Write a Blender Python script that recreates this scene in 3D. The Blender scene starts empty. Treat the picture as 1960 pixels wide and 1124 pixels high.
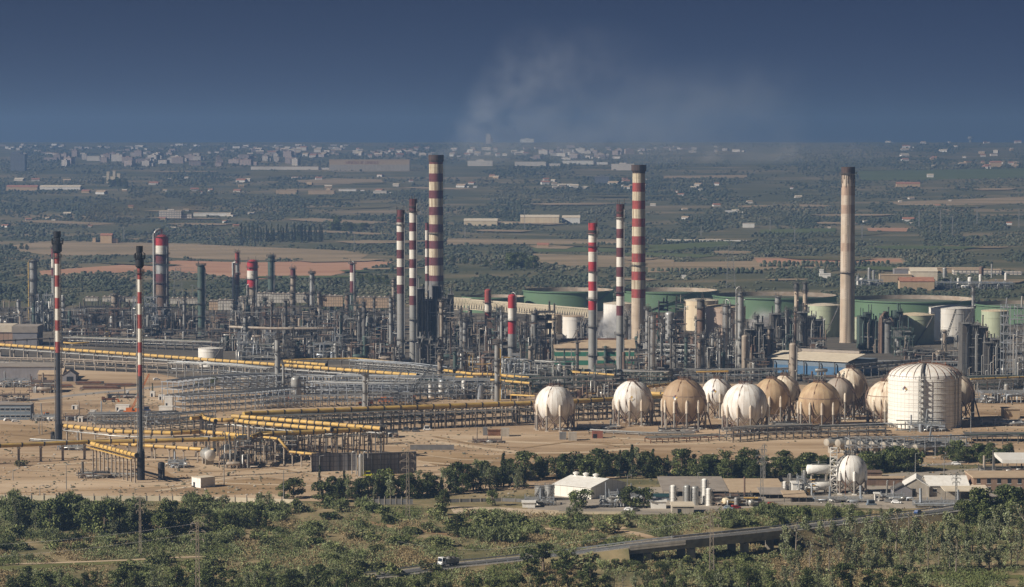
import bpy, math, random
import numpy as np
from mathutils import Vector, Matrix

# ------------------------------------------------------------------ camera, sky, sun, exposure
SC = bpy.context.scene
COL = SC.collection
R = math.radians
CAM_H, FPX, HZ = 147.0, 5625.0, 262.0        # eye height in metres, focal length in pixels of a 1960 wide frame, horizon row
PITCH = math.atan((562 - HZ) / FPX)
cam = bpy.data.objects.new('camera', bpy.data.cameras.new('camera'))
COL.objects.link(cam); SC.camera = cam
cam.location = (0, 0, CAM_H); cam.rotation_euler = (math.pi / 2 - PITCH, 0, 0)
cam.data.sensor_width = 36; cam.data.lens = 36 * FPX / 1960
cam.data.clip_start = 1; cam.data.clip_end = 60000

SUN_EL, SUN_AZ = R(32), R(247)               # the sun stands behind the camera, to its left
world = bpy.data.worlds.new('World'); SC.world = world; world.use_nodes = True
_nt = world.node_tree; _bg = _nt.nodes['Background']
_sky = _nt.nodes.new('ShaderNodeTexSky'); _sky.sky_type = 'NISHITA'; _sky.sun_disc = False
_sky.sun_elevation = SUN_EL; _sky.sun_rotation = SUN_AZ
_sky.air_density = 0.04; _sky.dust_density = 0.55; _sky.ozone_density = 6.5
_nt.links.new(_sky.outputs[0], _bg.inputs[0]); _bg.inputs[1].default_value = 0.05
sun = bpy.data.objects.new('sun', bpy.data.lights.new('sun', 'SUN')); COL.objects.link(sun)
sun.data.energy = 5.0; sun.data.angle = R(0.5); sun.data.color = (1.0, 0.91, 0.79)
SUN_DIR = Vector((math.sin(SUN_AZ) * math.cos(SUN_EL), math.cos(SUN_AZ) * math.cos(SUN_EL), math.sin(SUN_EL)))
sun.rotation_euler = SUN_DIR.to_track_quat('Z', 'Y').to_euler()
SC.view_settings.view_transform = 'Standard'; SC.view_settings.look = 'None'
SC.view_settings.exposure = 0.38; SC.view_settings.gamma = 1.0
SC.render.engine = 'CYCLES'
SC.cycles.use_denoising = True
SC.cycles.max_bounces = 5; SC.cycles.diffuse_bounces = 2; SC.cycles.glossy_bounces = 2; SC.cycles.volume_bounces = 1
SC.cycles.transparent_max_bounces = 8

# ------------------------------------------------------------------ a pixel of the 1960x1124 photograph turned into a place
FWD = Vector((0, math.cos(PITCH), -math.sin(PITCH))); UP = Vector((0, math.sin(PITCH), math.cos(PITCH)))
def ray(px, py):
    return Vector(((px - 980) / FPX, 0, 0)) + UP * ((562 - py) / FPX) + FWD
TY = [0, 4600, 6500, 8000, 10000, 12000, 13200, 17000]
TZ = [0, 0, 40, 67, 92, 113, 122, 60]
def terrain(y):
    return float(np.interp(y, TY, TZ))
def G(px, py, z=0.0):                                 # point at height z seen at that pixel
    d = ray(px, py); t = (z - CAM_H) / d.z
    p = d * t; return Vector((p.x, p.y, z))
def Gt(px, py):                                       # point of the far, rising ground
    d = ray(px, py); t = 300.0
    for _ in range(400):
        p = d * t; h = CAM_H + p.z - terrain(p.y)
        if h < 0.05: break
        t += max(h * 4.0, 2.0)
        if t > 16500: break
    return Vector((p.x, p.y, terrain(p.y)))
def S(py, z=0.0):                                     # pixels per metre at that row
    return FPX * ray(980, py).z / (z - CAM_H)
def SY(y): return FPX / y
def zat(py, Y):                                       # height of row py at distance Y
    d = ray(980, py); return CAM_H + d.z / d.y * Y
def P(px, py, Y):
    d = ray(px, py); p = d * (Y / d.y); return Vector((p.x, p.y, CAM_H + p.z))

# ------------------------------------------------------------------ materials
MATS = {}
def mk(key, col, rough=0.6, metal=0.0, var=0.16, scale=0.35, stain=None, amount=0.0, sscale=(0.7, 0.7, 0.05), rnd=0.0, spec=0.3):
    m = bpy.data.materials.new(key); m.use_nodes = True; MATS[key] = m
    nt = m.node_tree; N = nt.nodes.new; L = nt.links.new
    b = nt.nodes['Principled BSDF']
    b.inputs['Roughness'].default_value = rough; b.inputs['Metallic'].default_value = metal
    b.inputs['Specular IOR Level'].default_value = spec
    geo = N('ShaderNodeNewGeometry')
    n = N('ShaderNodeTexNoise'); n.inputs['Scale'].default_value = scale; n.inputs['Detail'].default_value = 5
    L(geo.outputs['Position'], n.inputs['Vector'])
    mr = N('ShaderNodeMapRange'); mr.inputs['From Min'].default_value = 0.3; mr.inputs['From Max'].default_value = 0.7
    mr.inputs['To Min'].default_value = 1 - var; mr.inputs['To Max'].default_value = 1 + var
    L(n.outputs['Fac'], mr.inputs['Value'])
    v = N('ShaderNodeVectorMath'); v.operation = 'SCALE'; v.inputs[0].default_value = col
    L(mr.outputs['Result'], v.inputs['Scale'])
    out = v.outputs['Vector']
    if rnd:
        oi = N('ShaderNodeObjectInfo'); r2 = N('ShaderNodeMapRange'); r2.inputs['To Min'].default_value = 1 - rnd; r2.inputs['To Max'].default_value = 1 + rnd
        L(oi.outputs['Random'], r2.inputs['Value']); v2 = N('ShaderNodeVectorMath'); v2.operation = 'SCALE'
        L(out, v2.inputs[0]); L(r2.outputs['Result'], v2.inputs['Scale']); out = v2.outputs['Vector']
    if stain:
        mp = N('ShaderNodeMapping'); mp.inputs['Scale'].default_value = sscale; L(geo.outputs['Position'], mp.inputs['Vector'])
        n2 = N('ShaderNodeTexNoise'); n2.inputs['Scale'].default_value = 1.0; n2.inputs['Detail'].default_value = 6; L(mp.outputs[0], n2.inputs['Vector'])
        r3 = N('ShaderNodeMapRange'); r3.inputs['From Min'].default_value = 0.42; r3.inputs['From Max'].default_value = 0.68
        r3.inputs['To Max'].default_value = amount; L(n2.outputs['Fac'], r3.inputs['Value'])
        mx = N('ShaderNodeMix'); mx.data_type = 'RGBA'; L(r3.outputs['Result'], mx.inputs['Factor'])
        L(out, mx.inputs['A']); mx.inputs['B'].default_value = (*stain, 1); out = mx.outputs['Result']
    L(out, b.inputs['Base Color'])
    return m
RUST = (0.16, 0.075, 0.04)
mk('steel_mid', (0.32, 0.32, 0.305), 0.5, 0.3, stain=(0.13, 0.11, 0.09), amount=0.5)
mk('steel_light', (0.45, 0.45, 0.43), 0.42, 0.45, stain=(0.22, 0.19, 0.15), amount=0.5)
mk('steel_silver', (0.55, 0.54, 0.5), 0.33, 0.7, stain=(0.25, 0.21, 0.16), amount=0.5)
mk('steel_dark', (0.135, 0.133, 0.126), 0.6, 0.2, var=0.3, stain=(0.12, 0.08, 0.055), amount=0.5)
mk('steel_black', (0.045, 0.046, 0.047), 0.7, 0.0, var=0.3)  # nearly black steel, one even colour
mk('steel_green', (0.075, 0.115, 0.1), 0.55, 0.1, stain=(0.1, 0.08, 0.06), amount=0.45)
mk('steel_tan', (0.36, 0.31, 0.25), 0.55, 0.1, stain=(0.2, 0.13, 0.085), amount=0.55)
mk('steel_brown', (0.2, 0.135, 0.1), 0.65, 0.1, stain=(0.09, 0.06, 0.05), amount=0.6)
mk('galvanised', (0.4, 0.43, 0.46), 0.45, 0.4, stain=(0.2, 0.2, 0.2), amount=0.4)
mk('rust', RUST, 0.8, 0.1, var=0.35)
mk('pipe_red', (0.3, 0.12, 0.085), 0.6, 0.0, stain=RUST, amount=0.5)
mk('pipe_yellow', (0.61, 0.4, 0.12), 0.5, 0.0, var=0.16, stain=(0.36, 0.23, 0.09), amount=0.65, sscale=(0.3, 0.3, 0.9))
mk('pipe_yellow_dull', (0.52, 0.35, 0.1), 0.5, 0.0, var=0.12, stain=(0.28, 0.19, 0.08), amount=0.6, sscale=(0.2, 0.2, 0.9))
mk('collar', (0.045, 0.042, 0.04), 0.7, var=0.2)
mk('post_concrete', (0.37, 0.32, 0.26), 0.85, stain=(0.2, 0.16, 0.12), amount=0.5)
mk('concrete', (0.4, 0.36, 0.3), 0.9, stain=(0.22, 0.19, 0.15), amount=0.5)
mk('concrete_dark', (0.19, 0.185, 0.18), 0.9, stain=(0.1, 0.1, 0.1), amount=0.5)
mk('stack_tan', (0.5, 0.415, 0.32), 0.85, var=0.12, scale=0.2, stain=(0.33, 0.23, 0.15), amount=0.5, sscale=(0.3, 0.3, 0.03))
mk('stack_grey', (0.3, 0.3, 0.285), 0.55, 0.15, var=0.08, scale=0.2, stain=(0.22, 0.2, 0.18), amount=0.5, sscale=(0.5, 0.5, 0.02))
mk('band_white', (0.7, 0.67, 0.6), 0.55, var=0.06, stain=(0.45, 0.36, 0.27), amount=0.4, sscale=(0.6, 0.6, 0.05))
mk('band_cream', (0.6, 0.52, 0.38), 0.7, var=0.1, stain=(0.22, 0.15, 0.09), amount=0.95, sscale=(0.75, 0.75, 0.03))
mk('band_red', (0.33, 0.065, 0.055), 0.65, var=0.2, stain=(0.17, 0.06, 0.05), amount=0.7, sscale=(0.6, 0.6, 0.04))
mk('band_bright_red', (0.42, 0.04, 0.05), 0.5, var=0.1, stain=(0.25, 0.04, 0.035), amount=0.45)
mk('band_maroon', (0.14, 0.045, 0.05), 0.7, var=0.2, stain=(0.07, 0.028, 0.03), amount=0.6, sscale=(0.7, 0.7, 0.03))
mk('band_faded', (0.37, 0.265, 0.2), 0.8, var=0.12, stain=(0.55, 0.42, 0.3), amount=0.6, sscale=(0.6, 0.6, 0.04))
mk('band_pale', (0.54, 0.46, 0.37), 0.8, var=0.1, stain=(0.36, 0.24, 0.16), amount=0.6, sscale=(0.6, 0.6, 0.04))
mk('soot', (0.05, 0.04, 0.04), 0.85, var=0.3, stain=(0.14, 0.08, 0.06), amount=0.6)
mk('flare_black', (0.02, 0.02, 0.022), 0.6, var=0.3)
mk('flare_pole', (0.055, 0.058, 0.066), 0.45, 0.3, var=0.2)
mk('tank_white', (0.8, 0.77, 0.71), 0.5, var=0.05, scale=0.12, stain=(0.55, 0.46, 0.34), amount=0.4, sscale=(0.35, 0.35, 0.03))
mk('tank_cream', (0.68, 0.58, 0.41), 0.55, var=0.06, scale=0.12, stain=(0.5, 0.36, 0.23), amount=0.45, sscale=(0.3, 0.3, 0.03))
mk('tank_pink', (0.52, 0.4, 0.32), 0.6, var=0.07, scale=0.12, stain=(0.36, 0.27, 0.22), amount=0.5, sscale=(0.3, 0.3, 0.03))
mk('tank_green', (0.115, 0.185, 0.11), 0.55, var=0.07, scale=0.05, stain=(0.11, 0.2, 0.1), amount=0.4, sscale=(0.12, 0.12, 0.02))
mk('tank_green_rim', (0.16, 0.25, 0.15), 0.55, var=0.07)
mk('tank_pale_green', (0.42, 0.46, 0.32), 0.55, var=0.06, stain=(0.32, 0.34, 0.25), amount=0.4)
mk('tank_deck', (0.13, 0.15, 0.11), 0.8, var=0.2)
mk('tank_interior', (0.42, 0.35, 0.28), 0.8, var=0.12, stain=(0.25, 0.17, 0.11), amount=0.6, sscale=(0.15, 0.15, 0.3))
mk('sphere_white', (0.82, 0.8, 0.75), 0.5, var=0.05, scale=0.12, stain=(0.5, 0.4, 0.3), amount=0.55, sscale=(0.4, 0.4, 0.05))
mk('sphere_cream', (0.72, 0.64, 0.51), 0.55, var=0.06, scale=0.12, stain=(0.4, 0.27, 0.17), amount=0.75, sscale=(0.4, 0.4, 0.05))
mk('sphere_tan', (0.37, 0.255, 0.155), 0.6, var=0.1, scale=0.12, stain=(0.5, 0.39, 0.27), amount=0.55, sscale=(0.3, 0.3, 0.06))
mk('sphere_rusty', (0.5, 0.37, 0.225), 0.6, var=0.1, scale=0.15, stain=(0.3, 0.18, 0.1), amount=0.75, sscale=(0.22, 0.22, 0.1))
mk('sphere_grey', (0.36, 0.31, 0.26), 0.6, var=0.08, scale=0.15, stain=(0.25, 0.19, 0.15), amount=0.5, sscale=(0.3, 0.3, 0.06))
mk('seam', (0.27, 0.19, 0.135), 0.8, var=0.3)
mk('leg_cream', (0.64, 0.56, 0.45), 0.7, stain=(0.35, 0.24, 0.17), amount=0.5)
mk('leg_grey', (0.27, 0.25, 0.22), 0.7, stain=(0.14, 0.1, 0.08), amount=0.5)
mk('white_paint', (0.79, 0.77, 0.72), 0.5, var=0.05, stain=(0.5, 0.45, 0.38), amount=0.3)
mk('roof_cream', (0.66, 0.58, 0.45), 0.6, var=0.06, stain=(0.5, 0.42, 0.32), amount=0.4, sscale=(0.3, 0.3, 0.3))
mk('roof_tan', (0.48, 0.37, 0.25), 0.8, var=0.1, stain=(0.36, 0.26, 0.18), amount=0.5, sscale=(0.2, 0.2, 0.2))
mk('roof_grey', (0.32, 0.28, 0.24), 0.8, var=0.12, stain=(0.22, 0.19, 0.16), amount=0.5, sscale=(0.15, 0.15, 0.2))
mk('wall_grey', (0.25, 0.24, 0.25), 0.8, var=0.08, stain=(0.18, 0.17, 0.17), amount=0.4)
mk('wall_tan', (0.45, 0.34, 0.22), 0.85, var=0.1, stain=(0.32, 0.23, 0.15), amount=0.4)
mk('wall_green', (0.05, 0.2, 0.13), 0.6, var=0.1)
mk('wall_teal', (0.025, 0.07, 0.075), 0.6, var=0.1)
mk('wall_cream', (0.62, 0.54, 0.4), 0.7, var=0.08)
mk('wall_blue', (0.065, 0.15, 0.27), 0.55, var=0.1)
mk('wall_bluegrey', (0.17, 0.21, 0.25), 0.7, var=0.1)
mk('window_dark', (0.02, 0.026, 0.034), 0.15, var=0.2, spec=0.5)
mk('glass_blue', (0.05, 0.09, 0.12), 0.12, var=0.2, spec=0.5)
mk('rubber', (0.02, 0.02, 0.02), 0.8)
mk('orange', (0.6, 0.17, 0.03), 0.5)
mk('vehicle_yellow', (0.62, 0.62, 0.05), 0.45)
mk('car_blue', (0.04, 0.08, 0.2), 0.3)
mk('car_white', (0.75, 0.75, 0.74), 0.3)
mk('car_red', (0.4, 0.04, 0.04), 0.35)
mk('asphalt', (0.1, 0.098, 0.096), 0.9, var=0.15, scale=0.5)
mk('road_pale', (0.32, 0.29, 0.26), 0.95, var=0.12, scale=0.15, stain=(0.22, 0.19, 0.17), amount=0.5, sscale=(0.05, 0.3, 1))
mk('bark', (0.16, 0.12, 0.085), 0.9, var=0.25, scale=2)
mk('bark_pale', (0.21, 0.18, 0.14), 0.9, var=0.25, scale=2)

def mk_tiles(key, a, b, mortar, bw, bh, gap, rough=0.8, axis=None):
    m = bpy.data.materials.new(key); m.use_nodes = True; MATS[key] = m
    nt = m.node_tree; N = nt.nodes.new; L = nt.links.new; p = nt.nodes['Principled BSDF']
    p.inputs['Roughness'].default_value = rough; p.inputs['Specular IOR Level'].default_value = 0.25
    uv = N('ShaderNodeUVMap'); uv.uv_map = 'metres'
    br = N('ShaderNodeTexBrick'); br.offset = 0.0; br.inputs['Color1'].default_value = (*a, 1); br.inputs['Color2'].default_value = (*b, 1); br.inputs['Mortar'].default_value = (*mortar, 1)
    br.inputs['Scale'].default_value = 1; br.inputs['Brick Width'].default_value = bw; br.inputs['Row Height'].default_value = bh; br.inputs['Mortar Size'].default_value = gap; br.inputs['Bias'].default_value = 0
    L(uv.outputs[0], br.inputs['Vector']); L(br.outputs['Color'], p.inputs['Base Color'])
    return m
mk_tiles('grid_white', (0.6, 0.57, 0.5), (0.5, 0.46, 0.4), (0.2, 0.18, 0.16), 2.2, 2.6, 0.18)
mk_tiles('grid_tan', (0.56, 0.41, 0.28), (0.48, 0.36, 0.25), (0.22, 0.17, 0.13), 1.8, 2.2, 0.16)
mk_tiles('slats_dark', (0.24, 0.235, 0.24), (0.21, 0.205, 0.21), (0.11, 0.11, 0.115), 1.6, 2.2, 0.14)
mk_tiles('cladding_white', (0.78, 0.75, 0.68), (0.74, 0.71, 0.64), (0.55, 0.52, 0.46), 3.5, 40, 0.1)
mk_tiles('brick_brown', (0.3, 0.2, 0.14), (0.27, 0.18, 0.125), (0.24, 0.17, 0.13), 0.5, 0.25, 0.02)
mk_tiles('brown_panels', (0.36, 0.24, 0.17), (0.33, 0.22, 0.16), (0.2, 0.14, 0.1), 3.4, 40, 0.25)
mk_tiles('tank_plates', (0.81, 0.79, 0.73), (0.78, 0.76, 0.7), (0.52, 0.49, 0.43), 2.4, 2.15, 0.12, 0.5)
mk_tiles('flats_pink', (0.6, 0.47, 0.4), (0.54, 0.4, 0.34), (0.22, 0.2, 0.2), 4.2, 3.1, .7)
mk_tiles('flats_cream', (0.72, 0.65, 0.55), (0.66, 0.58, 0.48), (0.28, 0.26, 0.25), 4.4, 3.2, .7)
mk_tiles('flats_grey', (0.3, 0.31, 0.34), (0.27, 0.28, 0.31), (0.1, 0.11, 0.13), 3.6, 3.2, 1.0)

# ------------------------------------------------------------------ mesh builder
class MB:
    def __init__(s): s.v = []; s.f = []; s.m = []; s.sm = []; s.uv = []
    def add(s, vs, fs, mi=0, smooth=False, uvs=None):
        o = len(s.v); s.v.extend(vs)
        for i, f in enumerate(fs):
            s.f.append([a + o for a in f]); s.m.append(mi[i] if isinstance(mi, list) else mi); s.sm.append(smooth)
            s.uv.append(uvs[i] if uvs else None)
    def hexa(s, c, mi=0):                              # 8 corners: bottom ring then top ring
        c = [Vector(q) for q in c]
        fs = [(3, 2, 1, 0), (4, 5, 6, 7), (0, 1, 5, 4), (1, 2, 6, 5), (2, 3, 7, 6), (3, 0, 4, 7)]
        uvs = []
        for f in fs:
            a, b, d = c[f[0]], c[f[1]], c[f[3]]; w = (b - a).length; h = (d - a).length
            uvs.append([(0, 0), (w, 0), (w, h), (0, h)])
        s.add([tuple(q) for q in c], fs, mi, False, uvs)
    def box(s, x0, y0, z0, x1, y1, z1, mi=0):
        s.hexa([(x0, y0, z0), (x1, y0, z0), (x1, y1, z0), (x0, y1, z0), (x0, y0, z1), (x1, y0, z1), (x1, y1, z1), (x0, y1, z1)], mi)
    def beam(s, p, q, w, h=None, mi=0):
        p, q = Vector(p), Vector(q); h = w if h is None else h
        d = (q - p); 
        if d.length < 1e-6: return
        d.normalize(); a = Vector((0, 0, 1)) if abs(d.z) < 0.95 else Vector((0, 1, 0))
        u = d.cross(a).normalized() * (w / 2); t = u.cross(d).normalized() * (h / 2)
        s.hexa([p - u - t, p + u - t, q + u - t, q - u - t, p - u + t, p + u + t, q + u + t, q - u + t], mi)
    def tube(s, pts, r, n=8, mi=0, cap=True, bandlen=None, bandw=0.5, bandmi=1):
        pts = [Vector(p) for p in pts]
        if bandlen:                                    # dark saddle collars at regular spacing
            out = []; mis = []
            for a, b in zip(pts[:-1], pts[1:]):
                Ln = (b - a).length; k = max(1, round(Ln / bandlen))
                for i in range(k):
                    q0 = a + (b - a) * (i / k); q1 = a + (b - a) * ((i + 1) / k) - (b - a).normalized() * bandw
                    out += [q0, q1]; mis += [mi, bandmi]
            out.append(pts[-1]); pts = out
        else: mis = [mi] * (len(pts) - 1)
        rings = []; L = len(pts)
        for i, p in enumerate(pts):
            d = (pts[min(i + 1, L - 1)] - pts[max(i - 1, 0)])
            d = d.normalized() if d.length > 1e-9 else Vector((1, 0, 0))
            a = Vector((0, 0, 1)) if abs(d.z) < 0.9 else Vector((0, 1, 0))
            u = d.cross(a).normalized(); t = u.cross(d).normalized()
            rr = r[i] if isinstance(r, (list, tuple)) else r
            rings.append([tuple(p + (u * math.cos(2 * math.pi * j / n) + t * math.sin(2 * math.pi * j / n)) * rr) for j in range(n)])
        vs = [v for rg in rings for v in rg]; fs = []; ms = []
        for i in range(L - 1):
            for j in range(n):
                k = (j + 1) % n; fs.append((i * n + j, (i + 1) * n + j, (i + 1) * n + k, i * n + k)); ms.append(mis[i])
        s.add(vs, fs, ms, True)
        if cap:
            s.add(rings[0], [tuple(range(n))], mis[0]); s.add(rings[-1], [tuple(reversed(range(n)))], mis[-1])
    def lathe(s, prof, n=20, mi=0, c=(0, 0, 0), smooth=True, top=True, bottom=False, a0=0.0):
        # prof: (radius, z) rows; mi an int or one per segment
        cs = [(math.cos(a0 + 2 * math.pi * j / n), math.sin(a0 + 2 * math.pi * j / n)) for j in range(n)]
        for i in range(len(prof) - 1):
            (r0, z0), (r1, z1) = prof[i], prof[i + 1]
            vs = [(c[0] + r0 * x, c[1] + r0 * y, c[2] + z0) for x, y in cs] + [(c[0] + r1 * x, c[1] + r1 * y, c[2] + z1) for x, y in cs]
            sl = math.hypot(r1 - r0, z1 - z0); per = 2 * math.pi * max(r0, r1) / n
            fs = []; uvs = []
            for j in range(n):
                k = (j + 1) % n; fs.append((j, k, n + k, n + j))
                uvs.append([(j * per, z0), ((j + 1) * per, z0), ((j + 1) * per, z0 + sl), (j * per, z0 + sl)])
            s.add(vs, fs, mi[i] if isinstance(mi, (list, tuple)) else mi, smooth, uvs)
        def cap(r, z, m, rev):
            if r > 1e-4:
                f = tuple(range(n)); s.add([(c[0] + r * x, c[1] + r * y, c[2] + z) for x, y in cs], [f[::-1] if rev else f], m)
        if top: cap(prof[-1][0], prof[-1][1], mi[-1] if isinstance(mi, (list, tuple)) else mi, False)
        if bottom: cap(prof[0][0], prof[0][1], mi[0] if isinstance(mi, (list, tuple)) else mi, True)
    def poly(s, pts, mi=0):
        s.add([tuple(p) for p in pts], [tuple(range(len(pts)))], mi, False, [[(p[0], p[1]) for p in pts]])
    def build(s, name, mats, parent=None, loc=None, rz=0.0):
        me = bpy.data.meshes.new(name)
        me.from_pydata(s.v, [], s.f)
        mats = mats if isinstance(mats, (list, tuple)) else [mats]
        for m in mats: me.materials.append(MATS[m] if isinstance(m, str) else m)
        me.polygons.foreach_set('material_index', s.m); me.polygons.foreach_set('use_smooth', s.sm)
        if any(u is not None for u in s.uv):
            lay = me.uv_layers.new(name='metres'); flat = []
            for f, u in zip(s.f, s.uv):
                for q in (u if u is not None else [(0, 0)] * len(f)): flat += [float(q[0]), float(q[1])]
            lay.data.foreach_set('uv', flat)
        me.update()
        o = bpy.data.objects.new(name, me); COL.objects.link(o)
        if parent is not None: o.parent = parent
        if loc is not None: o.location = loc
        o.rotation_euler.z = rz
        return o

def tag(o, label, cat, group=None, kind=None):
    if label: o['label'] = label
    if cat: o['category'] = cat
    if group: o['group'] = group
    if kind: o['kind'] = kind
    return o
def thing(name, label, cat, loc=(0, 0, 0), rz=0.0, group=None):
    o = bpy.data.objects.new(name, None); COL.objects.link(o); o.location = loc; o.rotation_euler.z = rz
    o.empty_display_size = 1
    return tag(o, label, cat, group)
def copy_tree(o, label=None, parent=None):
    c = o.copy(); COL.objects.link(c); c.parent = parent
    if label: c['label'] = label
    for ch in [k for k in bpy.data.objects if k.parent == o]: copy_tree(ch, None, c)
    return c
def share(ob, name, parent, loc=None, rz=None):        # another object using the same mesh
    o = bpy.data.objects.new(name, ob.data); COL.objects.link(o); o.parent = parent
    if loc is not None: o.location = loc
    if rz is not None: o.rotation_euler.z = rz
    return o
def structure(o): o['kind'] = 'structure'; return o
def raw_mesh(name, verts, faces, mats, mi=None, smooth=False):   # numpy mesh, faces all of one size
    me = bpy.data.meshes.new(name); nv, nf, k = len(verts), len(faces), faces.shape[1]
    me.vertices.add(nv); me.vertices.foreach_set('co', np.ascontiguousarray(verts, dtype=np.float32).ravel())
    me.loops.add(nf * k); me.polygons.add(nf)
    me.loops.foreach_set('vertex_index', np.ascontiguousarray(faces, dtype=np.int32).ravel())
    me.polygons.foreach_set('loop_start', np.arange(0, nf * k, k, dtype=np.int32)); me.polygons.foreach_set('loop_total', np.full(nf, k, dtype=np.int32))
    for m in mats: me.materials.append(MATS[m])
    if mi is not None: me.polygons.foreach_set('material_index', np.ascontiguousarray(mi, dtype=np.int32))
    me.polygons.foreach_set('use_smooth', np.full(nf, smooth, dtype=bool))
    me.update(calc_edges=True)
    return me

# ------------------------------------------------------------------ ground
def mk_ground():
    m = bpy.data.materials.new('ground_earth'); m.use_nodes = True; MATS['ground_earth'] = m
    nt = m.node_tree; N = nt.nodes.new; L = nt.links.new; b = nt.nodes['Principled BSDF']
    b.inputs['Roughness'].default_value = 0.95; b.inputs['Specular IOR Level'].default_value = 0.1
    g = N('ShaderNodeNewGeometry')
    def noise(sc, det, vec=None):
        mp = N('ShaderNodeMapping'); mp.inputs['Scale'].default_value = vec or (1, 1, 1); L(g.outputs['Position'], mp.inputs['Vector'])
        n = N('ShaderNodeTexNoise'); n.inputs['Scale'].default_value = sc; n.inputs['Detail'].default_value = det; n.inputs['Roughness'].default_value = 0.65
        L(mp.outputs[0], n.inputs['Vector']); return n.outputs['Fac']
    def ramp(f, stops):
        r = N('ShaderNodeValToRGB'); L(f, r.inputs['Fac']); e = r.color_ramp.elements
        while len(e) < len(stops): e.new(0.5)
        for k, (p, c) in zip(e, stops): k.position = p; k.color = (*c, 1)
        return r.outputs['Color']
    near = ramp(noise(0.035, 8), [(0.3, (0.085, 0.09, 0.045)), (0.44, (0.16, 0.145, 0.075)), (0.55, (0.27, 0.215, 0.12)), (0.7, (0.38, 0.3, 0.185))])
    far = ramp(noise(0.006, 9, (0.5, 1, 1)), [(0.35, (0.065, 0.075, 0.046)), (0.5, (0.11, 0.11, 0.065)), (0.6, (0.2, 0.165, 0.105)), (0.72, (0.3, 0.235, 0.16))])
    sx = N('ShaderNodeSeparateXYZ'); L(g.outputs['Position'], sx.inputs[0])
    mr = N('ShaderNodeMapRange'); mr.inputs['From Min'].default_value = 1900; mr.inputs['From Max'].default_value = 2600; L(sx.outputs['Y'], mr.inputs['Value'])
    mx = N('ShaderNodeMix'); mx.data_type = 'RGBA'; L(mr.outputs[0], mx.inputs['Factor']); L(near, mx.inputs['A']); L(far, mx.inputs['B'])
    L(mx.outputs['Result'], b.inputs['Base Color'])
mk_ground()
def mk_soil(key, c1, c2, c3, sc=0.03, stretch=(0.35, 1, 1), det=8):
    m = bpy.data.materials.new(key); m.use_nodes = True; MATS[key] = m
    nt = m.node_tree; N = nt.nodes.new; L = nt.links.new; b = nt.nodes['Principled BSDF']
    b.inputs['Roughness'].default_value = 0.95; b.inputs['Specular IOR Level'].default_value = 0.1
    g = N('ShaderNodeNewGeometry'); mp = N('ShaderNodeMapping'); mp.inputs['Scale'].default_value = stretch; L(g.outputs['Position'], mp.inputs['Vector'])
    n = N('ShaderNodeTexNoise'); n.inputs['Scale'].default_value = sc; n.inputs['Detail'].default_value = det; n.inputs['Roughness'].default_value = 0.7; L(mp.outputs[0], n.inputs['Vector'])
    r = N('ShaderNodeValToRGB'); L(n.outputs['Fac'], r.inputs['Fac']); e = r.color_ramp.elements; e.new(0.5)
    for k, (p, c) in zip(e, [(0.32, c1), (0.5, c2), (0.68, c3)]): k.position = p; k.color = (*c, 1)
    L(r.outputs['Color'], b.inputs['Base Color'])
mk_soil('sand', (0.22, 0.145, 0.085), (0.44, 0.32, 0.205), (0.61, 0.48, 0.34), 0.022, (0.3, 1, 1), 12)
mk_soil('sand_track', (0.46, 0.35, 0.23), (0.53, 0.415, 0.285), (0.6, 0.48, 0.34))
mk_soil('sand_brown', (0.2, 0.13, 0.07), (0.33, 0.225, 0.125), (0.48, 0.35, 0.22), 0.04, (0.25, 1, 1), 12)
mk_soil('plant_floor', (0.07, 0.066, 0.06), (0.13, 0.115, 0.095), (0.24, 0.2, 0.155))
mk_soil('red_soil', (0.36, 0.19, 0.12), (0.45, 0.26, 0.17), (0.5, 0.32, 0.22), 0.012)
mk_soil('dry_field', (0.17, 0.145, 0.09), (0.3, 0.23, 0.15), (0.4, 0.31, 0.21), 0.012)
mk_soil('green_field', (0.07, 0.095, 0.04), (0.1, 0.125, 0.055), (0.14, 0.15, 0.07), 0.012)
mk_soil('olive_field', (0.07, 0.075, 0.035), (0.13, 0.12, 0.06), (0.2, 0.165, 0.09), 0.015)
mk_soil('grass_strip', (0.085, 0.1, 0.035), (0.14, 0.145, 0.055), (0.22, 0.19, 0.085), 0.04)
mk_soil('yard_grey', (0.2, 0.18, 0.155), (0.33, 0.29, 0.24), (0.46, 0.4, 0.32), 0.05, (0.5, 1, 1), 10)
mk_soil('riprap', (0.3, 0.24, 0.17), (0.5, 0.4, 0.28), (0.66, 0.55, 0.42), 0.35, (1, 1, 1), 3)

ys = np.concatenate([np.arange(-400, 1000, 200), np.arange(1000, 4600, 240), TY[1:2], np.arange(4900, 6500, 400), [6500, 7000, 7500, 8000, 8700, 9400, 10000, 11000, 12000, 12600, 13200, 14200, 15500, 17000]])
nx = 41; verts = []
for y in ys:
    hw = 700 + max(y, 0) * 0.32
    for k in range(nx): verts.append((-hw + 2 * hw * k / (nx - 1), y, terrain(y)))
faces = [(i * nx + k, i * nx + k + 1, (i + 1) * nx + k + 1, (i + 1) * nx + k) for i in range(len(ys) - 1) for k in range(nx - 1)]
gm = raw_mesh('ground', np.array(verts), np.array(faces), ['ground_earth'])
go = bpy.data.objects.new('ground', gm); COL.objects.link(go); structure(go)

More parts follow.
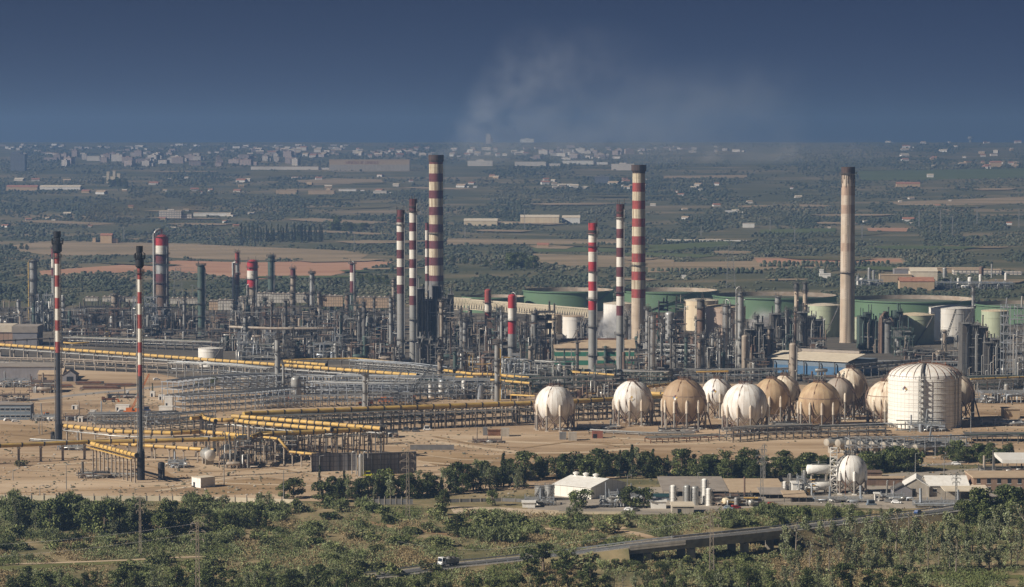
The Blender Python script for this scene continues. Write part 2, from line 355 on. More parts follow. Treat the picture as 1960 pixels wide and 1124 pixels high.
def sheet(name, pts, mat, z=0.05, far=False):
    mb = MB(); q = []
    for p in pts:
        w = Gt(*p) if far else G(*p); q.append((w.x, w.y, w.z + z))
    a = sum(q[i - 1][0] * q[i][1] - q[i][0] * q[i - 1][1] for i in range(len(q)))
    if a < 0: q.reverse()
    mb.poly(q, 0); return structure(mb.build(name, mat))
def strip(name, pts, w, mat, z=0.1):                   # a track of width w metres along pixel points
    g = [G(*p) for p in pts]; mb = MB(); L = []; Rr = []
    for i, p in enumerate(g):
        d = (g[min(i + 1, len(g) - 1)] - g[max(i - 1, 0)]).normalized(); nrm = Vector((-d.y, d.x, 0)) * (w / 2)
        L.append(p + nrm); Rr.append(p - nrm)
    for i in range(len(g) - 1):
        mb.add([(*q.xy, z) for q in (Rr[i], Rr[i + 1], L[i + 1], L[i])], [(0, 1, 2, 3)])
    return structure(mb.build(name, mat))

sheet('plant_floor', [(-300, 588), (2260, 588), (2260, 742), (1900, 748), (1680, 742), (1480, 735), (1000, 735), (700, 760), (420, 740), (300, 715), (-300, 690)], 'plant_floor')
sheet('bare_yard', [(-300, 690), (300, 715), (420, 740), (700, 760), (1000, 735), (1480, 735), (1680, 742), (1900, 748), (2260, 742), (2260, 905), (1860, 890), (1640, 880), (1400, 890), (1200, 915), (1000, 938), (800, 948), (620, 960), (300, 955), (-300, 952)], 'sand')
# tracks and worn strips on the bare ground
strip('dirt_road', [(-60, 773), (60, 766), (150, 756), (230, 748), (300, 741), (380, 732)], 9, 'road_pale')
strip('dirt_road', [(-60, 781), (120, 768), (210, 764), (330, 752)], 5, 'sand_track')
strip('dirt_track', [(60, 892), (140, 888), (230, 882), (330, 880), (480, 872)], 5, 'sand_track')
strip('dirt_track', [(20, 925), (160, 922), (330, 930), (520, 905), (620, 890), (760, 905)], 4, 'sand_track')
strip('dirt_track', [(760, 832), (860, 836), (980, 846), (1130, 852), (1330, 850), (1480, 842)], 6, 'sand_track')
strip('dirt_track', [(800, 884), (900, 892), (990, 902), (1080, 908)], 4, 'sand_track')
strip('dirt_track', [(830, 846), (920, 858), (1010, 868), (1130, 866), (1220, 858)], 7, 'sand_track')
strip('dirt_track', [(0, 945), (200, 938), (380, 930), (560, 935)], 3, 'sand_brown')
sheet('ploughed_patch', [(800, 862), (940, 872), (1100, 862), (1300, 868), (1340, 878), (1180, 905), (1000, 925), (900, 915), (800, 880)], 'sand_brown', 0.08)
sheet('ploughed_patch', [(0, 812), (80, 815), (150, 830), (230, 836), (90, 846), (0, 848)], 'sand_brown', 0.08)
sheet('ploughed_patch', [(380, 924), (520, 915), (600, 925), (540, 945), (400, 948)], 'sand_brown', 0.08)
strip('service_road', [(1440, 815), (1600, 806), (1700, 803)], 8, 'sand_track')
strip('service_road', [(1560, 895), (1700, 893), (1810, 889), (1880, 880), (1980, 872)], 7, 'road_pale')
sheet('works_yard', [(1010, 975), (1010, 955), (1180, 935), (1500, 925), (1730, 905), (1990, 890), (1990, 965), (1700, 975), (1500, 965), (1330, 985), (1200, 985)], 'yard_grey')
sheet('stone_bank', [(860, 970), (960, 972), (1070, 978), (1070, 988), (960, 990), (870, 985)], 'riprap', 0.12)
strip('dirt_path', [(1000, 1015), (1080, 1012), (1170, 1014), (1210, 1020), (1250, 1030)], 5, 'sand')
strip('dirt_path', [(1170, 1014), (1215, 1008), (1245, 998), (1262, 990)], 4, 'sand')
strip('dirt_path', [(630, 992), (680, 996), (760, 1010), (840, 1022), (910, 1028)], 5, 'sand_brown')
strip('grass_strip', [(-60, 1092), (60, 1086), (150, 1080), (260, 1074), (340, 1070)], 9, 'grass_strip')
strip('dirt_path', [(-60, 1082), (110, 1078), (240, 1073), (330, 1068), (400, 1066)], 2.5, 'sand_track', 0.14)
strip('grass_strip', [(1500, 1112), (1700, 1108), (1960, 1104)], 8, 'grass_strip')

FIELDS = []                                            # pixel outlines, kept free of scrub
def field(pts, mat, name='field'):
    FIELDS.append(np.array(pts, dtype=float)); sheet(name, pts, mat, 0.2 + 0.03 * len(FIELDS), True)
field([(75, 519), (265, 505), (340, 499), (480, 503), (670, 499), (750, 502), (735, 510), (672, 520), (620, 531), (490, 535), (430, 531), (330, 520), (270, 521), (80, 527)], 'red_soil', 'ploughed_field')
field([(20, 470), (90, 462), (330, 466), (470, 472), (660, 480), (705, 488), (690, 496), (480, 499), (330, 494), (300, 488), (100, 490), (40, 482)], 'dry_field', 'dry_field')
field([(1240, 503), (1440, 500), (1440, 493), (1725, 494), (1740, 505), (1560, 514), (1240, 522)], 'dry_field', 'dry_field')
field([(1444, 495), (1722, 496), (1728, 502), (1450, 503)], 'red_soil', 'ploughed_field')
field([(1700, 387), (1960, 377), (2010, 377), (2010, 389), (1830, 394), (1720, 393)], 'dry_field', 'dry_field')
field([(855, 457), (1185, 459), (1185, 467), (855, 469)], 'dry_field', 'dry_field')
field([(1020, 486), (1175, 491), (1290, 498), (1290, 512), (1100, 512), (1025, 502)], 'dry_field', 'dry_field')
field([(1240, 470), (1390, 462), (1400, 472), (1240, 482)], 'green_field', 'crop_field')
field([(1020, 474), (1180, 474), (1180, 483), (1020, 483)], 'green_field', 'crop_field')
field([(1640, 328), (2000, 322), (2000, 341), (1650, 346)], 'green_field', 'crop_field')
field([(1455, 440), (1600, 437), (1600, 444), (1455, 449)], 'green_field', 'crop_field')
field([(1660, 437), (1740, 437), (1735, 444), (1662, 443)], 'red_soil', 'ploughed_field')
field([(560, 346), (640, 342), (730, 344), (735, 351), (600, 355)], 'dry_field', 'dry_field')
field([(480, 328), (640, 330), (640, 336), (480, 338)], 'olive_field', 'dry_field')
field([(1270, 337), (1430, 335), (1430, 341), (1270, 342)], 'dry_field', 'dry_field')
rng = random.Random(5)
for i in range(46):                                    # narrow strips of stubble and tracks between the groves
    x = rng.uniform(-30, 1900); y = rng.uniform(318, 545); w = rng.uniform(50, 230) * (0.6 + (y - 300) / 400); h = rng.uniform(1.2, 4.2) * (0.5 + (y - 300) / 250)
    sl = rng.uniform(-0.03, 0.03)
    field([(x, y), (x + w * 0.3, y - h * 0.5), (x + w, y + sl * w), (x + w * 0.8, y + sl * w + h), (x + w * 0.2, y + h)], rng.choice(['dry_field', 'dry_field', 'olive_field', 'dry_field', 'green_field']), 'field_strip')

def in_fields(px, py, polys, grow=0.0):
    inside = np.zeros(len(px), bool)
    for pl in polys:
        x0, y0 = pl.min(0); x1, y1 = pl.max(0)
        c = np.where((px > x0) & (px < x1) & (py > y0) & (py < y1))[0]
        if not len(c): continue
        r = np.zeros(len(c), bool); X = px[c]; Y = py[c]
        for i in range(len(pl)):
            (xa, ya), (xb, yb) = pl[i - 1], pl[i]
            cr = ((ya > Y) != (yb > Y)); 
            xi = (xb - xa) * (Y - ya) / (yb - ya + 1e-12) + xa
            r ^= cr & (X < xi)
        inside[c] |= r
    return inside

# ------------------------------------------------------------------ far groves and scrub: nobody could count them
mk('grove_a', (0.058, 0.07, 0.046), 0.9, var=0.35, scale=0.02, spec=0.1)
mk('grove_b', (0.078, 0.088, 0.058), 0.9, var=0.35, scale=0.02, spec=0.1)
mk('grove_c', (0.1, 0.103, 0.068), 0.9, var=0.3, scale=0.02, spec=0.1)
mk('grove_d', (0.14, 0.135, 0.09), 0.9, var=0.3, scale=0.02, spec=0.1)
_ico = []; _ph = (1 + 5 ** .5) / 2
for a, b in ((-1, _ph), (1, _ph), (-1, -_ph), (1, -_ph)): _ico.append((a, b, 0))
for a, b in ((-1, _ph), (1, _ph), (-1, -_ph), (1, -_ph)): _ico.append((0, a, b))
for a, b in ((_ph, -1), (_ph, 1), (-_ph, -1), (-_ph, 1)): _ico.append((a, 0, b))
ICO_V = np.array(_ico) / math.hypot(1, _ph)
ICO_F = np.array([(0, 11, 5), (0, 5, 1), (0, 1, 7), (0, 7, 10), (0, 10, 11), (1, 5, 9), (5, 11, 4), (11, 10, 2), (10, 7, 6), (7, 1, 8), (3, 9, 4), (3, 4, 2), (3, 2, 6), (3, 6, 8), (3, 8, 9), (4, 9, 5), (2, 4, 11), (6, 2, 10), (8, 6, 7), (9, 8, 1)])
def blobs(name, cx, cy, cz, rad, hgt, mi, mats, seed):
    r = np.random.default_rng(seed); n = len(cx)
    V = ICO_V[None] * (1 + r.uniform(-0.32, 0.32, (n, 12, 1)))
    V = V * np.stack([rad * r.uniform(.8, 1.3, n), rad * r.uniform(.8, 1.2, n), hgt * 0.62], 1)[:, None]
    V = V + np.stack([cx, cy, cz + hgt * 0.45], 1)[:, None]
    F = ICO_F[None] + (np.arange(n) * 12)[:, None, None]
    me = raw_mesh(name, V.reshape(-1, 3), F.reshape(-1, 3), mats, np.repeat(mi, 20))
    o = bpy.data.objects.new(name, me); COL.objects.link(o); return o
def far_xy(px, py):
    dx = (px - 980) / FPX; b = (562 - py) / FPX
    dy = math.cos(PITCH) + b * math.sin(PITCH); dz = -math.sin(PITCH) + b * math.cos(PITCH)
    t = np.full(len(px), 800.0)
    for _ in range(160):
        h = CAM_H + dz * t - np.interp(dy * t, TY, TZ); t += np.clip(h * 4, -200, 400)
    t = np.where(np.abs(CAM_H + dz * t - np.interp(dy * t, TY, TZ)) < 3, t, np.nan)
    return dx * t, dy * t
nr = np.random.default_rng(11)
def noise2(x, y, s, seed):                              # cheap smooth value noise
    r = np.random.default_rng(seed); g = r.random((64, 64)); x = x / s; y = y / s
    xi = np.floor(x).astype(int); yi = np.floor(y).astype(int); fx = x - xi; fy = y - yi; fx = fx * fx * (3 - 2 * fx); fy = fy * fy * (3 - 2 * fy)
    q = lambda a, b: g[a % 64, b % 64]
    return (q(xi, yi) * (1 - fx) + q(xi + 1, yi) * fx) * (1 - fy) + (q(xi, yi + 1) * (1 - fx) + q(xi + 1, yi + 1) * fx) * fy
N = 148000
px = nr.uniform(-420, 2380, N); py = 276 + 320 * nr.random(N) ** 0.95
bad = in_fields(px, py, FIELDS); px, py = px[~bad], py[~bad]
X, Yw = far_xy(px, py); ok = ~np.isnan(X); px, py, X, Yw = px[ok], py[ok], X[ok], Yw[ok]
dens = 0.55 * noise2(px, py * 6, 90, 3) + 0.45 * noise2(px, py * 5, 33, 4)
keep = (dens > 0.34 + 0.25 * nr.random(len(px)) * (dens < 0.5)) & (Yw < 13400); px, py, X, Yw, dens = px[keep], py[keep], X[keep], Yw[keep], dens[keep]
tone = 0.6 * noise2(px, py * 7, 120, 8) + 0.4 * nr.random(len(px))
mi = np.digitize(tone, [0.4, 0.58, 0.74])
rad = (0.9 + 1.25 * nr.random(len(px)) ** 2) * (1 + 1.25 * np.clip((Yw - 2400) / 8000, 0, 1)); hgt = rad * nr.uniform(.85, 1.35, len(px)) * np.where(dens > 0.64, 1.45, 1.0)
big = nr.random(len(px)) < 0.03; hgt[big] *= 1.5; mi[big] = 0
o = blobs('far_groves', X, Yw, np.interp(Yw, TY, TZ), rad, hgt, mi, ['grove_a', 'grove_b', 'grove_c', 'grove_d'], 2)
tag(o, 'patchwork of dark olive groves and scrub covering the plain behind the plant', 'groves', kind='stuff')
# orchard rows in line, right of the tall tan chimney
rx = []; ry = []
for row, (y0, x0, x1) in enumerate([(506, 1465, 1700), (511, 1455, 1690), (449, 1445, 1600), (453, 1440, 1600), (520, 1250, 1440), (524, 1330, 1460), (478, 1470, 1610)]):
    for x in np.arange(x0, x1, 9.0): rx.append(x + nr.uniform(-1.5, 1.5)); ry.append(y0 + nr.uniform(-.5, .5))
X, Yw = far_xy(np.array(rx), np.array(ry))
o = blobs('orchard_rows', X, Yw, np.interp(Yw, TY, TZ), nr.uniform(2, 3, len(X)), nr.uniform(3.5, 5, len(X)), nr.integers(0, 2, len(X)), ['grove_a', 'grove_b'], 6)
tag(o, 'rows of small round orchard trees in the brown fields of the plain', 'orchard', kind='stuff')

# dry weeds, stones and scraps strewn over the bare yard: nobody could count them
rs = np.random.default_rng(77); n = 9000; px = rs.uniform(-60, 2000, n); py = rs.uniform(742, 952, n); ok = noise2(px, py * 3, 60, 41) * .7 + .3 * rs.random(n) > .5; px, py = px[ok], py[ok]
X, Yw = far_xy(px, py); k_ = rs.random(len(X)); o = blobs('weeds', X, Yw, np.zeros(len(X)) - .05, rs.uniform(.25, .8, len(X)), rs.uniform(.2, .7, len(X)), np.digitize(k_, [.3, .6, .8]), ['grove_c', 'grove_d', 'sand_brown', 'concrete'], 8)
tag(o, 'dry weeds and stones strewn over the bare sandy yard', 'weeds', kind='stuff')
for k, pts in enumerate([[(0, 868), (90, 866), (180, 866)], [(330, 905), (430, 902), (520, 896), (600, 908)], [(600, 930), (500, 928), (420, 925), (300, 940)], [(900, 830), (1010, 832), (1100, 836), (1220, 840), (1380, 836)], [(1150, 850), (1240, 862), (1360, 872), (1450, 878)], [(770, 845), (840, 842), (950, 850)], [(870, 900), (960, 905), (1060, 895), (1180, 878)], [(1880, 790), (1960, 800)], [(1880, 815), (2000, 822)], [(40, 900), (120, 905), (260, 925), (420, 915), (560, 912)], [(60, 875), (160, 880), (300, 895), (330, 915)], [(560, 900), (640, 915), (760, 918), (870, 905)], [(780, 868), (880, 880), (1010, 886), (1120, 880), (1240, 890)], [(830, 836), (900, 850), (1000, 858), (1100, 845), (1200, 850)], [(1150, 838), (1260, 845), (1340, 842)], [(120, 790), (200, 795), (300, 770)], [(0, 830), (60, 836), (100, 828)]]):
    strip('wheel_track', pts, 2.2 + k % 3, ('sand_track', 'sand_brown', 'sand_track')[k % 3], .11 + .006 * k)

# ------------------------------------------------------------------ builders for the plant
def platform_mb(r0, r1, z, mi=0, arc=None):
    mb = MB(); mb.lathe([(r0, z), (r1, z), (r1, z + 0.25), (r0, z + 0.25)], 18, mi, top=False, smooth=False)
    for h in (0.75, 1.35): mb.lathe([(r1 - 0.06, z + h), (r1 + 0.06, z + h), (r1 + 0.06, z + h + 0.12), (r1 - 0.06, z + h + 0.12)], 18, mi, top=False)
    for k in range(9):
        a = k * 2 * math.pi / 9; mb.beam((r1 * math.cos(a), r1 * math.sin(a), z), (r1 * math.cos(a), r1 * math.sin(a), z + 1.4), 0.12, mi=mi)
    return mb
def ladder_mb(r, z0, z1, ang, mi=0):
    mb = MB(); ca, sa = math.cos(ang), math.sin(ang)
    for d in (-0.35, 0.35):
        x, y = (r + 0.35) * ca - d * sa, (r + 0.35) * sa + d * ca; mb.beam((x, y, z0), (x, y, z1), 0.1, mi=mi)
    z = z0
    while z < z1:
        mb.beam(((r + 0.35) * ca + 0.35 * sa, (r + 0.35) * sa - 0.35 * ca, z), ((r + 0.35) * ca - 0.35 * sa, (r + 0.35) * sa + 0.35 * ca, z), 0.09, mi=mi)
        if z > z0 + 2.5: mb.lathe([(0.5, 0), (0.56, 0), (0.56, 0.1), (0.5, 0.1)], 8, mi, ((r + 0.75) * ca, (r + 0.75) * sa, z), top=False)
        z += 1.6
    return mb
def riser_mb(r, z0, z1, ang, pr, over=True, mi=0):
    mb = MB(); ca, sa = math.cos(ang), math.sin(ang); d = r + pr + 0.35
    pts = [(d * ca, d * sa, z0), (d * ca, d * sa, z1)]
    if over:
        for k in range(1, 7):
            t = k / 6 * math.pi / 2; rr = d - (1 - math.cos(t)) * d; pts.append((rr * ca, rr * sa, z1 + math.sin(t) * d * 0.8))
        pts.append((0, 0, z1 - 0.6))
    else: pts.append(((d - pr * 1.5) * ca, (d - pr * 1.5) * sa, z1 + 0.6))
    mb.tube(pts, pr, 8, mi); return mb

def bs_tall(b, tp): return b - tp > 55
def tower(px, w, top, base, label, name='process_column', cat='column', mat='steel_mid', bands=(), plats=(), dome=True,
          ladder=2.2, riser=None, risermat='steel_light', topw=None, group=None, nseg=20, skirt=True, loc=None, platmat='steel_dark', nozzles=0):
    p = G(px, base) if loc is None else loc; Y = p.y; s = SY(Y); r = w / s / 2; rt = (topw / s / 2) if topw else r
    zt = zat(top, Y); t = thing(name, label, cat, p, group=group)
    dm = r * 0.55 if dome else 0
    mats = [mat]; prof = []; mis = []
    def mi(m):
        if m not in mats: mats.append(m)
        return mats.index(m)
    zs = [(zt - dm, bands[0][1] if bands else mat)]
    rad = lambda z: r + (rt - r) * max(0, z) / zt
    lev = [zt - dm]; mm = []
    for yb, m in bands:
        z = min(max(zat(yb, Y), 0.5), lev[-1] - 0.05); lev.append(z); mm.append(mi(m))
    lev.append(0.0); mm.append(0)
    for z in reversed(lev): prof.append((rad(z), z))
    mis = list(reversed(mm))
    if dome:
        for k in range(1, 6):
            a = k / 5 * math.pi / 2; prof.append((max(rt * math.cos(a), 0.02), zt - dm + dm * math.sin(a))); mis.append(mis[len(lev) - 2])
    mb = MB(); mb.lathe(prof, nseg, mis)
    if skirt: mb.lathe([(r + 0.25, 0), (r + 0.25, 0.5), (r + 0.02, 0.52)], nseg, 0, top=False)
    # shell rings
    nring = max(3, int(zt / 9))
    for k in range(1, nring):
        z = zt * k / nring
        if z < zt - dm - 0.5: mb.lathe([(rad(z), z - 0.12), (rad(z) + 0.09, z - 0.1), (rad(z) + 0.09, z + 0.1), (rad(z), z + 0.12)], nseg, mis[max(i for i in range(len(lev) - 1) if list(reversed(lev))[i] <= z + 1e-6)], top=False)
    for k in range(nozzles):
        a = random.Random(k * 7 + int(px)).uniform(3.6, 5.9); z = zt * random.Random(k * 3 + int(px)).uniform(0.15, 0.9); q = rad(z)
        mb.tube([(q * .9 * math.cos(a), q * .9 * math.sin(a), z), ((q + 1.1) * math.cos(a), (q + 1.1) * math.sin(a), z)], 0.32, 7, 0)
    mb.build('shaft', mats, t)
    for y in plats:
        z = zat(y, Y); platform_mb(rad(z), rad(z) + 1.15 + 0.05 * r, z).build('platform', platmat, t)
    if ladder is not None: ladder_mb(r, 0, zt - dm, ladder - math.pi / 2 - 0.9).build('ladder', platmat, t)
    if name == 'process_column' and bs_tall(base, top):      # davit, vent and rails on the head
        q = random.Random(int(px * 3)); mb = MB(); platform_mb(rt * .3, rt + .9, zt - dm * .7).build('platform', platmat, t)
        for k in range(3):
            a = q.uniform(0, 6.28); x, y = rt * .8 * math.cos(a), rt * .8 * math.sin(a); h = q.uniform(1.2, 3.4); mb.tube([(x, y, zt - dm), (x, y, zt + h), (x + q.uniform(-1.6, 1.6), y, zt + h + .3)], .16, 6)
        mb.build('davit', platmat, t)
        for k in range(int(zt / 11)):
            z = zt * (k + q.uniform(.3, .7)) / max(1, int(zt / 11)); platform_mb(rad(z), rad(z) + .95, z).build('platform', platmat, t) if len(plats) < 4 else None
    if riser:
        for (ang, pr, f, over) in riser: riser_mb(r, 0.2, (zt - dm) * f, ang, pr, over).build('riser_pipe', risermat, t)
    return t, r, zt

def cap_ring(t, r, z0, z1, flare, mat, name='cap'):
    mb = MB(); mb.lathe([(r - 0.4, z0 - 0.2), (r + 0.05, z0), (r + flare, z0 + (z1 - z0) * 0.25), (r + flare, z1), (r * 0.82, z1), (r * 0.8, z1 - 3)], 24, 0, top=True); return mb.build(name, mat, t)

def sphere_tank(cx, w, top, bot, feet, label, mat='sphere_white', legmat='leg_cream', nleg=10, stair=True, emblem=None, band=None, a0=0.1, topgear=True, loc=None, name='gas_sphere'):
    p = G(cx, feet - 3); Y = p.y; s = SY(Y); r = w / s / 2; zc = zat((top + bot) / 2, Y) if bot else zat(top, Y) - r
    zc = max(zc, r + 1.0)
    t = thing(name, label, 'gas sphere', p)
    # plates divided by narrow welded seams
    mb = MB(); nm, npar = 22, 14; prof = []
    for i in range(npar + 1):
        a = -math.pi / 2 + math.pi * i / npar; prof.append((r * math.cos(a), zc + r * math.sin(a)))
    ang = []
    for k in range(nm): ang += [(2 * math.pi * k / nm, 0), (2 * math.pi * (k + 1) / nm - 0.015, 1)]
    n = len(ang)
    vs = [(max(q, 0.01) * math.cos(a), max(q, 0.01) * math.sin(a), z) for q, z in prof for a, _ in ang]
    fs = []; ms = []
    for i in range(npar):
        for j in range(n):
            k = (j + 1) % n; fs.append((i * n + j, i * n + k, (i + 1) * n + k, (i + 1) * n + j)); ms.append(ang[j][1] if i > 2 else 0)
    mb.add(vs, fs, ms, True)
    if band: mb.lathe([(r * 1.0015 * math.cos(0.22), zc + r * math.sin(0.22)), (r * 1.002 * math.cos(0.26), zc + r * math.sin(0.26))], 44, 1, top=False)
    mb.build('shell', [mat, 'seam'], t)
    zj = zc - r * 0.08; rl = r * 1.0
    legs = []
    for k in range(nleg):
        a = a0 + 2 * math.pi * k / nleg; x, y = rl * math.cos(a), rl * math.sin(a)
        mb = MB(); lr = 0.36 + 0.012 * r
        mb.lathe([(lr, 0), (lr, zc - r * 0.5), (lr * 1.45, zc - r * 0.5), (lr * 1.45, zj + r * 0.04), (lr * 0.5, zj + r * 0.16)], 10, [1, 0, 0, 0], (x, y, 0))
        mb.box(x - 0.9, y - 0.9, 0, x + 0.9, y + 0.9, 0.45, 0)
        mb.build('leg', [legmat, 'leg_grey'], t); legs.append((x, y))
    for k in range(nleg):
        (x0, y0), (x1, y1) = legs[k], legs[(k + 1) % nleg]; mb = MB(); zt = zc - r * 0.42
        mb.tube([(x0, y0, 0.7), (x1, y1, zt)], 0.22, 6); mb.tube([(x1, y1, 0.7), (x0, y0, zt)], 0.22, 6); mb.build('cross_brace', 'steel_brown', t)
    # ring on top with valves
    a = 0.3; mb = platform_mb(r * .1, r * a, zc + r * math.cos(a) - 0.1); mb.build('top_platform', 'rust' if mat != 'white_paint' else 'steel_dark', t)
    if topgear:
        mb = MB(); q = random.Random(int(cx)); zt = zc + r
        for k in range(8):
            x, y = q.uniform(-2.6, 2.6), q.uniform(-1.6, 1.6); h = q.uniform(1, 3.2); mb.tube([(x, y, zt - 0.5), (x, y, zt + h), (x + q.uniform(-1, 1), y, zt + h)], 0.22, 6)
            mb.lathe([(0.45, 0), (0.45, 0.5)], 8, 0, (x, y, zt + h * 0.5))
        mb.build('valve', 'steel_dark' if mat != 'white_paint' else 'steel_mid', t)
    if stair:                                          # stairway curling up the right flank
        mb = MB(); pts = []
        for k in range(26):
            f = k / 25; la = -0.35 + f * 1.65; lo = R(-10) - f * R(75) + stair; rr = (r + 0.7)
            pts.append(Vector((rr * math.cos(la) * math.cos(lo), rr * math.cos(la) * math.sin(lo), zc + rr * math.sin(la))))
        g0 = pts[0]; pts = [Vector((g0.x + 3, g0.y - 1, 0.2))] + pts
        for i in range(len(pts) - 1):
            mb.beam(pts[i], pts[i + 1], 0.75, 0.14); mb.beam(pts[i] + Vector((0, 0, 1.1)), pts[i + 1] + Vector((0, 0, 1.1)), 0.1)
            mb.beam(pts[i], pts[i] + Vector((0, 0, 1.1)), 0.08)
        mb.build('stairway', 'steel_brown', t)
    mb = MB(); mb.tube([(0, 0, zc - r + 0.4), (0, 0, 1.0), (0.8, -0.6, 0.7), (r * 0.9, -r * 0.7, 0.7)], 0.35, 8); mb.lathe([(1.6, 0), (1.6, 0.6)], 12, 0); mb.build('outlet_pipe', 'steel_mid', t)
    mb = MB(); mb.tube([(-r * .4, -r * .93, 0.2), (-r * .4, -r * .93, zc), (-r * 0.33, -r * 0.8, zc + r * 0.52), (-r * .2, -r * .5, zc + r * 0.86), (0, 0, zc + r + 0.4)], 0.16, 6); mb.build('riser_pipe', 'rust', t)
    if emblem:                                         # hazard diamond painted on the shell, a little below mid height
        lo, la, cols = emblem
        def on(u, v): 
            b = la + v / r; l = lo + u / (r * math.cos(la)); q = r + 0.05
            return (q * math.cos(b) * math.cos(l), q * math.cos(b) * math.sin(l), zc + q * math.sin(b))
        mb = MB(); d = 0.72
        for k, (u, v) in enumerate(((0, d), (d, 0), (0, -d), (-d, 0))):
            mb.add([on(u - d, v), on(u, v - d), on(u + d, v), on(u, v + d)], [(0, 1, 2, 3)], k)
        mb.build('hazard_diamond', cols, t)
    return t

def storage_tank(cx, w, top, base, label, mat='tank_white', roofmat='roof_cream', roof='cone', rings=3, stair=None, railing=True, nseg=56, rim=None, name='storage_tank', uvshell=False):
    p = G(cx, base); 
    s = SY(p.y); r = w / s / 2; p = p + Vector((0, r * 0.98, 0)); s = SY(p.y); r = w / s / 2      # base row is the front edge
    zt = zat(top, p.y - r); t = thing(name, label, 'storage tank', p)
    mb = MB(); mb.lathe([(r, 0), (r, zt)], nseg, 0, top=False)
    for k in range(1, rings + 1):
        z = zt * k / (rings + 0.35); mb.lathe([(r, z - 0.12), (r + 0.16, z - 0.1), (r + 0.16, z + 0.1), (r, z + 0.12)], nseg, 1, top=False)
    mb.build('shell', [mat, rim or mat], t)
    mb = MB()
    if roof == 'cone': mb.lathe([(r + 0.15, zt), (r + 0.15, zt + 0.3), (r * 0.5, zt + 0.3 + r * 0.07), (0.05, zt + 0.3 + r * 0.11)], nseg, 0)
    elif roof == 'dome': mb.lathe([(r + 0.1, zt)] + [(max(r * math.cos(k / 7 * 1.57), 0.03), zt + 0.2 + r * 0.38 * math.sin(k / 7 * 1.57)) for k in range(8)], nseg, 0)
    elif roof == 'flat': mb.lathe([(r, zt), (r, zt + 0.9), (r - 0.3, zt + 0.9), (r - 0.3, zt + 0.2)], nseg, 0)
    else:                                              # open top: inner wall and a deck floating below the rim
        mb.lathe([(r - 0.1, zt * 0.8), (r - 0.1, zt)], nseg, 1, top=False)
        mb.lathe([(r - 0.1, zt * 0.8), (r * 0.3, zt * 0.8 - 0.4), (0.05, zt * 0.8 - 0.5)], nseg, 0)
    mb.build('floating_roof' if roof == 'float' else 'roof', [roofmat, 'tank_interior'], t)
    if roof == 'float':
        mb = MB(); mb.lathe([(r, zt - 1.0), (r + 1.1, zt - 1.0), (r + 1.1, zt - 0.8), (r, zt - 0.8)], nseg, 0, top=False)
        mb.lathe([(r + 1.05, zt + 0.3), (r + 1.15, zt + 0.3)], nseg, 0, top=False); mb.build('wind_girder', rim or mat, t)
    elif railing:
        mb = MB(); mb.lathe([(r - .05, zt + 1.2), (r + .05, zt + 1.2), (r + .05, zt + 1.3), (r - .05, zt + 1.3)], nseg, 0, top=False)
        for k in range(nseg // 2):
            a = 4 * math.pi * k / nseg; mb.beam((r * math.cos(a), r * math.sin(a), zt), (r * math.cos(a), r * math.sin(a), zt + 1.3), 0.1)
        mb.build('railing', 'steel_mid', t)
    if stair is not None:
        mb = MB(); pts = [Vector(((r + 0.9) * math.cos(stair + R(55) * f), (r + 0.9) * math.sin(stair + R(55) * f), 0.3 + (zt - 0.3) * f)) for f in [k / 22 for k in range(23)]]
        for a, b in zip(pts[:-1], pts[1:]):
            mb.beam(a, b, 1.1, 0.3); mb.beam(a + Vector((0, 0, 1.1)), b + Vector((0, 0, 1.1)), 0.12); mb.beam(a, a + Vector((0, 0, 1.1)), 0.1)
        mb.build('stairway', 'steel_dark', t)
    return t, r, zt, p

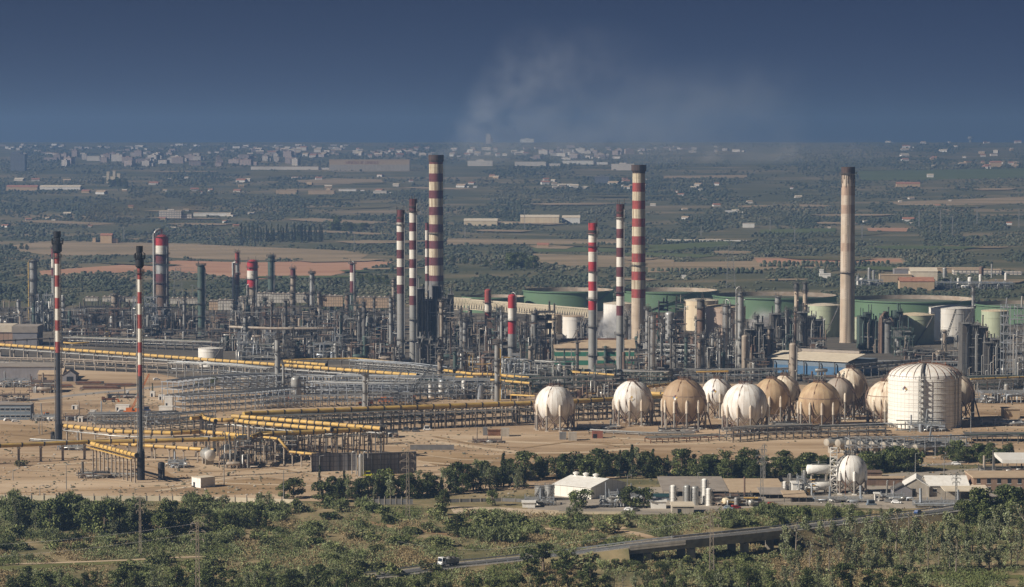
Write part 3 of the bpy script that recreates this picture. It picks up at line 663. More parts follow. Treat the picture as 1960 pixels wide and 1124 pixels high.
def pipeline(label, pts, h, r, mat='pipe_yellow', collar=6.5, post=10.0, postw=0.7, postmat='post_concrete', name='yellow_pipeline', cat='pipeline', double=None, posts=True, beams=True, walk=False, rails=0):
    # pts: pixel points on the pipe's axis, h its height above the ground (one value or one per point)
    hs = h if isinstance(h, (list, tuple)) else [h] * len(pts)
    w = [G(a, b, z) for (a, b), z in zip(pts, hs)]; o = Vector((w[0].x, w[0].y, 0)); t = thing(name, label, cat, o)
    q = [p - o for p in w]; mb = MB()
    mb.tube(q, r, 12, 0, True, collar, 0.55, 1) if collar else mb.tube(q, r, 12, 0)
    if collar:                                         # raised saddles
        for a, b in zip(q[:-1], q[1:]):
            d = b - a; k = max(1, round(d.length / collar)); dn = d.normalized()
            for i in range(k):
                c = a + d * ((i + 1) / k) - dn * 0.3; mb.tube([c - dn * 0.32, c + dn * 0.32], r * 1.14, 12, 1)
    mb.build('pipe', [mat, 'collar'], t)
    if rails:
        mb = MB()
        for k in range(rails):
            off = Vector((0, 0, -r * 2.2)); u = (q[-1] - q[0]).normalized().cross(Vector((0, 0, 1))) * (1.6 * (k - rails / 2) + 0.8)
            mb.tube([p + off + u for p in q], 0.22 + 0.08 * (k % 2), 6)
        mb.build('service_pipe', 'steel_light', t)
    if posts:
        dist = 0.0; nxt = post * 0.3; pm = None
        for a, b in zip(q[:-1], q[1:]):
            d = b - a; L = d.length
            if L < 1e-6: continue
            rz = math.atan2(d.y, d.x)
            while nxt <= dist + L:
                c = a + d * ((nxt - dist) / L); nxt += post
                if c.z < 2: continue
                mb = MB(); zt = c.z - r - 0.12
                if double:
                    for sgn in (-1, 1): mb.box(-postw / 2, sgn * double - postw / 2, 0, postw / 2, sgn * double + postw / 2, zt - 0.5)
                    mb.box(-postw / 2 - .03, -double - 0.8, zt - 0.5, postw / 2 + .03, double + 0.8, zt)
                    mb.box(-postw / 3, -double + postw / 2, zt * 0.55, postw / 3, double - postw / 2, zt * 0.55 + 0.5)
                else:
                    mb.box(-postw / 2, -postw / 2, 0, postw / 2, postw / 2, zt - 0.5); mb.box(-postw * .6, -r - 0.5, zt - 0.5, postw * .6, r + 0.5, zt)
                mb.box(-postw, -postw - (double or 0), 0.0, postw, postw + (double or 0), 0.12)
                mb.build('post', postmat, t, (c.x, c.y, 0), rz)
            dist += L
    if walk:
        mb = MB(); u = (q[-1] - q[0]).normalized().cross(Vector((0, 0, 1)))
        for a, b in zip(q[:-1], q[1:]):
            mb.beam(a + u * 2.2 - Vector((0, 0, 1.4)), b + u * 2.2 - Vector((0, 0, 1.4)), 1.1, 0.25); mb.beam(a + u * 2.8, b + u * 2.8, 0.14)
        mb.build('walkway', 'pipe_yellow', t)
    return t

def rack(label, pts, h, width=8.0, levels=2, npipe=6, step=7.0, seed=1, mat='galvanised', pipes=('steel_light', 'steel_mid', 'galvanised'), postw=0.35, name='pipe_rack', cat='pipe rack', dz=4.0, group=None, rad=(0.15, 0.34)):
    q = random.Random(seed); w = [G(a, b) for a, b in pts]; o = w[0].copy(); t = thing(name, label, cat, o, group=group); w = [p - o for p in w]
    proto = None
    L = sum((b - a).length for a, b in zip(w[:-1], w[1:])); dist = 0; nxt = 0.0
    mb = MB()
    for sgn in (-1, 1): mb.box(-postw / 2, sgn * width / 2 - postw / 2, 0, postw / 2, sgn * width / 2 + postw / 2, h)
    for k in range(levels): mb.box(-postw / 2.5, -width / 2 - 0.6, h - k * dz - 0.45, postw / 2.5, width / 2 + 0.6, h - k * dz - 0.05)
    n = 0
    for a, b in zip(w[:-1], w[1:]):
        d = b - a; l = d.length; rz = math.atan2(d.y, d.x)
        while nxt <= dist + l + 1e-6 and n < 70:
            c = a + d * ((nxt - dist) / l); nxt += step; n += 1
            if proto is None: proto = mb.build('support_frame', mat, t, c, rz)
            else: share(proto, 'support_frame', t, c, rz)
        dist += l
    dirs = (w[-1] - w[0]).normalized(); u = Vector((-dirs.y, dirs.x, 0))
    for sgn in (-1, 1):
        mb = MB()
        for k in range(levels):
            for a, b in zip(w[:-1], w[1:]): mb.beam(a + u * sgn * width / 2 + Vector((0, 0, h - k * dz - 0.25)), b + u * sgn * width / 2 + Vector((0, 0, h - k * dz - 0.25)), 0.22, 0.34)
        mb.build('side_beam', mat, t)
    for i in range(npipe):
        k = i % levels; r = q.uniform(*rad); off = u * q.uniform(-width / 2 + 0.5, width / 2 - 0.5); z = h - k * dz + r + 0.02
        f0, f1 = (0, 1) if q.random() < 0.6 else sorted((q.random(), q.random()))
        pp = [p + off + Vector((0, 0, z)) for p in w]
        if len(pp) == 2: a, b = pp; pp = [a + (b - a) * f0, a + (b - a) * max(f1, f0 + 0.25)]
        if q.random() < 0.35: pp.append(pp[-1] + Vector((0, 0, -z + 0.6)))
        mb = MB(); mb.tube(pp, r, 7); mb.build('pipe', q.choice(pipes), t)
    return t

def furnace(x0, x1, base, top, label, seed, mat='steel_dark', trim='steel_mid', depth=18, stacks=5, ducts=5, steps=3):
    q = random.Random(seed); p0 = G(x0, base); Y = p0.y; W = G(x1, base).x - p0.x; zt = zat(top, Y); t = thing('furnace', label, 'furnace', (p0.x, Y, 0)); n = steps; hs = [zt * q.uniform(.66, .86) for _ in range(n)]; hs[q.randrange(n)] = zt * .88
    for k in range(n):
        mb = MB(); a, b = W * k / n, W * (k + 1) / n; mb.box(a + .05, q.uniform(0, 1.5), 2.2, b - .05, depth, hs[k]); mb.build('casing', mat, t)
        mb = MB()
        for j in range(6):
            z = 2.2 + (hs[k] - 2.2) * j / 5; mb.box(a, -.45, z - .12, b, -.02, z + .12)
        for j in range(5): x = a + (b - a) * j / 4; mb.box(x - .13, -.4, 0, x + .13, -.02, hs[k])
        mb.build('rib', trim if k % 2 else 'steel_black', t)
        mb = MB(); mb.box(a - .4, -1.5, hs[k] + .01, b + .4, depth * .6, hs[k] + .18)
        for h in (.6, 1.2): mb.beam((a - .4, -1.45, hs[k] + h), (b + .4, -1.45, hs[k] + h), .1)
        for j in range(6): x = a + (b - a) * j / 5; mb.beam((x, -1.45, hs[k]), (x, -1.45, hs[k] + 1.2), .09)
        mb.build('platform', trim, t)
    for k in range(ducts - 2):
        mb = MB(); x = W * (k + .5) / (ducts - 2); r = q.uniform(.3, .6); z = hs[min(n - 1, int(k * n / (ducts - 2)))]; mb.tube([(x, -2.2, q.uniform(3, 6)), (x, -2.2, z * .8), (x + .8, -2, z * .8 + 2.2), (x + 1.6, 0, z + 1.8), (x + 1.6, 3, z + 1.8)], r, 8); mb.build('duct', q.choice([trim, mat, mat, 'steel_black']), t)
    for k in range(stacks):
        mb = MB(); x = W * (k + q.uniform(.2, .8)) / stacks; z = hs[min(n - 1, int(k * n / stacks))]; r = q.uniform(.25, .6); h = q.uniform(2, zt * .12 + 2.5); y = q.uniform(1, 6); mb.lathe([(r * 1.4, z), (r, z + h * .3), (r, z + h), (r * 1.25, z + h), (r * 1.25, z + h + .5)], 10, 0, (x, y, 0)); mb.build('stack', q.choice([mat, 'steel_black', trim]), t)
    for k in range(12):
        mb = MB(); x = q.uniform(-1, W); z = q.uniform(1, zt * .7); r = q.uniform(.12, .35); l = q.uniform(3, 9); mb.tube([(x, -1.8 - r, z), (x + l, -1.8 - r, z)] if k % 2 else [(x, -2.4, .4), (x, -2.4, z + 3), (x + 1.2, -2.4, z + 3.3)], r, 7); mb.build('pipe', q.choice(['steel_mid', 'steel_light', 'steel_tan', trim]), t)
    return t

PAL = {'dark': (['steel_dark', 'steel_black', 'steel_dark'], ['steel_mid', 'steel_tan', 'steel_brown', 'steel_light', 'steel_green'], ['steel_mid', 'steel_tan', 'steel_light', 'steel_brown']),
       'brown': (['steel_dark', 'steel_brown', 'steel_dark'], ['steel_tan', 'steel_brown', 'steel_mid', 'steel_light'], ['steel_tan', 'steel_brown', 'steel_light', 'steel_mid']),
       'green': (['steel_green', 'steel_dark', 'steel_green'], ['steel_green', 'steel_mid', 'steel_light'], ['steel_green', 'steel_light', 'steel_mid']),
       'grey': (['galvanised', 'steel_mid', 'galvanised'], ['steel_light', 'steel_mid', 'galvanised', 'white_paint'], ['steel_light', 'galvanised', 'steel_silver'])}
def unit(x0, x1, base, top, label, seed, pal='dark', depth=16.0, floors=None, nves=4, npipes=22, masts=3, solid=0.8, name='process_unit', cat='process unit', yellow=0, bay=6.0, drums=1, hot=0.0, group=None):
    q = random.Random(seed); p0 = G(x0, base); p1 = G(x1, base); Y = p0.y; W = p1.x - p0.x; zt = zat(top, Y)
    t = thing(name, label, cat, (p0.x, Y, 0), group=group); fr, ve, pi = PAL[pal]
    nf = floors or max(2, int(zt / 5.0)); fh = zt / nf; nb = max(2, round(W / bay)); nd = max(1, round(depth / 8))
    # each bay climbs to its own height, so that the outline is uneven
    hh = [max(1, min(nf, int(round(nf * q.uniform(0.35, 1.08))))) for _ in range(nb)]
    hh[q.randrange(nb)] = nf
    mb = MB()
    for i in range(nb + 1):
        top_i = max(hh[min(i, nb - 1)], hh[max(i - 1, 0)]) * fh
        for j in range(nd + 1):
            x, y = W * i / nb, depth * j / nd; mb.box(x - 0.18, y - 0.18, 0, x + 0.18, y + 0.18, top_i + 1.2)
        for f in range(1, int(round(top_i / fh)) + 1): mb.beam((W * i / nb, -.1, f * fh - .2), (W * i / nb, depth + .1, f * fh - .2), .22, .36)
    for i in range(nb):
        for f in range(1, hh[i] + 1):
            z = f * fh
            for j in range(nd + 1): mb.beam((W * i / nb, depth * j / nd, z - 0.2), (W * (i + 1) / nb, depth * j / nd, z - 0.2), 0.24, 0.4)
            if q.random() < 0.5: mb.beam((W * i / nb, 0.02, z - fh), (W * (i + 1) / nb, 0.02, z), 0.18)
            mb.beam((W * i / nb, 0, z + 1.1), (W * (i + 1) / nb, 0, z + 1.1), 0.09)
            for s in (0.25, 0.5, 0.75): mb.beam((W * (i + s) / nb, 0, z), (W * (i + s) / nb, 0, z + 1.1), 0.07)
    mb.build('frame', fr[0], t)
    for f in range(1, nf + 1):
        mb = MB(); any_ = False
        for i in range(nb):
            if hh[i] >= f and q.random() < 0.8:
                any_ = True; mb.box(W * i / nb + 0.2, 0.25 + (0.0 if f % 3 else depth * .4), f * fh + 0.02, W * (i + 1) / nb - 0.2, depth - 0.25, f * fh + 0.14)
        if any_: mb.build('deck', fr[1], t)
    for k in range(int(nb * nf * solid)):               # equipment housings on the decks
        i = q.randrange(nb); f = q.randrange(0, hh[i]); bw = W / nb * q.uniform(0.4, 0.8); bh = fh * q.uniform(0.35, 0.75); x = W * i / nb + 0.4; y = q.uniform(0.5, depth * 0.5)
        mb = MB(); mb.box(x, y, f * fh + 0.15, x + bw, y + depth * 0.3, f * fh + 0.15 + bh)
        for m in range(3): mb.box(x + bw * (m + .2) / 3, y - 0.12, f * fh + 0.3, x + bw * (m + .55) / 3, y - 0.01, f * fh + bh * 0.8)
        mb.build('equipment_housing', q.choice([fr[2], fr[1], ve[0], ve[1]]), t)
    for k in range(nves):
        x = q.uniform(2, max(2.5, W - 2)); y = q.uniform(-2.5, depth * 0.5); r = min(q.uniform(0.8, 1.9), zt * .16 + .3); h = q.uniform(0.3, 0.95) * zt; mb = MB()
        mb.lathe([(r, 0), (r, h)] + [(max(r * math.cos(a), .02), h + r * .5 * math.sin(a)) for a in (0.4, 0.8, 1.2, 1.57)], 14, 0, (x, y, 0))
        for m in range(2): mb.lathe([(r, h * (.3 + .35 * m)), (r + .1, h * (.3 + .35 * m)), (r + .1, h * (.3 + .35 * m) + .3), (r, h * (.3 + .35 * m) + .3)], 14, 0, (x, y, 0), top=False)
        mb.build('vessel', q.choice(ve), t)
    for k in range(drums):
        r = min(q.uniform(0.9, 1.6), zt * .15 + .35); l = q.uniform(4, 8) * min(1, r); x = q.uniform(0, max(1, W - l)); y = q.uniform(-3, 1); z = r + min(1.4, zt * .2); mb = MB()
        mb.tube([(x - .5, y, z), (x, y, z), (x + l, y, z), (x + l + .5, y, z)], [r * .55, r, r, r * .55], 12); mb.box(x + l * .2, y - r * .7, z - r - 1.2, x + l * .2 + .5, y + r * .7, z - r * .6); mb.box(x + l * .75, y - r * .7, z - r - 1.2, x + l * .75 + .5, y + r * .7, z - r * .6)
        mb.build('drum', q.choice(ve), t)
    for k in range(npipes):
        r = q.uniform(0.12, 0.42); mb = MB(); x = q.uniform(-1, W + 1); y = q.uniform(-3.2, -0.6); z = q.uniform(1, zt * .95); ty = q.random()
        if ty < 0.38: mb.tube([(x, y, 0.3), (x, y, z), (x + q.uniform(-4, 4), y, z)], r, 7)
        elif ty < 0.75: mb.tube([(x, y, z), (min(x + q.uniform(3, W * .8), W + 2), y, z)], r, 7)
        else: mb.tube([(x, y, max(.5, z - 6)), (x, y, z), (x + 2.2, y, z + .2), (x + 2.2, y, max(.5, z - q.uniform(4, 9)))], r, 7)
        mb.build('pipe', ('pipe_yellow' if k < yellow else q.choice(pi)), t)
    for k in range(masts):
        mb = MB(); i = q.randrange(nb); x = W * (i + q.random()) / nb; z = hh[i] * fh; h = q.uniform(3, 8); r = q.uniform(0.2, 0.6)
        mb.tube([(x, depth * q.random() * .5, z), (x, 1, z + h)], r, 8); mb.build('vent', q.choice([fr[0], pi[0], pi[1]]), t)
    return t

def building(px, py, w, d, h, label, name='building', cat='building', wall='wall_tan', roof='roof_tan', style='flat', rz=0.0, over=0.4, rise=None, windows=None, door=None, group=None, wmat='window_dark', eave=None, loc=None):
    # px,py: front left corner on the ground; width along local x, depth along local y, metres
    p = G(px, py) if loc is None else loc; t = thing(name, label, cat, p, rz, group)
    mb = MB(); mb.box(0, 0, 0, w, d, h)
    if style == 'gable_x':                              # ridge along x, gables on the left and right sides
        z = h + (rise or d * 0.18); mb.add([(0, 0, h), (0, d, h), (0, d / 2, z)], [(0, 2, 1)], 0, False, [[(0, 0), (d / 2, z - h), (d, 0)]]); mb.add([(w, 0, h), (w, d, h), (w, d / 2, z)], [(0, 1, 2)], 0, False, [[(0, 0), (d, 0), (d / 2, z - h)]])
    if style == 'gable_y':
        z = h + (rise or w * 0.18); mb.add([(0, 0, h), (w, 0, h), (w / 2, 0, z)], [(0, 1, 2)], 0, False, [[(0, 0), (w, 0), (w / 2, z - h)]]); mb.add([(0, d, h), (w, d, h), (w / 2, d, z)], [(0, 2, 1)], 0, False, [[(0, 0), (w / 2, z - h), (w, 0)]])
    mb.build('wall', wall, t)
    mb = MB(); o = over; k = 0.25
    if style == 'flat': mb.box(-o, -o, h + .004, w + o, d + o, h + (eave or 0.5))
    elif style == 'gable_x':
        for s in (0, 1):
            e = -o if s == 0 else d + o; ze = h - o * (z - h) / (d / 2)
            c = [(-o, e, ze), (w + o, e, ze), (w + o, d / 2, z), (-o, d / 2, z)]
            if s: c = [c[1], c[0], c[3], c[2]]
            mb.hexa([(*q[:2], q[2] + .02) for q in c] + [(q[0], q[1], q[2] + k) for q in c])
    elif style == 'gable_y':
        for s in (0, 1):
            e = -o if s == 0 else w + o; ze = h - o * (z - h) / (w / 2)
            c = [(e, d + o, ze), (e, -o, ze), (w / 2, -o, z), (w / 2, d + o, z)]
            if s: c = [c[1], c[0], c[3], c[2]]
            mb.hexa([(*q[:2], q[2] + .02) for q in c] + [(q[0], q[1], q[2] + k) for q in c])
    elif style == 'shed': mb.hexa([(-o, -o, h + .02), (w + o, -o, h + .02), (w + o, d + o, h + .02), (-o, d + o, h + .02), (-o, -o, h + .25), (w + o, -o, h + .25), (w + o, d + o, h + .25 + (rise or 1.5)), (-o, d + o, h + .25 + (rise or 1.5))])
    mb.build('roof', roof, t)
    if windows:
        for (n, ww, wh, z) in windows:
            for i in range(n):
                x = w * (i + 0.5) / n; mb = MB(); mb.box(x - ww / 2, -0.06, z, x + ww / 2, 0.05, z + wh); mb.box(x - ww / 2 - .15, -0.12, z - .18, x + ww / 2 + .15, 0.02, z, 1); mb.box(x - ww / 2 - .15, -0.1, z + wh, x + ww / 2 + .15, 0.02, z + wh + .15, 1)
                mb.build('window', [wmat, 'white_paint'], t)
    if door:
        x, dw, dh = door; mb = MB(); mb.box(x, -0.08, 0, x + dw, 0.05, dh); mb.build('door', 'window_dark', t)
    return t

# ------------------------------------------------------------------ tall chimneys, flares and banded stacks
def alt(ys, a, b):                                     # alternating bands ending at these rows
    return [(y, a if i % 2 == 0 else b) for i, y in enumerate(ys)]
t, r, zt = tower(835, 28.5, 297, 622, 'tallest chimney, soot streaked cream and maroon bands, behind the central steel stacks', 'banded_chimney', 'chimney', 'concrete_dark',
    alt([314, 332, 348, 364.5, 380, 396, 412, 429, 445, 461, 476, 492.5, 508, 527, 538], 'band_maroon', 'band_cream'), plats=(447,), dome=False, ladder=2.6, topw=26.5, nseg=32)
cap_ring(t, 26.5 / SY(t.location.y) / 2, zt - 5.5, zt + 0.1, 0.5, 'soot')
tower(817.5, 7, 427, 620, 'thin red and white pipe stack hugging the tallest chimney', 'banded_stack', 'stack', 'steel_mid', alt([441, 460, 476, 492, 509, 524, 538], 'band_maroon', 'band_white'), dome=False, ladder=None)
t, r, zt = tower(1222, 28, 316, 651, 'cream and red banded chimney with black flared mouth and tan concrete foot', 'banded_chimney', 'chimney', 'stack_tan',
    [(332, 'soot')] + alt([350, 367, 384, 400, 418, 434, 452, 468.5, 485, 501.7, 519.5, 536, 553.4, 570], 'band_cream', 'band_red'), plats=(508,), dome=False, ladder=0.9, topw=24, nseg=32)
cap_ring(t, 24 / SY(t.location.y) / 2, zt - 5.2, zt + 0.1, 0.9, 'soot')
t, r, zt = tower(1621.5, 29, 320, 656, 'faded tan and cream chimney with sooty fluted top, right of the plant', 'banded_chimney', 'chimney', 'stack_tan',
    [(333, 'band_faded'), (356, 'band_pale'), (374, 'band_faded'), (392, 'band_pale'), (409, 'band_faded'), (431, 'band_pale'), (448, 'stack_tan'), (465, 'band_pale'), (481, 'band_faded'), (522, 'band_pale'), (552, 'stack_tan'), (572, 'band_pale')],
    plats=(333, 522), dome=False, ladder=0.6, topw=25.5, nseg=32)
cap_ring(t, 25.5 / SY(t.location.y) / 2, zt - 4.6, zt + 0.1, 0.15, 'soot')
mb = MB(); rr = 25.5 / SY(t.location.y) / 2
for k in range(22):                                    # soot runs below the ring
    a = k * 2 * math.pi / 22; x, y = (rr + .02) * math.cos(a), (rr + .02) * math.sin(a); mb.beam((x * 1.03, y * 1.03, zt - 14.5 + 3 * (k % 3)), (x * .995, y * .995, zt - 5.6), 0.42, 0.42)
mb.build('soot_streak', 'soot', t)

def steel_stack(px, w, top, base, bands, label, plats, red='band_red'):
    t, r, zt = tower(px, w, top, base, label, 'banded_stack', 'stack', 'stack_grey', bands, plats, dome=False, ladder=1.9, riser=[(5.6, 0.28, 0.97, False)], risermat='steel_light')
    mb = MB(); q = random.Random(int(px))
    for k in range(4):
        a = q.uniform(3.3, 6); mb.beam((r * math.cos(a), r * math.sin(a), zt - 4), (r * math.cos(a) * 1.1, r * math.sin(a) * 1.1, zt + q.uniform(1, 4)), 0.28)
    mb.lathe([(r * 1.02, zt - 6), (r * 1.14, zt - 5.8), (r * 1.14, zt - 4.6), (r * 1.02, zt - 4.4)], 16, 0, top=False)
    mb.build('lightning_rod', 'soot', t); return t
steel_stack(767.5, 15.3, 402, 686, alt([426, 444, 461, 478, 495, 511, 528, 545, 562], 'band_maroon', 'band_white'), 'red and white steel stack, left one of the central pair', (430, 650))
steel_stack(791.2, 14.7, 381, 690, alt([407, 426, 443, 460, 478, 496, 513, 532, 548, 566, 584], 'band_maroon', 'band_white'), 'red and white steel stack, taller right one of the central pair', (405, 612, 652))
steel_stack(1134.3, 16.8, 427, 712, alt([447, 464, 482, 501, 519.5, 538.6, 556.5, 576, 593.5], 'band_bright_red', 'band_white'), 'bright red and white stack in front of the striped green hall', (448, 472, 520, 573, 626, 681))
steel_stack(1186.7, 14.6, 391, 719, alt([416, 438, 456, 474, 492, 511, 530, 548, 567, 585, 604], 'band_maroon', 'band_white'), 'maroon and white slim stack just left of the cream and red chimney', (418, 560, 640))
tower(980, 15.5, 563, 708, 'short stack with bright red head and one white band, left of the green tank', 'banded_stack', 'stack', 'steel_mid', alt([590, 614, 639], 'band_bright_red', 'band_white'), (614, 664, 690), ladder=1.6, riser=[(5.7, 0.3, 1, True)])
tower(934, 12.6, 553, 678, 'short rusty red and white stack between the central stacks and the bright red one', 'banded_stack', 'stack', 'steel_tan', alt([581, 597, 611], 'band_red', 'band_white'), (580, 598, 640), ladder=1.6)

def flare(px, w, top, base, ys, btm, drumtop, drumw, label, kdrum):
    p = G(px, base); Y = p.y; s = SY(Y); t = thing('flare_stack', label, 'flare stack', p); r = w / s / 2
    mb = MB(); lev = list(ys)
    prof = [(drumw / s / 2, 0), (drumw / s / 2, zat(drumtop, Y)), (r, zat(drumtop - 9, Y)), (r, zat(btm, Y))]; mis = [2, 2, 3]
    for i in range(len(lev) - 1, 0, -1):
        prof.append((r, zat(lev[i - 1], Y))); mis.append(0 if (i - 1) % 2 == 0 else 1)
    mb.lathe(prof, 16, mis); mb.build('shaft', ['band_red', 'band_white', 'flare_black', 'flare_pole'], t)
    z0, z1 = zat(ys[0], Y), zat(top, Y); h = z1 - z0; mb = MB()
    mb.lathe([(r * 1.0, z0), (r * 1.9, z0 + h * .1), (r * 1.9, z0 + h * .45), (r * 1.15, z0 + h * .5), (r * 1.15, z0 + h * .72), (r * 1.5, z0 + h * .75), (r * 1.5, z1), (r * 1.2, z1), (r * 1.2, z1 - 1)], 14, 0)
    for k in range(5):
        a = k * 1.26; mb.tube([(r * 2.2 * math.cos(a), r * 2.2 * math.sin(a), z0 + h * .4), (r * 2.4 * math.cos(a), r * 2.4 * math.sin(a), z0 + h * .66), (r * 1.5 * math.cos(a), r * 1.5 * math.sin(a), z0 + h * .7)], 0.25, 6)
    mb.build('burner_tip', 'flare_black', t)
    platform_mb(r, r + 1.5, z0 + h * .45, 0).build('platform', 'flare_black', t); platform_mb(r, r + 1.1, z0 - 2, 0).build('platform', 'steel_dark', t)
    ladder_mb(r, zat(drumtop, Y), z0, -0.5).build('ladder', 'steel_mid', t)
    mb = MB()
    for a in (-0.15, 3.3, 2.9): mb.tube([((r + .45) * math.cos(a), (r + .45) * math.sin(a), 0.5), ((r + .45) * math.cos(a), (r + .45) * math.sin(a), z0)], 0.17, 6)
    mb.build('gas_pipe', 'steel_light', t)
    kx, kt, kb, kw, kl = kdrum; pk = G(kx, kb); d = thing('seal_drum', kl, 'drum', pk); rk = kw / SY(pk.y) / 2; zk = zat(kt, pk.y)
    mb = MB(); mb.lathe([(rk * 1.05, 0), (rk * 1.05, .4), (rk, .45), (rk, zk - rk * .5)] + [(max(.02, rk * math.cos(a)), zk - rk * .5 + rk * .5 * math.sin(a)) for a in (.4, .8, 1.2, 1.57)], 18, 0); mb.build('shell', 'flare_black', d)
    mb = MB(); mb.tube([(rk * .5, -rk, zk * .5), (rk * .5, -rk - .6, zk * .5), (rk * .5, -rk - .6, .6)], .25, 7); mb.lathe([(rk + .03, zk * .6), (rk + .12, zk * .6), (rk + .12, zk * .6 + .2), (rk + .03, zk * .6 + .2)], 18, 0, top=False); mb.build('fitting', 'steel_dark', d)
    return t
flare(112.5, 9.6, 443, 845, [485, 505, 527, 549, 570, 591, 613, 633, 654, 675], 675, 812, 12.5, 'red and white flare stack with dark lower half, farther left one of two', (101, 826, 843, 8.5, 'black drum at the foot of the farther flare stack'))
flare(270, 8.6, 471, 919, [514, 535, 559, 581, 602, 629, 655, 675, 698, 720], 720, 866, 15, 'red and white flare stack with blackened tip, nearer one on the bare yard', (309, 884, 919, 13.2, 'black upright drum standing right of the nearer flare stack'))

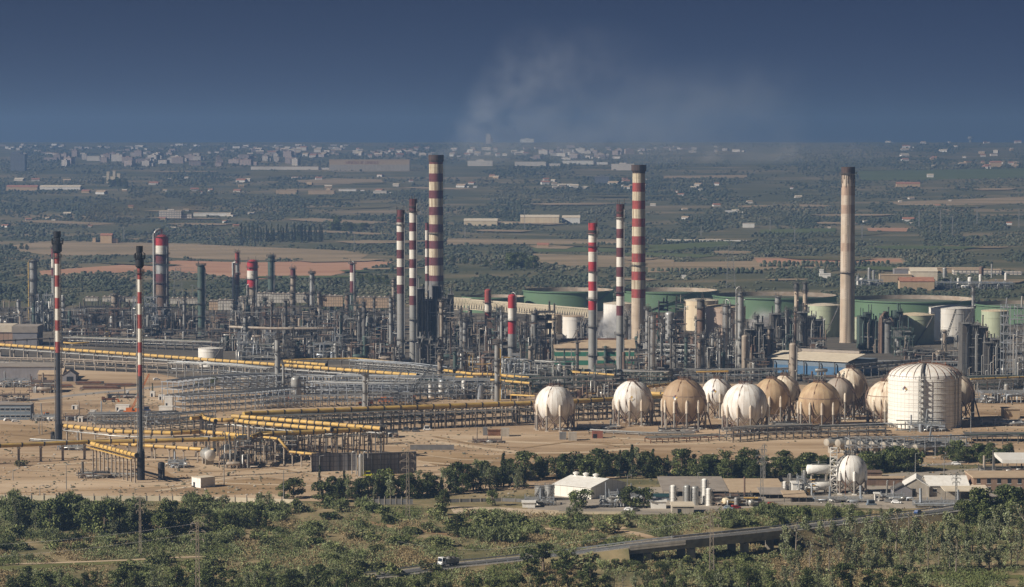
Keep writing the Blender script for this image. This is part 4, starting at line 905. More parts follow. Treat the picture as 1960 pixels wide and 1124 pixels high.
# ------------------------------------------------------------------ columns and vertical vessels of the units
TW = [  # px, w, top, base, mat, bands, platform rows, riser, label
 (310.5, 25, 449, 622, 'steel_brown', [(470, 'band_bright_red'), (487, 'band_white'), (505, 'band_maroon'), (524, 'steel_light'), (545, 'band_maroon')], (487, 505, 542, 566, 590), [(3.5, 0.9, 1.03, True), (5.5, 0.5, .9, False)], 'fat column with red domed head and white band, behind the nearer flare'),
 (483.5, 20.5, 497, 610, 'steel_tan', [(518, 'band_bright_red'), (535, 'band_white'), (550, 'band_bright_red')], (551, 575, 592), [(3.9, 0.6, .6, False), (5.4, 0.7, .7, False)], 'squat column with bright red, white and red head'),
 (454.5, 8, 482, 618, 'steel_mid', [(504, 'band_red'), (522, 'steel_light'), (545, 'band_maroon')], (505, 560), [(3.4, 1.1, .86, False)], 'thin red headed column with tall pale pipe on its left'),
 (385.5, 14, 506, 644, 'steel_green', [], (508, 553, 582, 606, 628), [(5.9, 0.4, .95, True)], 'grey green column with bare head, left of centre in the back units'),
 (64.5, 14, 497, 612, 'steel_mid', [], (501, 537, 590), [(3.3, 0.5, .98, True)], 'grey column with yellow pipe at the far left edge'),
 (103, 8, 473, 615, 'steel_mid', [(494, 'band_maroon'), (513, 'band_white'), (528, 'band_maroon')], (494, 514, 530, 566), None, 'column with maroon and white head half hidden by the farther flare'),
 (36, 8, 573, 624, 'steel_light', [], (576,), None, 'short pale column behind the brown panelled building'),
 (220, 13, 562, 634, 'steel_tan', [], (565, 588, 600), [(3.4, .35, .6, False)], 'column with wide yellow railed top between the two flares'),
 (519.5, 13, 488, 600, 'steel_green', [], (492, 530, 556), [(5.5, .5, .9, False)], 'green grey column against the red ploughed field'),
 (561, 9.5, 513, 627, 'steel_tan', [(528, 'band_maroon')], (530, 546), None, 'tan column with dark rusty head left of the tan gallery'),
 (597.5, 9, 521, 640, 'steel_light', [], (524, 560, 610), [(5.4, .4, .8, False)], 'pale column with thin twin pipe in front of the grey end of the gallery'),
 (675, 10, 503, 632, 'steel_green', [(522, 'band_maroon'), (538, 'band_white'), (560, 'band_maroon')], (505, 562, 578, 597), [(5.2, .45, 1, True)], 'dark green column with small maroon and white head before the tan gallery'),
 (610.5, 6, 560, 632, 'steel_tan', [], (568,), None, 'slim tan vent column in front of the tan gallery'),
 (632.5, 6.5, 566, 628, 'steel_green', [], (578, 590), None, 'stubby dark column just right of the slim tan vent'),
 (753.5, 7, 533, 624, 'steel_tan', [], (540, 600), None, 'slim tan column touching the left central stack'),
 (845, 8.5, 575, 703, 'steel_tan', [], (600, 668), [(3.6, .35, .8, False)], 'tan column standing alone right of the central pair of stacks'),
 (853, 8, 590, 686, 'steel_mid', [], (612, 640), None, 'grey column close behind the lone tan column'),
 (890, 10, 613, 702, 'steel_mid', [], (615, 640), [(3.4, .4, 1.0, True)], 'blue grey column with looped pipe above the yellow lines'),
 (956, 7, 622, 692, 'steel_silver', [], (655,), None, 'slim silvery column left of the bright red headed stack'),
 (1022.5, 11.5, 598, 684, 'stack_grey', [], (600,), [(5.9, .4, 1.03, True)], 'smooth grey column with long pipe on its right, left of the white tank'),
 (1015, 8, 662, 716, 'steel_tan', [], (668, 690), None, 'short tan column below the smooth grey one'),
 (531.5, 10.5, 645, 752, 'stack_grey', [], (648,), None, 'smooth grey column rising from the silver pipe field'),
 (542.5, 5, 696, 756, 'stack_grey', [], (), None, 'thin short column beside the smooth grey one in the pipe field'),
 (698.5, 9, 716, 778, 'stack_grey', [], (), [(5.6, .25, .9, False)], 'pale slim column in the middle of the silver pipe field'),
 (842, 9, 676, 742, 'steel_tan', [], (690,), None, 'tan column beside the leaning crane jib'),
 (871, 8, 670, 738, 'steel_green', [], (), None, 'green grey column right of the leaning crane jib'),
 (951.5, 10, 655, 768, 'steel_mid', [], (658, 700, 735), [(5.8, .35, .9, False)], 'grey column rising behind the long brown yellow pipeline'),
 (1238.5, 7, 590, 722, 'steel_light', [], (592, 640), [(5.2, .3, .9, False)], 'thin pale column of the silvery cluster right of the chimney'),
 (1249, 11, 600, 733, 'steel_silver', [], (603, 628, 676), [(3.5, .35, .95, True), (5.8, .3, .8, False)], 'silvery column with many pipes right of the chimney'),
 (1341, 15, 572, 712, 'steel_brown', [(590, 'steel_dark')], (590, 612, 640, 668), [(3.4, .5, .72, False), (5.9, .4, .9, True)], 'rust brown column with dark head before the cream tank'),
 (1313, 6.5, 640, 712, 'steel_green', [], (644, 680), None, 'thin green grey column left of the rust brown column'),
 (1364, 8, 640, 714, 'steel_light', [], (645, 672), [(5.7, .25, 1, True)], 'pale slim column right of the rust brown column'),
 (1389, 13.5, 583, 716, 'steel_silver', [], (600, 628, 664, 690), [(5.7, .4, 1.05, True), (6.1, .3, .85, False)], 'bright silvery column with four platforms right of the cream tank'),
 (1417, 12, 558, 708, 'steel_light', [], (566, 615, 650, 680), [(3.2, .45, 1.04, True)], 'tallest pale column with looping pipe on its left side'),
 (1425.5, 12.5, 641, 716, 'steel_tan', [], (), None, 'plain tan domed vessel right of the tallest pale column'),
 (1488.5, 11, 567, 640, 'stack_grey', [], (), None, 'grey blank vent stack above the right hand furnace block'),
 (1524, 8, 541, 630, 'stack_tan', [(556, 'steel_dark')], (556,), None, 'left one of two small tan stacks with spiral heads'),
 (1540.5, 8, 541, 630, 'stack_tan', [(556, 'steel_dark')], (556,), None, 'right one of two small tan stacks with spiral heads'),
 (1517.5, 15, 656, 730, 'steel_tan', [], (), [(5.5, .35, .95, False)], 'tan domed vessel in front of the blue walled hall'),
 (1472, 6, 628, 700, 'steel_tan', [], (640,), None, 'slim tan column at the left end of the blue walled hall'),
 (1862, 5.5, 548, 640, 'steel_light', [], (560, 590), None, 'slim tall vent above the dark furnace on the right'),
 (567, 20, 720, 768, 'steel_light', [], (741,), [(1.2, .3, 1.05, False)], 'stout silver drum standing in the silver pipe field'),
 (1281.5, 19, 596, 668, 'steel_light', [], (), [(3.2, .6, .8, True)], 'stout grey domed vessel behind the silvery cluster'),
 (1105, 6, 655, 712, 'steel_dark', [], (), None, 'dark vent pipe in front of the striped hall'),
 (1159, 7, 662, 708, 'steel_green', [], (668, 684), None, 'green stubby column in front of the striped hall'),
 (470, 9, 605, 668, 'steel_mid', [], (618, 632), [(3.3, .6, .62, True)], 'grey column with a bent arm pipe behind the white tank'),
 (479, 9, 606, 640, 'white_paint', [], (), None, 'short white domed vessel beside the bent arm pipe'),
 (1697, 24, 612, 676, 'steel_mid', [], (616,), [(3.5, .8, 1.1, True), (3.9, .9, 1.15, True), (5.7, .4, 1.0, True)], 'stout grey reactor with brown looping pipes right of the tan chimney'),
 (1926, 9, 735, 757, 'steel_light', [], (), None, 'short grey cylinder standing on the pipe yard right of the great white tank'),
]
for px_, w_, tp, bs, m_, bands_, pl_, ri_, lb in TW:
    short = w_ > 17 and bs - tp < 80
    tower(px_, w_, tp, bs, lb, 'process_vessel' if short or 'vessel' in lb or 'drum' in lb else 'process_column', 'vessel' if short or 'vessel' in lb else 'column', m_, bands_, pl_, True, 2.0 + (px_ % 7) * .12 if bs - tp > 60 else None, ri_, nozzles=4 if bs - tp > 60 else 0,
          risermat='pipe_yellow_dull' if 'yellow pipe' in lb else 'steel_brown' if 'brown looping' in lb else 'steel_light', nseg=16)

q = random.Random(31)
for x0, x1, b0, b1, t0, t1, n, lb in [(5, 300, 612, 640, 560, 600, 9, 'slim column among the units between the left edge and the red domed column'), (320, 500, 620, 650, 560, 605, 9, 'slim column among the units around the grey green column'), (500, 620, 625, 670, 555, 620, 9, 'slim column among the units under the white gallery'), (620, 760, 625, 680, 560, 625, 12, 'slim column among the units under the tan gallery'), (800, 980, 640, 700, 570, 650, 14, 'slim column among the units right of the central stacks'), (985, 1070, 660, 715, 600, 660, 7, 'slim column among the units left of the striped hall'), (1190, 1300, 660, 730, 590, 660, 10, 'slim column among the units right of the slim maroon stack'), (1300, 1430, 660, 725, 590, 665, 11, 'slim column among the units in front of the cream tank'), (1430, 1600, 640, 710, 590, 650, 8, 'slim column among the units around the twin small stacks'), (1700, 1900, 660, 712, 620, 660, 7, 'slim column among the units before the pale green tanks')]:
    for k in range(n):
        b = q.uniform(b0, b1); tp = min(q.uniform(t0, t1), b - 26); tower(q.uniform(x0, x1), q.uniform(3.5, 8.5), tp, b, lb, 'process_column', 'column', q.choice(['steel_mid', 'steel_light', 'steel_tan', 'steel_green', 'steel_dark', 'stack_grey', 'steel_brown']), (), [tp + q.uniform(4, 12)] + ([tp + q.uniform(16, 30)] if b - tp > 45 else []), True, None, [(q.uniform(3.2, 6), .28, q.uniform(.6, 1), q.random() < .4)], nseg=12, group=lb.replace('slim column', 'slim columns'))

# ------------------------------------------------------------------ storage tanks
GT = dict(mat='tank_green', rim='tank_green_rim', roof='float', roofmat='tank_deck', rings=0, nseg=72)
for cx, w, tp, bs, st, lb in [(1089, 172, 559, 597, 4.9, 'big green open roofed tank behind the white truss bridge'), (1283, 190, 560, 598, 4.2, 'big green open roofed tank cut by the cream and red chimney'),
        (1493, 236, 571, 612, 4.4, 'widest green open roofed tank behind the twin small stacks'), (1760, 243, 578, 618, 4.5, 'big green open roofed tank right of the tan chimney'),
        (1985, 206, 587, 622, 4.4, 'green open roofed tank cut by the right edge'), (944, 118, 570, 600, 4.6, 'lower dull green tank left of the other green tanks')]:
    storage_tank(cx, w, tp, bs, lb, stair=st, **GT)
for a in [(1098, 42, 607, 650, 'tank_white', 'roof_tan', 'cone', 'white tank with tan roof behind the striped hall'), (1062, 26, 604, 640, 'tank_cream', 'roof_tan', 'cone', 'narrow cream tank half hidden left of the white tank'),
          (1186, 60, 583, 650, 'tank_white', 'roof_cream', 'cone', 'tall white tank behind the white steam'), (1344, 66, 577, 634, 'tank_cream', 'roof_cream', 'cone', 'bright cream tank with overhanging roof behind the rust brown column'),
          (1388, 84, 590, 648, 'tank_pink', 'roof_tan', 'cone', 'dull pinkish tank overlapping the cream tank'), (1580, 62, 586, 646, 'tank_pale_green', 'roof_cream', 'cone', 'pale tank just left of the tan chimney'),
          (1756.5, 73, 605, 659, 'tank_pale_green', 'tank_cream', 'cone', 'pale green tank with stair on its shaded side'), (1827, 86, 592, 652, 'tank_white', 'tank_white', 'cone', 'large bright white tank behind the crane on the right'),
          (1908, 52, 597, 680, 'tank_pale_green', 'tank_cream', 'cone', 'pale green tank at the right behind the scaffold tower'), (401, 47.5, 669, 703, 'tank_white', 'tank_white', 'cone', 'white tank with conical roof behind the yellow pipeline on the left'),
          (355, 14.5, 690, 708, 'white_paint', 'white_paint', 'dome', 'small white tank under the yellow pipeline'), (1645, 26, 610, 650, 'tank_pale_green', 'tank_cream', 'cone', 'pale small tank right behind the foot of the tan chimney')]:
    storage_tank(a[0], a[1], a[2], a[3], a[7], a[4], a[5], a[6], stair=4.6 if a[1] > 40 else None, nseg=40, rings=2)

# the great white tank among the spheres: plated wall, ribbed dome, stair tower
t, r, zt, pc = storage_tank(1779, 140, 727, 822, 'great white plated tank with ribbed dome and stair up its front', 'tank_plates', 'tank_white', 'dome', rings=8, railing=True, nseg=64, rim='tank_white')
mb = MB()
for k in range(28):
    a = k * 2 * math.pi / 28; pts = [(r * math.cos(q / 7 * 1.57) * math.cos(a) * 1.004, r * math.cos(q / 7 * 1.57) * math.sin(a) * 1.004, zt + .32 + r * .38 * math.sin(q / 7 * 1.57)) for q in range(7)]; mb.tube(pts, 0.12, 5)
mb.build('roof_rib', 'rust', t)
mb = MB(); a = -math.pi / 2 - 0.22; x, y = (r + 1.4) * math.cos(a), (r + 1.4) * math.sin(a)
for sx in (-1.2, 1.2):
    for sy in (-1.0, 1.0): mb.box(x + sx - .1, y + sy - .1, 0, x + sx + .1, y + sy + .1, zt + 2)
for k in range(9):
    z = zt * k / 9; s = 1 if k % 2 else -1; mb.beam((x - 1.2 * s, y, z), (x + 1.2 * s, y, z + zt / 9), .9, .15); mb.box(x - 1.3, y - 1.1, z + zt / 9 - .1, x + 1.3, y + 1.1, z + zt / 9 + .04)
mb.build('stairway', 'steel_mid', t)
mb = MB()
for k in range(12):
    f0, f1 = k / 12, (k + 1) / 12; q = lambda f: Vector((x * (1 - .8 * f), y * (1 - .8 * f), zt + .6 + r * .38 * math.sin(math.acos(min(1, (1 - .8 * f)))))); mb.beam(q(f0), q(f1), 1.0, .2); mb.beam(q(f0) + Vector((.5, 0, 1.1)), q(f1) + Vector((.5, 0, 1.1)), .1); mb.beam(q(f0) + Vector((-.5, 0, 1.1)), q(f1) + Vector((-.5, 0, 1.1)), .1)
mb.build('roof_walkway', 'steel_dark', t)
platform_mb(.2, 3.2, zt + r * .38).build('top_platform', 'rust', t)
for ang in (-0.78, -0.62):
    mb = MB(); mb.tube([((r + .6) * math.cos(ang), (r + .6) * math.sin(ang), 0.3), ((r + .6) * math.cos(ang), (r + .6) * math.sin(ang), zt + 1), ((r - 4) * math.cos(ang), (r - 4) * math.sin(ang), zt + 5)], .25, 7)
    for k in range(5): mb.box((r + .1) * math.cos(ang) - .4, (r + .1) * math.sin(ang) - .4, zt * (k + .5) / 5, (r + .7) * math.cos(ang) + .3, (r + .7) * math.sin(ang) + .3, zt * (k + .5) / 5 + .2)
    mb.build('riser_pipe', 'steel_mid', t)
mb = MB(); a = -math.pi / 2 - 0.7; c, s_ = math.cos(a), math.sin(a); pz = zt * .8
for k, (u, v) in enumerate(((0, 1), (1, 0), (0, -1), (-1, 0))): mb.add([((r + .25) * c - (u + e) * .75 * s_, (r + .25) * s_ + (u + e) * .75 * c, pz + (v + g) * .75) for e, g in ((-1, 0), (0, -1), (1, 0), (0, 1))], [(0, 1, 2, 3)], k)
mb.build('hazard_diamond', ['band_maroon', 'pipe_yellow_dull', 'white_paint', 'wall_bluegrey'], t)
mb = MB(); mb.box(-18, -r - 7, 0, 8, -r - 4, .5)
for k in range(12): mb.tube([(-17 + 2 * k, -r - 5.5, .4), (-17 + 2 * k, -r - 5.5, 2.5 + k % 3)], .3, 6)
mb.tube([(-17.5, -r - 6, 3.2), (7, -r - 6, 3.2)], .35, 7); mb.tube([(-17.5, -r - 5, 5), (7, -r - 5, 5)], .28, 7); mb.build('pipe_manifold', 'steel_mid', t)

# ------------------------------------------------------------------ gas spheres
ED = ['band_maroon', 'pipe_yellow_dull', 'white_paint', 'wall_bluegrey']
sphere_tank(1061.5, 75, 737, 812, 826, 'white sphere standing alone at the left with dark curling stairway', 'sphere_white', stair=R(160) * -1, nleg=9)
sphere_tank(1211.5, 75, 728, 802, 816, 'white sphere second from the left with faint hazard diamond', 'sphere_white', emblem=(R(-96), .14, ['pipe_yellow_dull', 'white_paint', 'tank_cream', 'tank_pink']), nleg=10, stair=R(-10))
sphere_tank(1309.5, 85, 725, 808, 823, 'tan brown stained sphere with hazard diamond, third from the left', 'sphere_tan', emblem=(R(-118), .2, ED), nleg=11, band=True, stair=R(-5), a0=.2)
sphere_tank(1373, 60, 723, 783, 803, 'smaller white sphere with hazard diamond behind the tan brown one', 'sphere_white', emblem=(R(-107), .2, ED), nleg=8, stair=R(-10))
sphere_tank(1426.5, 87, 733, 818, 830, 'large white sphere with close seams in front of the pipe manifold', 'sphere_white', nleg=11, stair=R(0), a0=.3)
sphere_tank(1477, 71, 723, 794, 813, 'tan sphere half hidden behind the large white one', 'sphere_rusty', nleg=10, stair=R(-5))
sphere_tank(1502, 57, 718, 774, 803, 'cream sphere peeping out behind the half hidden tan one', 'sphere_cream', nleg=8, stair=R(-10))
sphere_tank(1568.5, 82, 730, 811, 818, 'rust blotched tan sphere in the middle of the right group', 'sphere_rusty', nleg=11, band=True, stair=R(-5), a0=.15)
sphere_tank(1606, 60, 722, 782, 806, 'dull grey brown sphere behind the rust blotched one', 'sphere_grey', nleg=9, stair=R(-5))
sphere_tank(1627.5, 64, 703, 767, 797, 'cream sphere with rusty seams, highest at the back of the group', 'sphere_cream', nleg=8, stair=R(-10))
sphere_tank(1640, 48, 733, 781, 792, 'shaded pinkish sphere at the back, mostly hidden by the highest cream one', 'sphere_grey', nleg=8, stair=None)
sphere_tank(1697, 76, 728, 803, 814, 'cream sphere half hidden by the great plated tank on its left side', 'sphere_cream', nleg=10, stair=R(-150), band=True)
sphere_tank(1722, 62, 711, 772, 796, 'cream sphere rising behind the left shoulder of the great tank', 'sphere_cream', nleg=8, stair=R(-150))
sphere_tank(1832, 64, 716, 782, 806, 'rusty cream sphere peeping out right of the great plated tank', 'sphere_cream', nleg=8, stair=R(-10))
t = sphere_tank(1627.5, 65, 869, 934, 947, 'clean white sphere of the small gas depot near the road', 'white_paint', 'white_paint', nleg=7, stair=None, topgear=True, emblem=None, a0=.35)
p = t.location; s = SY(p.y); r = 32.5 / s; mb = MB(); zt = zat(856, p.y); x0 = -(1627.5 - 1594) / s
for dx in (-1.3, 1.3):
    for dy in (-1.3, 1.3): mb.box(x0 + dx - .1, dy - .1 - 2, 0, x0 + dx + .1, dy + .1 - 2, zt)
for k in range(10):
    z = zt * k / 10; sg = 1 if k % 2 else -1; mb.beam((x0 - 1.3 * sg, -3.3, z), (x0 + 1.3 * sg, -3.3, z + zt / 10), .14); mb.beam((x0 - 1.2 * sg, -2, z), (x0 + 1.2 * sg, -2, z + zt / 10), 1.0, .12); mb.box(x0 - 1.4, -3.4, z + zt / 10 - .08, x0 + 1.4, -.6, z + zt / 10)
mb.beam((x0, -2, zt - 2), (0, 0, zt - 2), 1.1, .15); mb.build('stair_tower', 'white_paint', t)
mb = MB(); mb.beam((x0, -2.5, zt - .9), (0, -.5, zt - .9), .1); mb.beam((x0, -1.5, zt - .9), (0, .5, zt - .9), .1); mb.build('railing', 'pipe_yellow', t)
mb = MB()
for k in range(14):
    la = -.5 + k * .12; q = lambda la: Vector(((r + .5) * math.cos(la) * -.78, (r + .5) * math.cos(la) * -.6, zat(901.5, p.y) + (r + .5) * math.sin(la))); mb.beam(q(la), q(la + .12), .55, .12)
mb.build('stairway', 'steel_mid', t)

# ------------------------------------------------------------------ yellow pipelines and pipe racks
pipeline('long bright yellow pipeline on a tall rack across the left half', [(-60, 655.5), (0, 660), (250, 678), (500, 696), (800, 718.5)], 8.5, 1.0, post=14, double=1.6, rails=4)
pipeline('short second yellow pipeline above the long one', [(542, 692), (625, 698.5)], 10, .85)
pipeline('thin yellow line bending behind the long bright pipeline', [(540, 689.5), (623, 687), (681, 686), (776, 695)], 8, .5, collar=0, post=9, rails=2)
pipeline('dull yellow brown pipeline along the dense rack left of the spheres', [(466, 793), (480, 792), (735, 782), (985, 773)], 11, 1.25, 'pipe_yellow_dull', collar=8.5, post=5.5, postw=.5, double=2.4, rails=5)
pipeline('dull yellow pipeline continuing behind the left white spheres', [(985, 773), (1080, 770), (1180, 764), (1268, 759)], 10, 1.15, 'pipe_yellow_dull', collar=8.5, post=6, postw=.5, double=2.4, rails=4)
pipeline('upper bright yellow diagonal pipeline ending at the corner bend', [(444, 797), (480, 799), (605, 809.5), (731, 820.5)], 13.5, .95, collar=5, post=7, postw=.4, postmat='steel_dark', double=2, rails=3)
pipeline('lower bright yellow diagonal pipeline next to the upper one', [(402, 812), (404, 804), (449, 804.5), (480, 809), (560, 816), (636, 822.5)], [4, 13.5, 13.5, 13.5, 13.5, 13.5], .95, collar=5, post=7, postw=.4, postmat='steel_dark', double=2, rails=3)
pipeline('yellow pipe stub with looping elbow at the head of the diagonals', [(365, 801), (382, 799.5), (386, 794), (391, 800), (413, 806)], 13.5, .85, collar=5, post=6, postw=.4, postmat='steel_dark')
pipeline('brownish yellow pipeline closing the diagonal pair at the front', [(480, 837), (490, 834), (497, 831), (600, 827), (735, 820.5)], 12.5, 1.05, 'pipe_yellow_dull', collar=6, post=6, postw=.5, double=2, rails=3)
pipeline('yellow pipeline from the farther flare to the pipe crossing', [(120, 815), (220, 826), (330, 829), (383, 826.5), (430, 830), (480, 836.5)], 7.5, .95, post=11, collar=5.2, postw=.6, rails=2)
pipeline('dull yellow pipeline on widely spaced posts at the lower left', [(-60, 857), (0, 853.5), (170, 846), (300, 844), (400, 841), (480, 838.5)], 8, .95, 'pipe_yellow_dull', post=10.2, collar=10.2, postw=.95)
pipeline('yellow pipeline with walkway running down to the nearer flare', [(176, 849), (186, 852), (225, 862), (262, 872)], 12, .9, post=4.7, collar=5, postw=.5, walk=True)
pipeline('low yellow pipeline behind the nearer flare', [(188, 846), (275, 853), (340, 857), (412, 862)], 6, .75, post=8, collar=7, postw=.45)
pipeline('stepped thin yellow pipe in front of the dark slatted wall', [(505, 837), (533, 840), (554, 864.5), (585, 868), (634, 872)], [12, 12, 6.5, 6.5, 6.5], .55, post=6, collar=6, postw=.45)
pipeline('yellow pipe pair upper one right of the leaning crane', [(850, 709), (905, 716), (945, 717), (1015, 724)], 9, .8, post=8, postw=.4)
pipeline('yellow pipe low one right of the leaning crane', [(848, 721.5), (908, 722.5)], 8, .75, post=8, postw=.4)
pipeline('yellow pipe stub between the grey columns', [(934, 727), (968, 729.5), (1016, 734)], 8, .7, post=8, postw=.4)
pipeline('yellow pipe with raised bend before the striped hall', [(920, 692), (928, 686), (978, 685)], 9, .55, collar=0, post=7, postw=.4)
pipeline('thin yellow pipe in front of the bright red and white stack', [(1096, 712.5), (1130, 714), (1178, 718)], 10, .55, collar=7, post=8, postw=.4)
pipeline('stacked yellow pipe ends left of the tan brown sphere', [(1238, 741), (1285, 735)], 9, .8, collar=6, post=7, postw=.4)
pipeline('lower stacked yellow pipe end left of the tan brown sphere', [(1243, 753), (1290, 755)], 8, .95, collar=6, post=7, postw=.4)
pipeline('yellow pipe bridge on two legs above the smaller white sphere', [(1333, 712), (1394, 711)], 12, .5, collar=0, post=14, postw=.5, postmat='steel_tan')
pipeline('yellow vertical pipe frame left of the lone white sphere', [(978, 771), (978, 756), (1024, 758)], [9, 14, 14], .4, collar=0, post=12, postw=.4)
pipeline('thin yellow pipe at the right edge behind the great tank', [(1858, 726), (1975, 721)], 7, .5, 'pipe_yellow_dull', collar=9, post=9, postw=.4, rails=3)
pipeline('yellow stub pipe behind the farther flare', [(122, 656), (138, 657.5), (170, 656)], 5, .6, collar=0, post=8, postw=.4)
pipeline('tan pipe band above the long yellow pipeline at the left edge', [(-40, 655), (30, 651), (95, 648), (210, 641)], 6, .55, 'steel_tan', collar=9, post=9, name='pipeline', postw=.4, postmat='steel_dark')
pipeline('thin brown pipe crossing the left back units', [(200, 650), (300, 646), (420, 643.5)], 6, .45, 'steel_tan', collar=0, post=9, name='pipeline', postw=.3, postmat='steel_dark')
pipeline('thick pale overhead pipe crossing the centre units', [(440, 626), (520, 629), (650, 629.5), (757, 624.5)], 13, 1.0, 'steel_tan', collar=0, post=16, name='pipeline', postw=.5, postmat='steel_dark')
pipeline('thick grey overhead pipe right of the central pair of stacks', [(798, 620), (845, 617), (880, 617.5), (985, 613.5)], 13, 1.0, 'steel_mid', collar=0, post=16, name='pipeline', postw=.5, postmat='steel_dark')
pipeline('red brown pipe behind the silvery columns', [(1258, 601), (1258, 652), (1330, 660)], [20, 7, 7], .75, 'pipe_red', collar=0, post=10, name='pipeline', postw=.4, postmat='steel_dark')
pipeline('thick silvery pipe at the foot of the tallest pale column', [(1428, 658), (1505, 660)], 6, .95, 'steel_silver', collar=9, post=8, name='pipeline', postw=.4, postmat='steel_dark')
pipeline('grey twin duct on trestles right of the blue walled hall', [(1620, 702), (1690, 695), (1760, 690)], 8, 1.0, 'steel_mid', collar=8, post=8, name='pipeline', postw=.4, postmat='steel_dark', rails=3)

RK = [  # points, h, width, levels, pipes, step, seed, mat, label
 ([(330, 772), (400, 763), (520, 758)], 12, 14, 3, 12, 5, 1, 'galvanised', 'silver three level pipe rack at the left of the pipe field'),
 ([(345, 790), (470, 783), (560, 774)], 9, 12, 3, 12, 4.5, 2, 'galvanised', 'silver pipe rack just behind the yellow diagonals'),
 ([(430, 755), (520, 752), (640, 757)], 11, 14, 3, 12, 5, 3, 'galvanised', 'silver rack under the smooth grey column'),
 ([(590, 765), (700, 768), (790, 770)], 10, 12, 3, 14, 5, 4, 'galvanised', 'silver rack right of the stout drum'),
 ([(640, 748), (760, 750), (860, 752)], 9, 12, 3, 14, 5, 5, 'galvanised', 'silver rack behind the slim pale column'),
 ([(740, 768), (840, 764), (965, 762)], 9, 12, 3, 14, 4.5, 6, 'galvanised', 'silver rack below the leaning crane jib'),
 ([(500, 782), (650, 777), (790, 774)], 6, 10, 2, 12, 4, 7, 'galvanised', 'low silver rack behind the dull yellow brown pipeline'),
 ([(170, 812), (260, 812), (340, 808)], 5.5, 10, 3, 10, 4.5, 8, 'steel_mid', 'bare grey steel frame left of the nearer flare'),
 ([(270, 826), (330, 822), (400, 816)], 8, 12, 3, 10, 4.5, 9, 'steel_mid', 'bare grey steel frame right of the nearer flare'),
 ([(180, 822), (250, 820)], 7, 10, 2, 8, 4.5, 10, 'steel_mid', 'low bare steel frame before the yellow flare pipeline'),
 ([(-40, 702), (120, 706), (330, 716)], 6, 10, 2, 8, 8, 11, 'post_concrete', 'concrete post rack below the long yellow pipeline'),
 ([(330, 722), (430, 726), (520, 734)], 9, 10, 2, 9, 6, 12, 'steel_mid', 'grey rack below the white conical tank'),
 ([(130, 662), (300, 668), (430, 672)], 6, 14, 2, 14, 7, 13, 'steel_dark', 'dark low rack above the long yellow pipeline on the left'),
 ([(480, 680), (640, 684), (760, 688)], 7, 14, 2, 12, 6, 14, 'steel_dark', 'dark rack above the second yellow pipeline'),
 ([(680, 714), (790, 722), (850, 730)], 8, 10, 3, 10, 5, 15, 'steel_mid', 'grey rack with pale posts under the bent thin yellow line'),
 ([(800, 745), (900, 742), (1030, 744)], 8, 12, 3, 12, 5, 16, 'steel_green', 'green grey rack behind the lone white sphere'),
 ([(980, 756), (1090, 752), (1170, 750)], 9, 12, 3, 12, 5, 17, 'steel_green', 'green grey rack between the two left white spheres'),
 ([(1090, 735), (1200, 737), (1280, 738)], 8, 14, 3, 14, 5, 18, 'steel_green', 'rack with green posts below the slim maroon stack'),
 ([(1230, 700), (1340, 704), (1400, 706)], 14, 12, 4, 16, 6, 19, 'steel_mid', 'tall four level rack behind the rust brown column'),
 ([(1290, 730), (1400, 730), (1520, 728)], 7, 12, 2, 12, 5, 20, 'steel_mid', 'grey rack behind the sphere tops on the right'),
 ([(1430, 722), (1560, 730), (1640, 732)], 3, 8, 1, 8, 6, 21, 'steel_dark', 'dark rack at the foot of the blue walled hall'),
 ([(1600, 712), (1700, 710), (1860, 712)], 6, 14, 2, 14, 6, 22, 'steel_mid', 'grey rack right of the blue walled hall'),
 ([(484, 836), (735, 824), (985, 810)], 9.5, 8, 3, 22, 4.5, 41, 'steel_dark', 'dark pipe filled rack right under the long brown yellow pipeline'),
 ([(985, 808), (1120, 803), (1268, 797)], 8.5, 8, 3, 18, 4.5, 42, 'steel_dark', 'dark pipe filled rack behind the left white spheres'),
 ([(500, 866), (610, 856), (735, 850)], 9, 8, 2, 10, 4.5, 43, 'steel_dark', 'dark trestle under the closing brownish pipeline'),
 ([(560, 815), (700, 812), (860, 806)], 4, 8, 2, 12, 5, 44, 'steel_mid', 'low grey rack between the two long pipelines'),
 ([(1850, 745), (1980, 742)], 7, 12, 3, 14, 5, 23, 'steel_dark', 'dark rack at the right edge behind the great tank'),
 ([(1390, 846), (1440, 842), (1560, 838)], 6, 10, 2, 12, 4.5, 24, 'steel_dark', 'dark pipe manifold in front of the large white sphere'),
 ([(1560, 838), (1700, 834)], 5, 10, 2, 10, 5, 25, 'steel_dark', 'dark pipe manifold in front of the rust blotched sphere'),
 ([(1240, 848), (1300, 846), (1380, 842)], 2.2, 8, 1, 8, 6, 26, 'rust', 'low rusty pipe track before the tan brown sphere'),
 ([(1130, 828), (1240, 834), (1330, 833)], 1.2, 4, 1, 5, 7, 27, 'steel_mid', 'low pipe track between the two left spheres'),
 ([(1622, 873), (1720, 872), (1850, 869)], 8.5, 10, 2, 4, 5, 28, 'galvanised', 'grey frame over the row of horizontal bullets'),
 ([(1850, 850), (1990, 846)], 4, 12, 1, 6, 8, 29, 'steel_dark', 'dark shelter frame right of the great tank'),
 ([(60, 845), (200, 852)], .9, 3, 1, 4, 7, 30, 'steel_mid', 'low pipe run beside the farther flare'),
 ([(160, 912), (265, 914)], 1.3, 6, 1, 6, 5, 31, 'steel_mid', 'low valve skid left of the nearer flare'),
 ([(880, 706), (980, 712), (1070, 718)], 8, 12, 3, 14, 5, 32, 'steel_mid', 'grey rack before the bright red headed stack'),
 ([(1500, 826), (1600, 822), (1720, 818)], 1.6, 5, 1, 6, 6, 33, 'steel_mid', 'low pipe run along the feet of the right spheres'),
]
